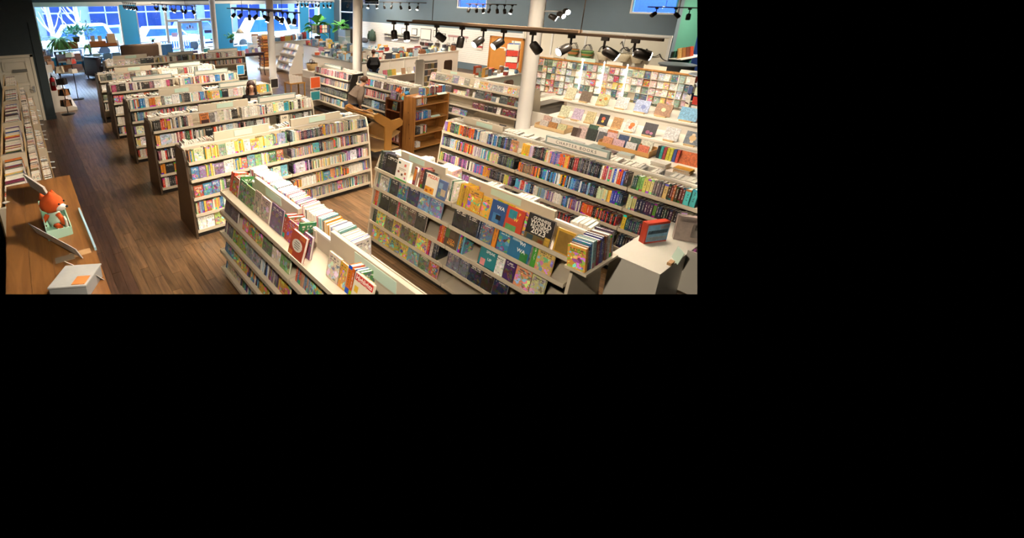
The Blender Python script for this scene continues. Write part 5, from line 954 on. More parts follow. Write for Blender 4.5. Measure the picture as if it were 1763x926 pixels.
for k, c in enumerate(['#b99a8c', '#cfc8c2', '#d8b8b0', '#a87a4a', '#dcc093']): standing('notecard_box', '%s box of note cards in the left wooden tray, %s from left' % (cname(hx(c)), ordn(k+1)), 9.86+(.1 if k < 2 else 0), 5.97-(k if k < 2 else k-2)*.23, .2, .03, .26 if k < 2 else .17, c)
for k, (y, c, h) in enumerate([(5.12, '#4a3a30', .2), (5.0, '#c9a8a0', .26), (4.78, '#2e3430', .25), (4.55, '#5a5a5e', .24), (4.86, '#3f5a48', .3), (4.66, '#c9c2c4', .27), (4.45, '#b06a3a', .28)]): standing('notebook', '%s patterned notebook right of the left tray, %s from left' % (cname(hx(c)), ordn(k+1)), 9.78+(.16 if k > 3 else 0), y, .2, .025, h, c, .3, .782, 'notebooks on the display table')
crate('wooden tray with pink and floral cards in the middle of the display table', 9.55, 3.42, .98, .36, .16, mat('orange_tray_wood', '#c9985a', .5))
for k, c in enumerate(['#c98a6a', '#d8a0a8', '#d9d2c4', '#c06a50', '#e0a0a0', '#3a4a68', '#4a5a54', '#cfc8b0']): standing('greeting_card', '%s card in the middle wooden tray, %s' % (cname(hx(c)), ('front row, ' if k < 4 else 'back row, ')+ordn(k % 4+1)+' from left'), 9.62+(.14 if k > 3 else 0), 4.36-(k % 4)*.23, .19, .02, .2 if k < 4 else .27, c)
for k, c in enumerate(['#1f2426', '#2f8a86', '#8a3438', '#d8b83a', '#e0c84a', '#3a4a8a', '#b84a3a']): standing('notebook', '%s spined notebook standing left of the orange notebook, %s in line' % (cname(hx(c)), ordn(k+1)), 9.72, 3.36-k*.055, .045, .14, .24, c, .12, .782, 'row of coloured notebooks')
standing('notebook', 'large bright orange notebook on the display table', 9.74, 2.98, .32, .03, .25, '#d8602a', .35, .782, 'notebooks on the display table')
for k, c in enumerate(['#2f9a98', '#3a78c0', '#2a4aa0', '#244080']): standing('notebook', '%s narrow notebook right of the orange notebook, %s in line' % (cname(hx(c)), ordn(k+1)), 9.72, 2.66-k*.05, .045, .14, .2, c, .1, .782, 'row of coloured notebooks')
standing('notebook', 'green notebook standing behind the narrow blue notebooks', 9.9, 2.44, .3, .03, .2, '#3fa080', .4, .782, 'notebooks on the display table')
standing('notebook', 'speckled blue grey notebook at the right end of the display table', 9.7, 2.2, .26, .05, .2, '#5f6f7c', .45, .782, 'notebooks on the display table')
rt = random.Random(9)
for k, (x, y, c, n) in enumerate([(9.25, 5.0, '#8f9690', 2), (9.3, 4.72, '#b9b4ae', 2), (9.32, 4.3, '#8c958e', 3), (9.3, 4.02, '#5a4a46', 2), (9.3, 3.72, '#9aa39c', 3), (9.28, 3.1, '#cfcac0', 4), (9.25, 2.72, '#c8902f', 4), (9.3, 2.35, '#49524a', 3), (9.42, 2.1, '#a8382c', 2), (9.2, 1.95, '#5d6c7c', 2)]):
    for j in range(n):
        o = empty('journal', (x+rt.uniform(-.01, .01), y, .781+j*.022)); q = Matrix.Rotation(rt.uniform(-.12, .12), 4, 'Z')
        tag(o, '%s flat journal, %s pile from the left, %s from the bottom' % (cname(hx(c)), ordn(k+1), ordn(j+1)), 'journal', 'flat journals piled along the display table')
        MB().obox(q, -.1, .1, -.13, .13, 0, .02).build('cover', mat('flat_'+c, c, .4, var=.3, scale=20), o); MB().obox(q, -.101, .098, -.127, .127, .003, .017).build('page_block', PAGES, o)
# greeting card rack: panels of pockets
t = empty('card_rack', (12.5, 5.6, 0)); tag(t, 'tall clear-pocket greeting card rack above the stepped journals', 'card rack')
for k in range(9):
    y0 = 8.25-k*.58-5.6
    MB().box(.03, .05, y0-.55, y0, .9, 2.02).build('panel', BEIGE, t)
    MB().box(-.0, .06, y0-.575, y0-.552, .9, 2.1).build('upright', WHITE, t)
    if k in (2, 3, 4): MB().box(-.03, -.012, y0-.57, y0-.555, 1.3, 2.12).build('light_strip', emis('shelf_light', (1, .95, .85), 6), t)
MB().box(-.02, .1, 8.25-9*.58-5.6, 8.25-5.6, 2.02, 2.06).build('top_shelf', PINEX, t)
for k, (a, b) in enumerate([(8.1, 7.4), (7.0, 6.2), (5.9, 5.5), (5.0, 4.5), (4.2, 3.4)]): MB().box(-.01, .0, b-5.6, a-5.6, 2.06, 2.14+.02*(k % 2)).build('header_card', [WHITE, MINT, WHITE, CREAM, WHITE][k], t)
for k in range(9):
    for r in range(5): MB().box(-.045, .03, 8.25-k*.58-5.6-.55, 8.25-k*.58-5.6, 1.06+r*.19, 1.068+r*.19).build('pocket', mat('clear_pocket', '#cfc9bb', .2), t)
FC = Fr((12.5, 8.25, 0), (0, -1, 0), (-1, 0, 0))
CARDM = MB(); 
c8 = [(0, 0, 0), (1, 0, 0), (1, 1, 0), (0, 1, 0), (0, 0, 1), (1, 0, 1), (1, 1, 1), (0, 1, 1)]
for kx, q in (('b', (3, 2, 1, 0)), ('t', (4, 5, 6, 7)), ('s', (0, 1, 5, 4)), ('f', (1, 2, 6, 5)), ('e', (2, 3, 7, 6)), ('k', (3, 0, 4, 7))): CARDM.face([c8[i] for i in q], 0 if kx == 'f' else 1)
CARDME = CARDM.mesh('greeting_card', [FRONT_O, PLAIN_O]); rc = random.Random(77)
for r in range(5):
    kk = 0
    for k in range(9):
        for j in range(4):
            kk += 1
            if rc.random() < .04: continue
            wd = rc.choice((.11, .125, .13)); h = rc.uniform(.15, .18); tt = k*.58+.012+j*.137; m = FC.M(tt, .03 if j % 2 else .022, 1.07+r*.19, .12)
            X, Y, Z = m.col[0].xyz, m.col[1].xyz, m.col[2].xyz; q = Matrix((-Y, X, Z)).transposed().to_4x4(); q = Matrix.Rotation(.32 if j % 2 else -.22, 4, 'Z') @ q; q.translation = m.translation+Y*(.006 if j % 2 else -.012)-X*(0 if j % 2 else .0)
            p = pxy(q.translation+X*wd/2+Z*h/2)
            if p[0] > 1204: continue
            c = vary(rc.choice(P['card']), .08); o = bpy.data.objects.new('greeting_card', CARDME); col.objects.link(o); o.matrix_world = q @ Matrix.Diagonal((.006, wd, h, 1)); o.color = (*c, 1)
            tag(o, '%s greeting card, %s row from top, %s from left on tall rack' % (cname(c), ordn(5-r), ordn(kk)), 'greeting card', 'greeting cards on the tall rack')
# card spinners beside the rack (right edge), grey lid on top
t = empty('card_spinner', (12.1, 3.55, 1.19)); tag(t, 'round card spinner with grey lid at the right edge', 'spinner rack')
MB().lathe([(.05, 0), (.05, .95)], (0, 0, 0), 10).build('pole', SILVER, t); MB().lathe([(.34, .93), (.34, .95), (.3, .96)], (0, 0, 0), 20).build('lid', mat('grey_lid', '#8a9298', .4), t)
for k in range(8):
    a = k*math.pi/4
    for r in range(4): MB().obox(Matrix.Rotation(a, 4, 'Z') @ Matrix.Translation((0, -.26, .12+r*.2)), -.08, .08, -.01, .0, 0, .17).build('card', mat('spc%d' % ((k*3+r) % 7), ['#b8c4d8', '#d8cfae', '#c8c2b4', '#2c3a66', '#e2d6c8', '#b03428', '#c8d0b8'][(k*3+r) % 7], .5, var=.4, scale=24), t)
# white desk end panel left of the display, brown chair
t = empty('desk', (11.2, 7.0, 0)); tag(t, 'white desk with tall side panel right of the third post', 'desk')
MB().box(-.75, -.72, -.9, .05, 0, .95).build('side_panel', WHITE, t); MB().box(-.75, 1.5, .0, .04, 0, 1.0).build('front_panel', WHITE, t); MB().box(-.75, 1.5, -.1, .75, 1.0, 1.03).build('desk_top', WHITE, t)
MB().box(-.75, 1.5, -.13, -.1, .92, 1.05).build('rim', WHITE, t)
t = empty('chair', (11.5, 8.1, 0)); tag(t, 'dark brown chair back behind the white desk', 'chair'); BRL = mat('dark_brown_leather', '#4a2c16', .5)
MB().prism([(-.2, .95), (.2, .95), (.2, 1.36), (.15, 1.42), (-.15, 1.42), (-.2, 1.36)], Mc, -.03, .03).build('backrest', BRL, t); MB().box(-.22, .22, -.5, -.05, .5, .56).build('seat', BRL, t)
for x in (-.19, .19):
    for y in (-.46, -.02): MB().box(x-.02, x+.02, y-.02, y+.02, 0, .95 if y > -.1 else .5).build('leg', BRL, t)
FD = Fr((10.6, 7.15, 0), (1, 0, 0), (0, -1, 0))
for k, (x, c, l) in enumerate([(10.75, '#6a3a2a', .22), (11.0, '#d07a4a', .2), (11.25, '#3a3230', .16), (11.45, '#c8382f', .2), (11.8, '#e4dfd4', .3), (12.1, '#d8d4cc', .3), (12.35, '#c86a5a', .22)]):
    o = empty('hardcover_book', (x, 7.25, 1.03)); q = Matrix.Rotation(.3-k*.1, 4, 'Z'); tag(o, '%s book lying on the white desk, %s from the post' % (cname(hx(c)), ordn(k+1)), 'book', 'books lying on the white desk')
    MB().obox(q, -l/2, l/2, -.08, .08, 0, .04+.03*(k > 3)).build('cover', mat('desk_'+c, c, .45), o); MB().obox(q, -l/2+.004, l/2-.004, -.082, .076, .004, .036+.03*(k > 3)).build('page_block', PAGES, o)
# ------------------------------------------------------------------ right foreground: white end unit with game boxes
t = empty('end_unit', (5.25, 1.45, 0)); tag(t, 'white box-shaped end unit in the bottom right corner', 'cabinet')
GW = mat('grey_white_laminate', '#cfcabd', .5, var=.03)
MB().box(-.45, .22, -.06, .42, 1.12, 1.15).build('top', GW, t); MB().box(-.45, -.42, -.06, .42, 0, 1.12).build('left_side', GW, t); MB().box(-.42, .2, -.06, -.03, .0, 1.12).build('front', GW, t)
MB().box(.22, .9, -.06, .42, 1.12, 1.15).build('rear_top', GW, t); MB().box(.2, .22, -.3, -.06, .7, 1.2).build('partition', GW, t); MB().box(.22, .9, -.3, .1, .98, 1.0).build('side_ledge', GW, t)
def gamebox(label, x, y, z, wd, dp, h, rz, cols):
    t = empty('game_box', (x, y, z), rz); tag(t, label, 'box')
    MB().box(-wd/2, wd/2, -dp/2, dp/2, 0, h).build('carton', mat('gb_'+cols[0], cols[0], .35, var=.2, scale=10), t)
    for k, (x0, x1, z0, z1, c) in enumerate(cols[1]): MB().box(-wd/2+wd*x0, -wd/2+wd*x1, -dp/2-.0015, -dp/2, h*z0, h*z1).build('print', mat('gbp_'+c, c, .35, var=.45, scale=16), t)
gamebox('red and sky blue board game box standing on the white end unit', 5.45, 1.73, 1.15, .3, .07, .25, R(-23), ['#c84a34', [(.06, 1, .08, .9, '#7fb4d4'), (.1, .95, .45, .62, '#3a3f4e'), (.1, .95, .12, .3, '#c9d2d4'), (.6, .98, .65, .85, '#d8dcd8')]])
gamebox('large pale jigsaw box with a black and white bird picture', 5.84, 1.41, 1.15, .5, .06, .3, R(-60), ['#a89a90', [(.02, .98, .04, .96, '#b4a69a'), (.3, .7, .2, .75, '#d8d2c6'), (.35, .58, .5, .72, '#2a2826'), (.45, .65, .35, .55, '#34302c'), (.04, .96, .78, .94, '#b8a49c'), (.7, .9, .5, .7, '#a84a3a')]])
t = leaning('sign_card', 'mint folded card with dark script standing on the white end unit', 'card', (5.14, 1.36, 1.15), (5.26, 1.46, 1.15), .14, .004, MINT, (.15, -.2), None)
MB().box(-.09, .0, .03, .07, .0, .03).build('cardboard_foot', mat('cardboard_foot', '#b58f63', .7), t)
for k, (x, y, c) in enumerate([(5.5, 1.3, '#8a3a7a'), (5.46, 1.12, '#3a2a30')]): leaning('picture_book', '%s leaning beside the white end unit, %s' % (('purple book', 'partly hidden'), ('dark illustrated book', 'lowest'))[k], 'book', (x, y, 1.0-.12*k), (x+.12, y+.02, 1.0-.12*k), .16, .02, mat('eb_'+c, c, .4, var=.4, scale=20), (.2, .3))
mb = MB().box(4.0, 4.62, 1.73, 1.95, 1.24, 1.265); o = mb.build('end_shelf', BEIGE, GG[0]); o.data.transform(Matrix.Translation(-GG[0].location))
FE = Fr((4.0, 1.95, 0), (1, 0, 0), (0, -1, 0))
fill(FE, .02, .56, .2, 1.272, [('s', 1, '#e0a04a', .04, .24, .18), ('s', 2, '#3f7ab0 #4a3a5a', .04, .26, .18), ('s', 2, '#8ab0b4 #7aa4a8', .045, .27, .18), ('s', 3, '#8a2a2a #3a3a7a #b89a5a', .035, .26, .18), ('s', 3, '#d8d4c8 #6a3a2a', .04, .27, .18)], 'picture_book', 'near end, picture book run', .1, seed=90001)
# ------------------------------------------------------------------ window zone: plants, table, seats
def leaf_mesh(name, m, l=1, w=.35, fold=.12, seg=4):
    mb = MB()
    for i in range(seg):
        a, b = i/seg, (i+1)/seg; wa, wb = math.sin(math.pi*min(.98, a*.9+.05))*w/2, math.sin(math.pi*min(.98, b*.9+.05))*w/2; za, zb = -fold*a*a*2, -fold*b*b*2
        mb.face([(a*l, -wa, za+wa*.3), (b*l, -wb, zb+wb*.3), (b*l, 0, zb), (a*l, 0, za)]); mb.face([(a*l, 0, za), (b*l, 0, zb), (b*l, wb, zb+wb*.3), (a*l, wa, za+wa*.3)])
    return mb.mesh(name, m)
GRN, GRN2, GRN3 = mat('leaf_green', '#4f9a40', .7, var=.35, scale=5), mat('fern_green', '#7fb45a', .8, var=.35, scale=8), mat('blue_green_leaf', '#6fae92', .8, var=.3, scale=6)
LEAF, FERN, BGL = leaf_mesh('leaf', GRN, 1, .62), leaf_mesh('frond', GRN2, 1, .1, .5), leaf_mesh('leaf_small', GRN3, 1, .4)
POT = mat('dark_pot', '#3a2c2a', .5); TERRA = mat('white_pot', '#d8d4cc', .5)
def plant(label, loc, pot, leaves, me, L0, L1, stem=0, elev=(-.3, 1.1), seed=1, spread=.1, name='potted_plant'):
    t = empty(name, loc); tag(t, label, 'plant', 'plants'); r = random.Random(seed)
    MB().lathe([(pot*.75, 0), (pot, pot*1.5), (pot*.92, pot*1.5), (pot*.9, pot*1.35)], (0, 0, 0), 14).build('pot', POT, t)
    z0 = pot*1.4
    if stem: MB().tube([(0, 0, z0), (.02, .01, z0+stem)], [.02, .012], 6).build('stem', mat('plant_stem', '#5a4a2a', .7), t)
    for k in range(leaves):
        a = r.uniform(0, 6.28); e = r.uniform(*elev); l = r.uniform(L0, L1); zz = z0+stem*r.uniform(.2, 1)
        o = link('leaf', me, t); o.location = (math.cos(a)*spread*r.random(), math.sin(a)*spread*r.random(), zz); o.rotation_euler = (r.uniform(-.4, .4), -e, a); o.scale = (l, l, l)
    return t
t = empty('window_table', (3.1, 28.2, 0)); tag(t, 'long black window table carrying plants, crates and books', 'table')
BLM = mat('black_steel', '#1c2430', .45); MB().box(-1.45, 1.5, -.28, .28, 1.1, 1.14).build('table_top', BLM, t); MB().box(-.5, 1.45, -.25, .25, .45, .48).build('lower_shelf', BLM, t)
for x in (-1.4, .0, 1.45):
    for y in (-.25, .25): MB().box(x-.025, x+.025, y-.025, y+.025, 0, 1.1).build('leg', BLM, t)
CRT = wood('orange_crate_wood', '#8a4a1c', '#b5692c', 0, .8, .5, 0)
def boxcrate(label, x, y, z, w, d, h, m=CRT, rz=0):
    t = empty('wooden_crate', (x, y, z), rz); tag(t, label, 'crate', 'wooden crates')
    MB().box(-w/2, w/2, -d/2, d/2, 0, .02).build('bottom', m, t); MB().box(-w/2, w/2, -d/2, -d/2+.02, .02, h).build('front', m, t); MB().box(-w/2, w/2, d/2-.02, d/2, .02, h).build('back', m, t)
    for s_ in (-1, 1): MB().box(s_*w/2-.01, s_*w/2+.01, -d/2+.02, d/2-.02, .02, h).build('side', m, t)
boxcrate('orange wooden crate under the trailing fern', 2.05, 28.15, 1.14, 1.0, .4, .3)
boxcrate('orange wooden crate in the middle of the window table', 3.5, 28.1, 1.14, .75, .36, .28)
boxcrate('small orange crate under the patterned book on the window table', 4.15, 28.1, 1.14, .5, .34, .16)
# crate rack below the fern
t = empty('bin_rack', (1.95, 26.6, 0)); tag(t, 'black metal rack with two tilted wooden bins below the fern', 'rack')
for x in (-.55, .55):
    for y in (-.25, .3): MB().box(x-.02, x+.02, y-.02, y+.02, 0, 1.15).build('post', BLM, t)
for z in (.12, .66):
    MB().hexa([(-.52, -.3, z), (.52, -.3, z), (.52, .25, z+.3), (-.52, .25, z+.3), (-.52, -.3, z+.03), (.52, -.3, z+.03), (.52, .25, z+.33), (-.52, .25, z+.33)]).build('bin', CRT, t); MB().box(-.53, .53, -.33, -.3, z-.02, z+.06).build('lip', WHITE, t)
MB().box(-.58, .58, -.3, .32, 1.15, 1.18).build('top', BLM, t)
plant('trailing fern spilling over the orange crate in the window', (1.75, 28.0, 1.42), .13, 190, FERN, .35, .8, 0, (-.9, .9), 3)
plant('bushy blue-green plant in a dark pot in the window', (2.55, 28.2, 1.42), .18, 170, BGL, .18, .34, .45, (-.4, 1.2), 4, .8)
plant('small fern between the two orange crates', (2.95, 28.05, 1.14), .08, 40, FERN, .2, .4, 0, (-.5, 1.0), 5)
plant('thin twiggy plant silhouetted against the white van', (3.15, 28.5, 1.14), .09, 60, BGL, .08, .16, 1.25, (-.3, .9), 6, .75)
plant('small plant on the blue filing cabinet by the entrance', (6.35, 28.3, 1.2), .09, 22, BGL, .15, .3, .05, (-.2, .6), 8)
plant('yellow-green leafy plant beside the lamp right of the post', (10.75, 27.6, .95), .12, 60, LEAF, .12, .24, .35, (-.3, 1.2), 9, .25)
rt = random.Random(31)
for k, (x, w_, h, c) in enumerate([(3.3, .2, .3, '#a89888'), (3.65, .2, .28, '#b8a288'), (4.12, .35, .36, '#4a5058'), (4.2, .4, .5, '#b5926a'), (4.45, .16, .3, '#b8b0a0'), (4.48, .16, .24, '#9a8e80'), (4.3, .12, .2, '#8a94a0')]):
    leaning('display_book', '%s book propped on the window table, %s from the fern' % (cname(hx(c)), ordn(k+1)), 'book', (x-w_/2, 28.02+.12*(k % 3), 1.14+(.28 if k < 2 else .16 if k in (2, 3) else 0)), (x+w_/2, 28.02+.12*(k % 3), 1.14+(.28 if k < 2 else .16 if k in (2, 3) else 0)), h, .03, mat('wb_'+c, c, .5, var=.6 if k == 2 else .15, scale=9), (0, .25))
for k in range(4): boxcrate('blue-grey storage box under the window table, %s from left' % ordn(k+1), 2.95+k*.45, 28.1, .48, .38, .36, .28, mat('blue_grey_box', '#5f7f94', .6))
LEATH = mat('dark_leather', '#2b2630', .32, var=.2, scale=5)
def armchair(label, loc, rz, m, w=1.05, d=.95, h=1.0, cat='armchair', seatz=.45, roll=True):
    t = empty(cat.replace(' ', '_'), loc, rz); tag(t, label, cat)
    def soft(nm, x0, x1, y0, y1, z0, z1, r=.08):
        mb = MB().box(x0, x1, y0, y1, z0, z1); o = mb.build(nm, m, t); bv = o.modifiers.new('round', 'BEVEL'); bv.width = r; bv.segments = 4
        for p in o.data.polygons: p.use_smooth = True
        return o
    soft('seat', -w/2+.16, w/2-.16, -d/2, d/2-.2, .12, seatz); soft('backrest', -w/2+.1, w/2-.1, d/2-.26, d/2, .12, h, .11)
    for s_ in (-1, 1): soft('armrest', min(s_*w/2, s_*(w/2-.2)), max(s_*w/2, s_*(w/2-.2)), -d/2, d/2-.05, .1, .66, .09)
    for sx in (-1, 1):
        for sy in (-1, 1): MB().lathe([(.025, 0), (.035, .12)], (sx*(w/2-.12), sy*(d/2-.12), 0), 8).build('foot', DARK, t)
    return t
armchair('dark leather armchair left of the aisle rows', (3.1, 24.6, 0), R(115), LEATH, 1.3, 1.15, 1.05)
TWEED = mat('brown_tweed', '#6a5443', .95, var=.45, scale=60)
armchair('brown tweed sofa with rounded back in front of the entrance', (5.0, 25.6, 0), R(180), TWEED, 2.0, .95, 1.42, 'sofa')
o = empty('cushion', (3.35, 23.75, .55)); tag(o, 'dark patterned cushion on the leather armchair', 'cushion'); q = MB().ball((0, 0, .12), .33, (1.1, 1, .45), 14); q.build('cover', mat('patterned_cushion', '#5a4636', .9, var=.8, scale=18), o)
t = empty('side_table', (3.05, 26.1, 0)); tag(t, 'small round pedestal table behind the leather armchair', 'table'); MB().lathe([(.34, .84), (.34, .87)], (0, 0, 0), 20).build('table_top', mat('blue_grey_top', '#8fa2b4', .3), t); MB().lathe([(.2, 0), (.04, .05), (.03, .6), (.08, .84)], (0, 0, 0), 12).build('pedestal', DARK, t)
boxcrate('pale green box on the small round table', 3.1, 26.1, .87, .3, .2, .12, MINT)
t = empty('filing_cabinet', (6.6, 28.3, 0)); tag(t, 'navy blue low cabinet behind the sofa by the entrance', 'cabinet'); NV = mat('navy_cabinet', '#22507c', .5); MB().box(-.7, .75, -.2, .2, 0, 1.05).build('body', NV, t); MB().box(-.2, .12, -.22, .21, 0, 1.2).build('white_divider', WHITE, t)
for x in (-.68, .42): MB().box(x, x+.3, -.215, -.2, .1, .98).build('door', NV, t)
poster('teal sign on a post behind the farthest row', Vector((7.3, 22.5, 0)), Vector((7.66, 22.5, 0)), 1.0, 1.3, mat('teal_sign_print', '#3f8f98', .5), 0.001); poster('small dark framed card on a post behind the farthest row', Vector((6.7, 22.3, 0)), Vector((7.0, 22.3, 0)), .95, 1.25, mat('dark_card_print', '#4a4a70', .5), 0.001)
# lamp and chair right of the post
t = empty('floor_lamp', (11.35, 27.6, 0)); tag(t, 'lamp with cream conical shade right of the farthest post', 'lamp'); MB().lathe([(.15, 0), (.15, .02), (.012, .04), (.012, 1.6)], (0, 0, 0), 12).build('stand', DARK, t); MB().lathe([(.3, 1.5), (.08, 1.78), (.07, 1.78)], (0, 0, 0), 18).build('lamp_shade', mat('cream_shade', '#e6d3b0', .8), t)
t = empty('chair', (12.4, 25.8, 0)); tag(t, 'pale blue chair by the large window right of the door', 'chair'); PBL = mat('pale_blue_chair', '#9ec4dc', .6)
MB().box(-.25, .25, -.25, .25, .45, .5).build('seat', PBL, t); MB().hexa([(-.25, .22, .5), (.25, .22, .5), (.25, .26, .5), (-.25, .26, .5), (-.25, .34, .98), (.25, .34, .98), (.25, .38, .98), (-.25, .38, .98)]).build('backrest', PBL, t)
for x in (-.22, .22):
    for y in (-.22, .22): MB().tube([(x, y, .45), (x*1.15, y*1.15, 0)], .018, 6).build('leg', DARK, t)
t = empty('console_table', (9.2, 21.0, 0)); tag(t, 'dark console table with curved legs beside the first post', 'table'); PUR = mat('dark_plum_wood', '#3a2838', .4)
MB().box(-.55, .55, -.3, .3, 1.08, 1.12).build('table_top', PUR, t); MB().box(-.5, .5, -.26, .26, .98, 1.08).build('apron', PUR, t)
for x in (-.48, .48):
    for y in (-.24, .24): MB().tube([(x, y, 1.0), (x*1.05, y, .7), (x*.94, y, .3), (x*1.06, y, 0)], [.035, .03, .02, .022], 8).build('leg', PUR, t)
for k, c in enumerate(['#c9c4d8', '#a86a8a', '#8aa0c0', '#d8c8a0', '#7a6a9a', '#c8d4da']): leaning('display_book', '%s book on the dark console table, %s from left' % (cname(hx(c)), ordn(k+1)), 'book', (8.72+k*.16, 21.0, 1.12), (8.85+k*.16, 20.98, 1.12), .14+.05*(k % 3), .04, mat('cb_'+c, c, .5, var=.3, scale=15), (0, .2))
gamebox('pale box with blue picture on the console table', 9.3, 21.15, 1.12, .34, .1, .34, 0, ['#d6d8d8', [(.1, .6, .2, .7, '#7a94b0')]])
# wooden spinner with pegs, white plinth
t = empty('wooden_spinner', (10.6, 22.6, 0)); tag(t, 'tall wooden spinner full of small goods behind the first post', 'spinner rack')
MB().lathe([(.42, 0), (.42, .12), (.36, .14)], (0, 0, 0), 20).build('plinth', WHITE, t); MB().box(-.2, .2, -.2, .2, .14, 1.75).build('core', OR, t)
for k in range(10):
    for s_ in range(4): MB().obox(Matrix.Rotation(s_*math.pi/2, 4, 'Z') @ Matrix.Translation((0, -.24, .22+k*.15)), -.19, .19, -.04, .03, 0, .09).build('pocket', mat('sp_o%d' % (k % 3), ['#b8742f', '#c88a4a', '#8a4a2a'][k % 3], .6, var=.4, scale=20), t)
# tiered magazine rack
t = empty('magazine_rack', (11.1, 20.9, 0)); tag(t, 'white tiered magazine rack beside the first post', 'rack')
for j, (x, z) in enumerate(((-.35, .18), (-.22, .55), (-.08, .92), (.06, 1.2))):
    MB().box(x, x+.3, -.75, .75, z-.02, z).box(x-.012, x, -.75, .75, z-.02, z+.05).build('tier', WHITE, t)
    n = 8
    for k in range(n):
        c = ['#d2d8e2', '#aab6cc', '#e2e2e4', '#c9a0a8', '#8a98b8', '#dfe4ea', '#b0b0c4', '#d8ceb8'][(k+j*3) % 8]
        fr = Fr((11.1+x, 20.9+.72-k*.18, 0), (0, -1, 0), (-1, 0, 0)); m = fr.M(0, -.06, z, .55); q = m.to_3x3().to_4x4(); o = empty('magazine', m.translation); tag(o, '%s magazine, %s tier, %s from left on white magazine rack' % (cname(hx(c)), ('bottom', 'second', 'third', 'top')[j], ordn(k+1)), 'magazine', 'magazines on the white rack')
        MB().obox(q, 0, .165, 0, .012, 0, .26).build('cover', mat('mg_'+c, c, .35, var=.4, scale=18), o)
for y in (-.76, .75): MB().prism([(-.4, 0), (.4, 0), (.4, 1.35), (.2, 1.35), (-.38, .2)], Mc, -y-.01, -y+.01).build('side', WHITE, t)
# checkout counters with their goods
def counter(label, x0, x1, y0, y1, h, m=WHITE, top=None):
    t = empty('counter', ((x0+x1)/2, (y0+y1)/2, 0)); tag(t, label, 'counter'); cx_, cy_ = (x0+x1)/2, (y0+y1)/2
    MB().box(x0-cx_, x1-cx_, y0-cy_, y1-cy_, h-.04, h).build('counter_top', top or m, t); MB().box(x0-cx_+.03, x1-cx_-.02, y0-cy_+.03, y1-cy_-.02, 0, h-.04).build('body', m, t)
    return t
GST = mat('grey_counter_top', '#9fa4a0', .35)
counter('grey-topped checkout counter behind the mystery run', 11.7, 12.6, 15.9, 19.6, 1.0, WHITE, GST)
counter('low white shelf with a basket in front of the checkout counter', 11.0, 11.6, 16.8, 19.4, .34)
counter('rear checkout counter in front of the blue wall', 13.4, 14.3, 18.6, 23.4, 1.05, WHITE, mat('brown_counter_top', '#8a6a4a', .4))
t = empty('basket', (11.3, 18.9, .34)); tag(t, 'woven straw basket with handles on the low white shelf', 'basket'); STRAW = mat('straw', '#b89a6a', .9, var=.3, scale=40, bump=.5)
MB().lathe([(.2, 0), (.26, .2), (.27, .34), (.25, .34), (.24, .2)], (0, 0, 0), 16).build('body', STRAW, t)
for s_ in (-1, 1): MB().tube([(s_*.1-.1, s_*.24, .32), (s_*.1-.05, s_*.26, .48), (s_*.1+.05, s_*.26, .48), (s_*.1+.1, s_*.24, .32)], .014, 6).build('handle', mat('brown_handle', '#5a3a20', .8), t)
boxcrate('light cardboard box standing on the checkout counter', 12.1, 16.4, 1.0, .4, .34, .34, mat('cardboard', '#b5814a', .8))
boxcrate('pale blue plastic tub on the checkout counter', 12.0, 17.2, 1.0, .4, .4, .24, mat('pale_blue_tub', '#9fc0d4', .4))
rt = random.Random(41)
GC_ = ['#c9582f', '#d8a04a', '#6aa0b0', '#2f4a7a', '#e3d9c8', '#8a5a3a', '#7fa088', '#c8889a', '#b8c4cc', '#d9cdb0', '#3a3a44', '#a84038', '#e0c060', '#5f7f9c', '#efe8dc', '#8a98a8']
def goods(n, x0, x1, y0, y1, z, where, seed, size=(.1, .26)):
    r = random.Random(seed)
    for k in range(n):
        c = r.choice(GC_); ty = r.choice(['gift_box', 'gift_box', 'jar', 'mug', 'paper_bag', 'boxed_toy']); x, y = x0+(x1-x0)*r.random(), y0+(y1-y0)*(k+.5)/n
        t = empty(ty, (x, y, z), r.uniform(-.6, .6)); tag(t, '%s %s %s, %s from the left' % (cname(hx(c)), ty.replace('_', ' '), where, ordn(k+1)), ty.replace('_', ' ').replace('boxed toy', 'toy box'), 'small gifts '+where)
        m = mat('gd_'+c, c, .5, var=.35, scale=18); s_ = r.uniform(*size)
        if ty == 'gift_box': MB().box(-s_*.5, s_*.5, -s_*.35, s_*.35, 0, s_*.7).build('box', m, t); MB().box(-s_*.52, s_*.52, -s_*.37, s_*.37, s_*.62, s_*.8).build('lid', WHITE if k % 2 else m, t)
        elif ty == 'jar': MB().lathe([(s_*.3, 0), (s_*.34, .03), (s_*.34, s_*.7), (s_*.25, s_*.82)], (0, 0, 0), 12).build('glass', m, t); MB().lathe([(s_*.28, s_*.82), (s_*.28, s_*.95)], (0, 0, 0), 12).build('lid', SILVER, t)
        elif ty == 'mug': MB().lathe([(s_*.28, 0), (s_*.32, s_*.6), (s_*.29, s_*.6), (s_*.26, .02)], (0, 0, 0), 12).build('cup', m, t); MB().tube([(s_*.3, 0, s_*.5), (s_*.5, 0, s_*.45), (s_*.5, 0, s_*.2), (s_*.28, 0, s_*.12)], .012, 6).build('handle', m, t)
        elif ty == 'paper_bag': MB().box(-s_*.4, s_*.4, -s_*.22, s_*.22, 0, s_*1.1).build('bag', m, t); MB().tube([(-s_*.15, 0, s_*1.1), (-s_*.12, 0, s_*1.3), (s_*.12, 0, s_*1.3), (s_*.15, 0, s_*1.1)], .006, 5).build('handle', PAPER, t)
        else: MB().box(-s_*.45, s_*.45, -s_*.2, s_*.2, 0, s_*1.1).build('carton', m, t); MB().box(-s_*.36, s_*.36, -s_*.205, -s_*.2, s_*.3, s_*.9).build('print', WHITE if k % 3 else PAPER, t)
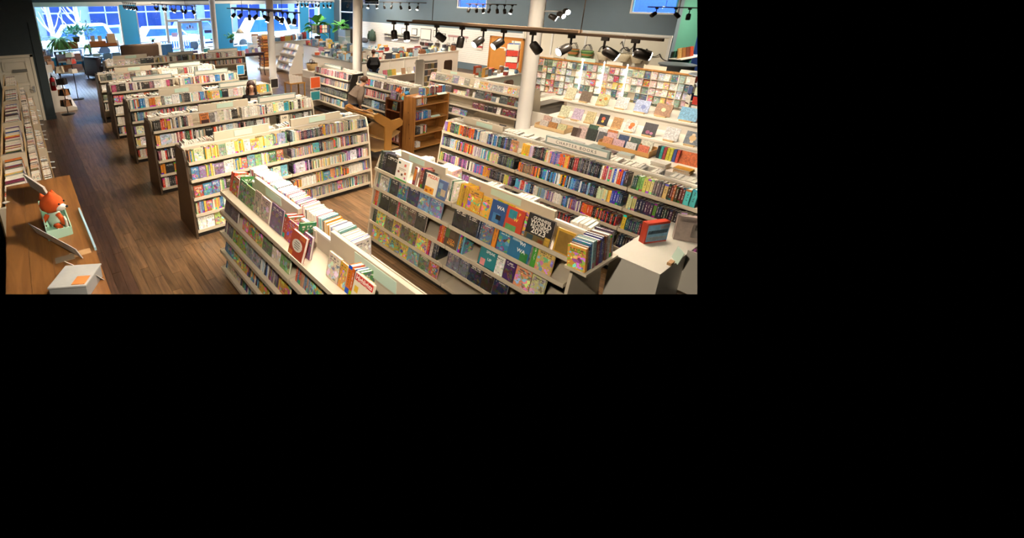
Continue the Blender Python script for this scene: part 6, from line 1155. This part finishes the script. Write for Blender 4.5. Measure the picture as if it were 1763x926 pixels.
goods(40, 11.75, 12.5, 19.5, 16.1, 1.0, 'on the checkout counter', 51, (.12, .3))
goods(42, 13.5, 14.2, 23.2, 18.8, 1.05, 'on the rear counter', 52, (.16, .4))
# glass-front drinks case
t = empty('drinks_cooler', (14.9, 21.0, 0)); tag(t, 'tall black drinks cooler with glass side left of the second post', 'cooler'); MB().box(-.1, .5, -.35, .35, .0, 2.0).build('body', mat('cooler_black', '#28262c', .4), t); MB().box(-.42, -.1, -.34, .34, .05, 1.97).build('glass_case', mat('cooler_glass', '#9fb8b8', .1), t)
for z in (.4, .8, 1.2, 1.6): MB().box(-.43, -.1, -.345, .345, z, z+.02).build('shelf', WHITE, t)
t = empty('stool', (14.1, 17.6, 0)); tag(t, 'blue round stool in front of the drinks cooler', 'stool'); MB().lathe([(.3, .78), (.32, .84), (.1, .87)], (0, 0, 0), 16).build('seat', mat('blue_seat', '#2f4f74', .5), t); MB().lathe([(.22, 0), (.03, .04), (.03, .78)], (0, 0, 0), 12).build('pedestal', DARK, t)
# big plant on stand + wire card rack
plant('large fiddle-leaf plant in front of the blue wall', (16.0, 26.0, .9), .22, 46, LEAF, .45, .8, 1.0, (-.4, 1.1), 12, .5)
MB().lathe([(.3, 0), (.3, .04), (.06, .08), (.06, .84), (.28, .9)], (16.0, 26.0, 0), 14).build('plant_stand', OR, None, label='turned wooden stand under the fiddle-leaf plant', cat='stand')
plant('second leafy plant right of the fiddle-leaf plant', (17.6, 25.6, 1.2), .18, 30, LEAF, .3, .55, .5, (-.5, 1.0), 13, .35)
MB().lathe([(.25, 0), (.25, .04), (.05, .08), (.05, 1.15), (.22, 1.2)], (17.6, 25.6, 0), 14).build('plant_stand', DARK, None, label='dark stand under the second leafy plant', cat='stand')
t = empty('card_rack', (15.0, 24.0, 0)); tag(t, 'black wire card rack in front of the fiddle-leaf plant', 'card rack')
for x in (-.65, .65): MB().box(x-.02, x+.02, -.02, .02, 0, 2.05).build('post', DARK, t)
for z in (1.6, 1.84):
    MB().box(-.66, .66, -.06, .02, z-.02, z).build('wire_tray', DARK, t)
    for k in range(7): MB().box(-.62+k*.18, -.48+k*.18, -.05, -.03, z, z+.2).build('card', mat('rk%d' % (k % 4), ['#d8cdb8', '#c8b8a0', '#3a4a6a', '#c84a4a'][(k % 4) if z < 1.7 else k % 2], .5, var=.4, scale=22), t)
# ------------------------------------------------------------------ gift corner at the right wall
t = counter('white gift counter with open cubbies behind the grey-sweatered person', 12.3, 14.95, 15.4, 16.1, 1.1)
for x in (-1.3, -.45, .4, 1.28): MB().box(x-.012, x+.012, -.37, -.32, .45, 1.06).build('divider', WHITE, t)
MB().box(-1.3, 1.3, -.8, -.32, .43, .46).build('ledge', WHITE, t)
for k, (x, c) in enumerate([(12.5, '#c86a7a'), (12.75, '#8aa05a'), (13.0, '#d8b04a'), (13.55, '#b08a68'), (13.9, '#cfc6b4'), (14.3, '#8a84a8'), (14.65, '#b8a898')]): leaning('picture_book', '%s book in the gift counter cubbies, %s from left' % (cname(hx(c)), ordn(k+1)), 'book', (x, 15.0, .46), (x+.22, 15.0, .46), .26, .03, mat('cu_'+c, c, .5, var=.4, scale=18), (0, .2))
counter('long white gift counter against the slatwall', 15.2, 18.2, 15.9, 16.6, 1.1)
counter('grey-topped gift table near the slatwall', 15.3, 16.3, 17.0, 20.2, 1.0, WHITE, GST)
def goodsx(n, x0, x1, y0, y1, z, where, seed, size=(.1, .26)):
    n0 = len(bpy.data.objects); goods(n, 0, 1, 0, n, z, where, seed, size); r = random.Random(seed+1); k = 0
    for o in [q for q in bpy.data.objects if q.type == 'EMPTY' and q.get('group') == 'small gifts '+where]:
        o.location = (x0+(x1-x0)*(k+.5)/n, y0+(y1-y0)*r.random(), z); k += 1
goodsx(40, 12.4, 14.9, 15.5, 16.0, 1.1, 'on the white gift counter', 61, (.14, .34))
goodsx(32, 15.3, 18.1, 16.0, 16.5, 1.1, 'on the long white counter', 62, (.14, .32))
goods(26, 15.4, 16.2, 20.1, 17.1, 1.0, 'on the grey gift table', 63, (.12, .28))
# slatwall goods
def frame_pic(label, y0, y1, z0, z1):
    t = empty('framed_print', (XR-.035, (y0+y1)/2, (z0+z1)/2)); tag(t, label, 'picture frame', 'framed prints on the slatwall'); w_, h = abs(y1-y0)/2, (z1-z0)/2
    MB().box(-.015, .01, -w_, w_, -h, h).build('frame', DARK, t); MB().box(-.018, -.014, -w_+.03, w_-.03, -h+.03, h-.03).build('print', PAPER, t)
for k, (a, b, c, d) in enumerate([(21.5, 21.1, 1.5, 1.85), (20.6, 20.15, 1.5, 1.88), (19.85, 19.0, 1.3, 1.92), (18.8, 18.4, 1.5, 1.88), (18.2, 17.9, 1.45, 1.75)]): frame_pic('thin black framed print on the slatwall, %s from left' % ordn(k+1), a, b, c, d)
t = empty('hanging_sign', (XR-.04, 17.0, 1.65)); tag(t, 'faded red lettered strip hanging on the slatwall', 'sign'); MB().box(-.01, .01, -.7, .7, -.05, .05).build('strip', mat('faded_red_strip', '#b08a88', .6, var=.3, scale=20), t)
for k in range(5): MB().tube([(-.02, -.6+k*.3, -.05), (-.02, -.6+k*.3, -.25)], .01, 5).build('cord', DARK, t)
t = empty('towel_stack', (XR-.06, 15.5, 1.1)); tag(t, 'red and white striped towel hanging on the slatwall', 'towel'); 
for k in range(5): MB().box(-.02, .02, -.18, .18, .1*k, .1*k+.095).build('stripe', mat('towel_red', '#a84a48', .9) if k % 2 else WHITE, t)
t = empty('wall_shelf', (XR-.14, 21.5, 1.28)); tag(t, 'shelf of eyeglasses on the slatwall', 'shelf'); MB().box(-.14, .12, -1.6, 1.6, 0, .02).build('board', WHITE, t); MB().box(-.14, .12, -1.6, 1.6, .175, .192).build('upper_board', WHITE, t)
for k in range(16):
    o = empty('eyeglasses', (XR-.2, 22.9-k*.19, 1.3+.172*(k % 2))); tag(o, 'dark eyeglasses on the slatwall shelf, %s from left' % ordn(k+1), 'eyeglasses', 'eyeglasses on the slatwall')
    for s_ in (-.04, .04): MB().tube([(0, s_+.03*math.cos(a*.785), .03+.025*math.sin(a*.785)) for a in range(9)], .005, 4).build('rim', DARK, o)
    MB().tube([(0, -.012, .03), (0, .012, .03)], .004, 4).build('bridge', DARK, o)
for k, (y, z, c) in enumerate([(19.6, 1.0, '#3a2c28'), (19.2, 1.0, '#6a3a3a'), (18.9, 1.0, '#2a2a2e'), (18.4, 1.05, '#4a4038'), (17.6, 1.0, '#222024'), (17.2, 1.05, '#33302c')]):
    o = empty('handbag', (XR-.12, y, z)); tag(o, '%s small bag hanging on the slatwall, %s from left' % (cname(hx(c)), ordn(k+1)), 'bag', 'bags hanging on the slatwall'); m = mat('hb_'+c, c, .6)
    MB().prism([(-.12, 0), (.12, 0), (.14, .16), (-.14, .16)], Matrix(((0, 0, 1, 0), (1, 0, 0, 0), (0, 1, 0, 0), (0, 0, 0, 1))), -.04, .04).build('body', m, o); MB().tube([(0, -.1, .16), (0, -.06, .28), (0, .06, .28), (0, .1, .16)], .008, 5).build('strap', m, o); MB().tube([(-.02, 0, .285), (.13, 0, .275)], .008, 5).build('hook', SILVER, o)
t = empty('hanging_jacket', (XR-.12, 24.3, .85)); tag(t, 'green jacket hanging on the slatwall left end', 'jacket'); GJ = mat('green_jacket', '#4a5f50', .9, var=.25, scale=6)
MB().lathe_sq([(.0, 0), (.3, .02), (.3, .35), (.24, .6), (.1, .74), (.0, .78)], (0, 0, 0), (.35, 1, 1), 14, 0).build('body', GJ, t); MB().tube([(-.02, .24, .62), (-.05, .34, .4), (-.05, .34, .1)], [.08, .07, .06], 8).build('sleeve', GJ, t); MB().tube([(-.02, -.24, .62), (-.05, -.34, .4), (-.05, -.34, .1)], [.08, .07, .06], 8).build('sleeve', GJ, t)
o = empty('handbag', (XR-.3, 24.9, .75)); tag(o, 'grey bag beside the green jacket', 'bag'); MB().ball((0, 0, .12), .3, (.6, 1.2, .6), 12).build('body', mat('grey_bag', '#5a5a5e', .9), o)
# narrow white panel with packs, bulletin board, red spinner
t = empty('display_stand', (12.25, 12.6, 0)); tag(t, 'narrow white display panel with hanging packs left of the puzzles', 'display stand'); MB().box(-.2, .2, -.02, .02, 0, 1.46).build('panel', WHITE, t); MB().box(-.22, .95, .0, .04, 1.3, 1.38).build('top_bar', WHITE, t); MB().box(.2, .24, -.05, .05, 0, 1.4).build('post', WHITE, t)
for k in range(4):
    for j in range(4): MB().box(.28+k*.17, .42+k*.17, -.03, .0, .35+j*.24, .56+j*.24).build('pack', mat('pk%d' % ((k+j) % 4), ['#8a8674', '#c8b07a', '#6a6a70', '#b89a88'][(k+j) % 4], .5, var=.4, scale=20), t)
t = empty('bulletin_board', (XR-.05, 13.9, .25)); tag(t, 'large orange wood panel with notices on the right wall', 'board'); OWD = mat('orange_panel_wood', '#c98a3e', .5, var=.12, scale=4)
MB().box(-.03, .02, -.95, .98, 0, 1.55).build('panel', OWD, t)
for a in ((-.98, -.9, 0, 1.6), (.9, .98, 0, 1.6), (-.98, .98, 1.5, 1.6)): MB().box(-.05, -.03, a[0], a[1], a[2], a[3]).build('frame', mat('orange_frame_wood', '#b5742c', .5), t)
for k, (y, z, w_, h) in enumerate([(-.55, 1.35, .5, .1), (-.2, 1.2, .3, .1), (-.05, .95, .28, .12), (.2, 1.05, .3, .06)]): MB().box(-.038, -.03, y-w_/2, y+w_/2, z, z+h).build('notice', PAPER, t)
t = empty('card_spinner', (17.9, 12.55, 0)); tag(t, 'red and white card spinner in front of the orange board', 'spinner rack'); MB().lathe([(.25, 0), (.25, .03), (.02, .05), (.02, 1.85)], (0, 0, 0), 12).build('pole', SILVER, t)
for r_ in range(5):
    for k in range(4): MB().obox(Matrix.Rotation(k*math.pi/2+.5, 4, 'Z') @ Matrix.Translation((0, -.26, .4+r_*.27)), -.24, .24, -.01, .01, 0, .24).build('card_panel', [mat('red_panel', '#c84034', .5, var=.3, scale=12), WHITE, mat('blue_panel', '#3a68b8', .5, var=.5, scale=12)][(r_+k) % 3 if r_ > 2 else (r_+k) % 2], t)
t = empty('display_table', (13.6, 10.6, 0)); tag(t, 'white table of gifts between the puzzles and the orange board', 'table'); MB().box(-.5, 1.6, -.5, .5, .95, 1.0).build('table_top', WHITE, t); MB().box(-.48, 1.58, -.48, .48, 0, .95).build('skirt', mat('pale_green_skirt', '#dfe3cf', .6), t)
counter('white display table along the large window right of the door', 12.0, 16.2, 27.2, 28.2, .9)
goodsx(26, 12.1, 16.1, 27.3, 28.0, .9, 'on the window display table', 65, (.25, .5))
goodsx(16, 13.2, 15.1, 10.2, 11.0, 1.0, 'on the pale green gift table', 64, (.14, .32))
t = empty('chair', (13.6, 12.4, 0)); tag(t, 'brown chair back beside the gift table', 'chair'); MB().prism([(-.2, .95), (.2, .95), (.2, 1.3), (.15, 1.36), (-.15, 1.36), (-.2, 1.3)], Mc, -.03, .03).build('backrest', BRL, t); MB().box(-.22, .22, .05, .5, .5, .56).build('seat', BRL, t)
for x in (-.19, .19):
    for y in (.02, .46): MB().box(x-.02, x+.02, y-.02, y+.02, 0, .95 if y < .1 else .5).build('leg', BRL, t)
# baskets hanging on the panelled wall
for k, (y, z, c, st) in enumerate([(10.45, 1.62, '#a8763f', 1), (9.85, 1.6, '#7a9a5a', 1), (9.2, 1.6, '#d8cfb4', 0), (8.4, 1.62, '#d8cdb0', 0), (7.9, 1.62, '#c8bda0', 0)]):
    t = empty('basket', (XR-.25, y, z)); tag(t, '%s handled basket hanging on the white panelled wall, %s from left' % (['orange and green', 'green striped', 'pale', 'cream', 'straw'][k], ordn(k+1)), 'basket', 'baskets on the panelled wall')
    m = mat('bk_'+c, c, .9, var=.3, scale=30); MB().lathe_sq([(.16, -.3), (.22, -.15), (.27, 0), (.25, 0)], (0, 0, 0), (.6, 1, 1), 14, 0).build('body', m, t)
    if st:
        for j in range(3): MB().lathe_sq([(.18+.03*j, -.28+.09*j), (.195+.03*j, -.23+.09*j)], (0, 0, 0), (.62, 1.02, 1), 14, 0).build('stripe', mat('stripe_green', '#4a7a48', .9) if j % 2 == 0 else mat('stripe_tan', '#c8844a', .9), t)
    for s_ in (-.05, .05): MB().tube([(s_, .17*math.cos(a*.449), .0+.24*math.sin(a*.449)) for a in range(8)], .012, 6).build('handle', DARK, t)
    MB().tube([(-.08, 0, .245), (.25, 0, .235)], .012, 5).build('hook', SILVER, t)
t = empty('scroll_sign', (XR-.08, 7.9, 1.95)); tag(t, 'black wrought wire scroll sign on the panelled wall', 'sign'); pts = []
for i in range(64):
    a = i*.38; pts.append((0, .85-i*.028-.06*math.cos(a), -.006*i+.13*math.sin(a)*(1 if i < 40 else .6)))
MB().tube(pts, .014, 6).build('wire', DARK, t)
t = empty('storage_box', (18.3, 6.3, 0)); tag(t, 'dark grey lidded pedestal before the green wall', 'pedestal'); MB().lathe([(.5, 0), (.5, 1.48), (.55, 1.5), (.55, 1.54)], (0, 0, 0), 18).build('drum', mat('grey_drum', '#6a7478', .5), t)
t = empty('wall_shelf', (19.9, 6.75, 1.55)); tag(t, 'shelf with framed brown pictures on the green wall', 'shelf'); MB().box(-.6, 1.5, -.2, .2, 0, .03).build('board', WHITE, t)
for k, c in enumerate(['#a8844a', '#8a5a2c', '#6a3a24', '#b0472c']): leaning('framed_print', '%s framed picture on the green wall shelf, %s from left' % (cname(hx(c)), ordn(k+1)), 'picture frame', (19.45+k*.36, 6.72, 1.58), (19.78+k*.36, 6.72, 1.58), .36, .03, mat('gf_'+c, c, .5, var=.6, scale=10), (0, .15), mat('gfp_'+c, c, .5, var=.9, scale=20))
# ------------------------------------------------------------------ people
def skin_obj(name, V, E, m, parent, sub=1, root=0):
    me = bpy.data.meshes.new(name); me.from_pydata([v[:3] for v in V], E, []); o = bpy.data.objects.new(name, me); col.objects.link(o)
    md = o.modifiers.new('s', 'SKIN'); md.use_smooth_shade = True
    for i, v in enumerate(V): me.skin_vertices[0].data[i].radius = (v[3], v[3]*(v[4] if len(v) > 4 else 1)); me.skin_vertices[0].data[i].use_root = (i == root)
    sb = o.modifiers.new('u', 'SUBSURF'); sb.levels = sub; sb.render_levels = sub
    dg = bpy.context.evaluated_depsgraph_get(); nm = bpy.data.meshes.new_from_object(o.evaluated_get(dg)); bpy.data.objects.remove(o)
    nm.materials.clear(); nm.materials.append(m)
    for p in nm.polygons: p.use_smooth = True
    return link(name, nm, parent)
SKIN = mat('skin_tone', '#d6a184', .55, var=.06)
def person(label, loc, rz, s, lean, arms, topm, legm, hairm, hairstyle, nod=.25, bulk=1.0):
    """Faces -Y in its own frame.  arms: for left (-x) and right (+x): elbow, wrist offsets from the shoulder."""
    t = empty('person', loc, rz); tag(t, label, 'person'); cl, sl_ = math.cos(lean), math.sin(lean); hp = .95
    def up(x, y, z, r, *a): dz = z-hp; return ((x)*s, (y*1.0-dz*sl_)*s if True else 0, (hp+dz*cl+y*sl_*.0)*s, r*s, *a)
    V = [up(0, 0, .95, .13*bulk), up(0, 0, 1.14, .12*bulk), up(0, 0, 1.33, .135*bulk), up(0, .0, 1.46, .075), up(0, -.01, 1.53, .05)]
    E = [(0, 1), (1, 2), (2, 3), (3, 4)]
    def head(x, y, z, r): # nods about the neck
        dy, dz = y, z-1.56; c, n = math.cos(nod), math.sin(nod); return up(x, dy*c-dz*n-.015, 1.56+dz*c+dy*n, r)
    b = len(V); V += [head(0, -.02, 1.6, .06), head(0, -.012, 1.67, .09), head(0, .01, 1.735, .072), head(0, -.093, 1.655, .014)]; E += [(4, b), (b, b+1), (b+1, b+2), (b+1, b+3)]
    clothes = [(0, 1), (1, 2), (2, 3)]; armsV = []
    for si, (el, wr) in zip((-1, 1), arms):
        b = len(V); sh = (si*.165, .0, 1.40); V += [up(*sh, .06*bulk), up(sh[0]+el[0]*si, sh[1]+el[1], sh[2]+el[2], .046*bulk), up(sh[0]+wr[0]*si, sh[1]+wr[1], sh[2]+wr[2], .03)]
        E += [(2, b), (b, b+1), (b+1, b+2)]; clothes += [(2, b), (b, b+1), (b+1, b+2)]
        e_, w_ = Vector(V[b+1][:3]), Vector(V[b+2][:3]); d = (w_-e_).normalized(); sd = d.cross(Vector((0, 0, 1)) if abs(d.z) < .9 else Vector((0, 1, 0))).normalized()
        pm = len(V); V.append((*(w_+d*.06*s), .03*s)); E.append((b+2, pm))
        for k, ln in enumerate((.07, .08, .075, .06)):
            o_ = sd*(k-1.5)*.02*s; V += [(*(w_+d*.1*s+o_), .0095*s), (*(w_+d*(.1+ln*.6)*s+o_-Vector((0, 0, .012*s))), .0085*s), (*(w_+d*(.1+ln)*s+o_-Vector((0, 0, .03*s))), .007*s)]; q = len(V); E += [(pm, q-3), (q-3, q-2), (q-2, q-1)]
        V += [(*(w_+d*.05*s+sd*.045*s*-si), .011*s), (*(w_+d*.09*s+sd*.065*s*-si), .009*s)]; q = len(V); E += [(b+2, q-2), (q-2, q-1)]
    legs = []
    for si in (-1, 1):
        b = len(V); V += [(si*.09*s, .0, .88*s, .095*s), (si*.1*s, -.01*s, .48*s, .06*s), (si*.1*s, .02*s, .09*s, .042*s), (si*.1*s, -.13*s, .04*s, .038*s)]; E += [(0, b), (b, b+1), (b+1, b+2), (b+2, b+3)]; legs += [(0, b), (b, b+1), (b+1, b+2)]
    cov = {0, 1, 2}|{i for e in clothes[3:] for i in e[:1]}|{i for e in legs for i in e}
    skin_obj('body', [(*v[:3], v[3]*(.72 if i in cov else 1)) for i, v in enumerate(V)], E, SKIN, t)
    def garment(nm, es, grow, m):
        idx = sorted({i for e in es for i in e}); mp = {j: k for k, j in enumerate(idx)}
        skin_obj(nm, [(*V[j][:3], V[j][3]+grow) for j in idx], [(mp[a], mp[c]) for a, c in es], m, t)
    V.append((0, 0, .86*s, .125*s*bulk)); garment('top', clothes+[(0, len(V)-1)], .03, topm); garment('trousers', legs, .014, legm)
    for si in (-1, 1): MB().obox(Matrix.Translation((si*.1*s, 0, 0)), -.05, .05, -.19, .07, 0, .08).build('shoe', DARK, t)
    hc = Vector(head(0, .012, 1.69, 0)[:3]); fwd = (Vector(head(0, -.1, 1.66, 0)[:3])-Vector(head(0, 0, 1.66, 0)[:3])).normalized()
    H_ = MB(); bk_ = -fwd*(.046 if hairstyle == 'long' else .032)*s+Vector((0, 0, .018*s)); H_.ball(hc+bk_, .104*s, (.97, .98, 1), 14)
    if hairstyle == 'long':
        for si in (-1, 1): H_.tube([hc+Vector((si*.03, -.02, .095)), hc+Vector((si*.085, -.005, .03)), hc+Vector((si*.105, .02, -.12)), hc+Vector((si*.11, .0, -.3))], [.016, .022, .036, .02], 8)
        H_.tube([hc+Vector((0, .06, .03)), hc+Vector((0, .1, -.12)), hc+Vector((0, .11, -.3))], [.08, .09, .06], 10)
    elif hairstyle == 'bun': H_.ball((hc.x, hc.y+.125, hc.z+.03), .05*s, (1, 1, 1), 10)
    H_.build('hair', hairm, t)
    for si in (-1, 1):
        MB().ball(head(si*.034, -.083, 1.675, 0)[:3], .011, n=8).build('eye', INK, t); MB().ball(head(si*.086, .0, 1.665, 0)[:3], .022, (.5, .8, 1.2), 8).build('ear', SKIN, t)
    MB().ball(head(0, -.078, 1.612, 0)[:3], .02, (1.1, .5, .4), 8).build('mouth', mat('lips', '#a8584e', .5), t)
    return t, V
JEAN = mat('blue_denim', '#2c3a52', .9, var=.15, scale=20)
t, V = person('woman with long dark brown hair in a black top reading', (4.45, 10.38, 0), R(-18), 1.0, .03, (((.05, .02, -.28), (-.06, -.2, -.14)), ((.05, .02, -.28), (-.06, -.2, -.16))), mat('black_knit', '#1c1a1c', .9), JEAN, mat('dark_brown_hair', '#3a2018', .55, var=.3, scale=30), 'long', .2)
leaning('paperback_book', 'open pale book held by the long-haired woman', 'book', (4.3, 10.13, 1.27), (4.47, 10.1, 1.27), .17, .02, PAPER, (0, -.3))
person('person with brown bun in a grey sweater bending at the shelf', (7.28, 10.05, 0), R(75), .97, .5, (((.08, -.02, -.27), (.04, -.16, -.46)), ((.08, -.05, -.25), (.05, -.3, -.3))), mat('grey_brown_sweater', '#8a7868', .95, var=.2, scale=40), JEAN, mat('mid_brown_hair', '#5a3c26', .6, var=.3, scale=30), 'bun', .3, 1.3)
person('person with auburn hair in a black jacket at the gift counter', (11.75, 14.75, 0), R(150), .92, .12, (((.08, -.02, -.27), (.02, -.16, -.42)), ((.08, -.02, -.27), (.02, -.16, -.42))), mat('black_jacket', '#141315', .9), JEAN, mat('auburn_hair', '#5a2f1c', .6, var=.3, scale=30), 'short', .5, 1.25)
# ------------------------------------------------------------------ books: the largest 300 of each kind singly, the rest as rows
NOUN = dict(early_reader_book='early reader', hardcover_book='hardcover book', paperback_book='paperback', picture_book='picture book', gift_book='gift book', magazine='magazine')
GRP = dict(early_reader_book='early readers on the nearest aisle row', hardcover_book='books on the aisle rows', paperback_book='paperbacks on the chapter books run', picture_book='picture books on the front runs', gift_book='gift books by the third post', magazine='books on the left rack')
cv = MB()
def bx6(mb, x0, x1, y0, y1, z0, z1, mp):
    c = [(x0, y0, z0), (x1, y0, z0), (x1, y1, z0), (x0, y1, z0), (x0, y0, z1), (x1, y0, z1), (x1, y1, z1), (x0, y1, z1)]
    for k, q in (('b', (3, 2, 1, 0)), ('t', (4, 5, 6, 7)), ('s', (0, 1, 5, 4)), ('f', (1, 2, 6, 5)), ('e', (2, 3, 7, 6)), ('k', (3, 0, 4, 7))): mb.face([c[i] for i in q], mp.get(k, 2))
bx6(cv, 0, .09, .0, 1, 0, 1, {'k': 1}); bx6(cv, .91, 1, .0, 1, 0, 1, {'f': 1}); bx6(cv, 0, 1, 0, .03, 0, 1, {'s': 0})
COVER = cv.mesh('book_cover', [SPINE_O, FRONT_O, PLAIN_O])
PGM = MB().box(.09, .91, .03, .97, .015, .975).mesh('book_pages', PAGES)
byk = {}
for b in BOOKS:
    c = b[1] @ Vector((.5, .5, .5)); p = pxy(c)
    lim = 4
    if not (-lim < p[0] < 1200+lim-4 and -5 < p[1] < 506+lim-4): continue
    q = [pxy(b[1] @ Vector(k)) for k in ((0, 0, 0), (1, 0, 0), (0, 1, 0), (0, 0, 1))]
    e = [Vector((q[i][0]-q[0][0], q[i][1]-q[0][1])) for i in (1, 2, 3)]
    area = max(abs(e[0].x*e[2].y-e[0].y*e[2].x), abs(e[1].x*e[2].y-e[1].y*e[2].x) if b[5] else 0)
    rear = 'rear top' in b[3]
    byk.setdefault(b[0], []).append((area*(.5 if rear else 1), b))
for kind, lst in byk.items():
    lst.sort(key=lambda q: -q[0]); st = MB(); tint = []; rn = []
    for i, (ar, (kd, M, c, loc, k, face)) in enumerate(lst):
        if i < 300:
            o = bpy.data.objects.new(kind, COVER); col.objects.link(o); o.matrix_world = M; o.color = (*c, 1)
            pg = bpy.data.objects.new('page_block', PGM); col.objects.link(pg); pg.parent = o
            tag(o, '%s%s %s, %s from left, %s' % ('face-out ' if face else '', cname(c), NOUN[kind], ordn(k), loc), 'book', GRP[kind])
        else:
            n0 = len(st.f); bx = MB(); bx6(bx, 0, 1, 0, 1, 0, 1, {'s': 0, 'f': 1, 'k': 1, 't': 3})
            st.v += [tuple(M @ Vector(v)) for v in bx.v]; i0 = len(st.v)-len(bx.v)
            for f, m_, u in zip(bx.f, bx.m, bx.uv): st.f.append(tuple(i0+j for j in f)); st.m.append(m_); st.uv.append(u); st.sm.append(False)
            r_ = random.random()
            tint += [(*c, 1)]*(len(st.f)-n0); rn += [r_]*(len(st.f)-n0)
    if st.f:
        o = st.build(kind+'_rows', [SPINE_A, FRONT_A, PLAIN_A, PAGES], None, label='tightly packed %s filling the remaining shelves' % {'early_reader_book': 'early readers', 'hardcover_book': 'hardcover books', 'paperback_book': 'paperbacks', 'picture_book': 'picture books', 'gift_book': 'gift books', 'magazine': 'magazines'}[kind], cat='books', kind='stuff')
        a = o.data.attributes.new('tint', 'FLOAT_COLOR', 'FACE'); a.data.foreach_set('color', [x for t_ in tint for x in t_])
        a = o.data.attributes.new('rnd', 'FLOAT', 'FACE'); a.data.foreach_set('value', rn)
    print('BOOKS', kind, len(lst))
# ------------------------------------------------------------------ the built part of the place ends where the picture ends
bpy.context.view_layer.update()
def plane(u, v, axis):
    cw = cam.matrix_world.to_3x3()
    rays = [(cw @ Vector(((a-CX)/F, -(b-CY)/F, -1))) for a, b in (((u, 0), (u, 900)) if axis == 'x' else ((0, v), (1200, v)))]
    n = rays[0].cross(rays[1]).normalized(); inside = cw @ Vector(((100-CX)/F, -(100-CY)/F, -1))
    return -n if n.dot(inside) > 0 else n       # normal points out of the picture
PB, PR = plane(0, 506.5, 'y'), plane(1200.5, 0, 'x'); C0 = cam.matrix_world.translation
BIG = ('floor', 'plank_field', 'ceiling')
for o in list(bpy.data.objects):
    if o.type != 'MESH' or o.name.split('.')[0] == 'ceiling': continue
    par = o.parent
    cs = [o.matrix_world @ Vector(c) for c in o.bound_box]
    size = max((a-b).length for a in cs for b in cs)
    for n in (PB, PR):
        ds = [(c-C0).dot(n) for c in cs]
        if max(ds) <= .002: continue
        if min(ds) >= 0: bpy.data.objects.remove(o); break
        if size < .1:
            if sum(ds) > 0: bpy.data.objects.remove(o); break
            continue
        if o.data.users > 1: o.data = o.data.copy()
        inv = o.matrix_world.inverted(); bm = bmesh.new(); bm.from_mesh(o.data)
        co = inv @ C0; no = (o.matrix_world.to_3x3().transposed() @ n).normalized()
        r = bmesh.ops.bisect_plane(bm, geom=bm.verts[:]+bm.edges[:]+bm.faces[:], plane_co=co, plane_no=no, clear_outer=True)
        eds = [e for e in r['geom_cut'] if isinstance(e, bmesh.types.BMEdge)]
        if eds and o.name.split('.')[0] not in BIG:
            try: bmesh.ops.holes_fill(bm, edges=eds)
            except Exception: pass
        nf = len(bm.faces); bm.to_mesh(o.data); bm.free()
        if nf == 0: bpy.data.objects.remove(o); break
        cs = [o.matrix_world @ Vector(c) for c in o.bound_box]
for o in list(bpy.data.objects):
    if o.type == 'EMPTY' and not o.children: bpy.data.objects.remove(o)
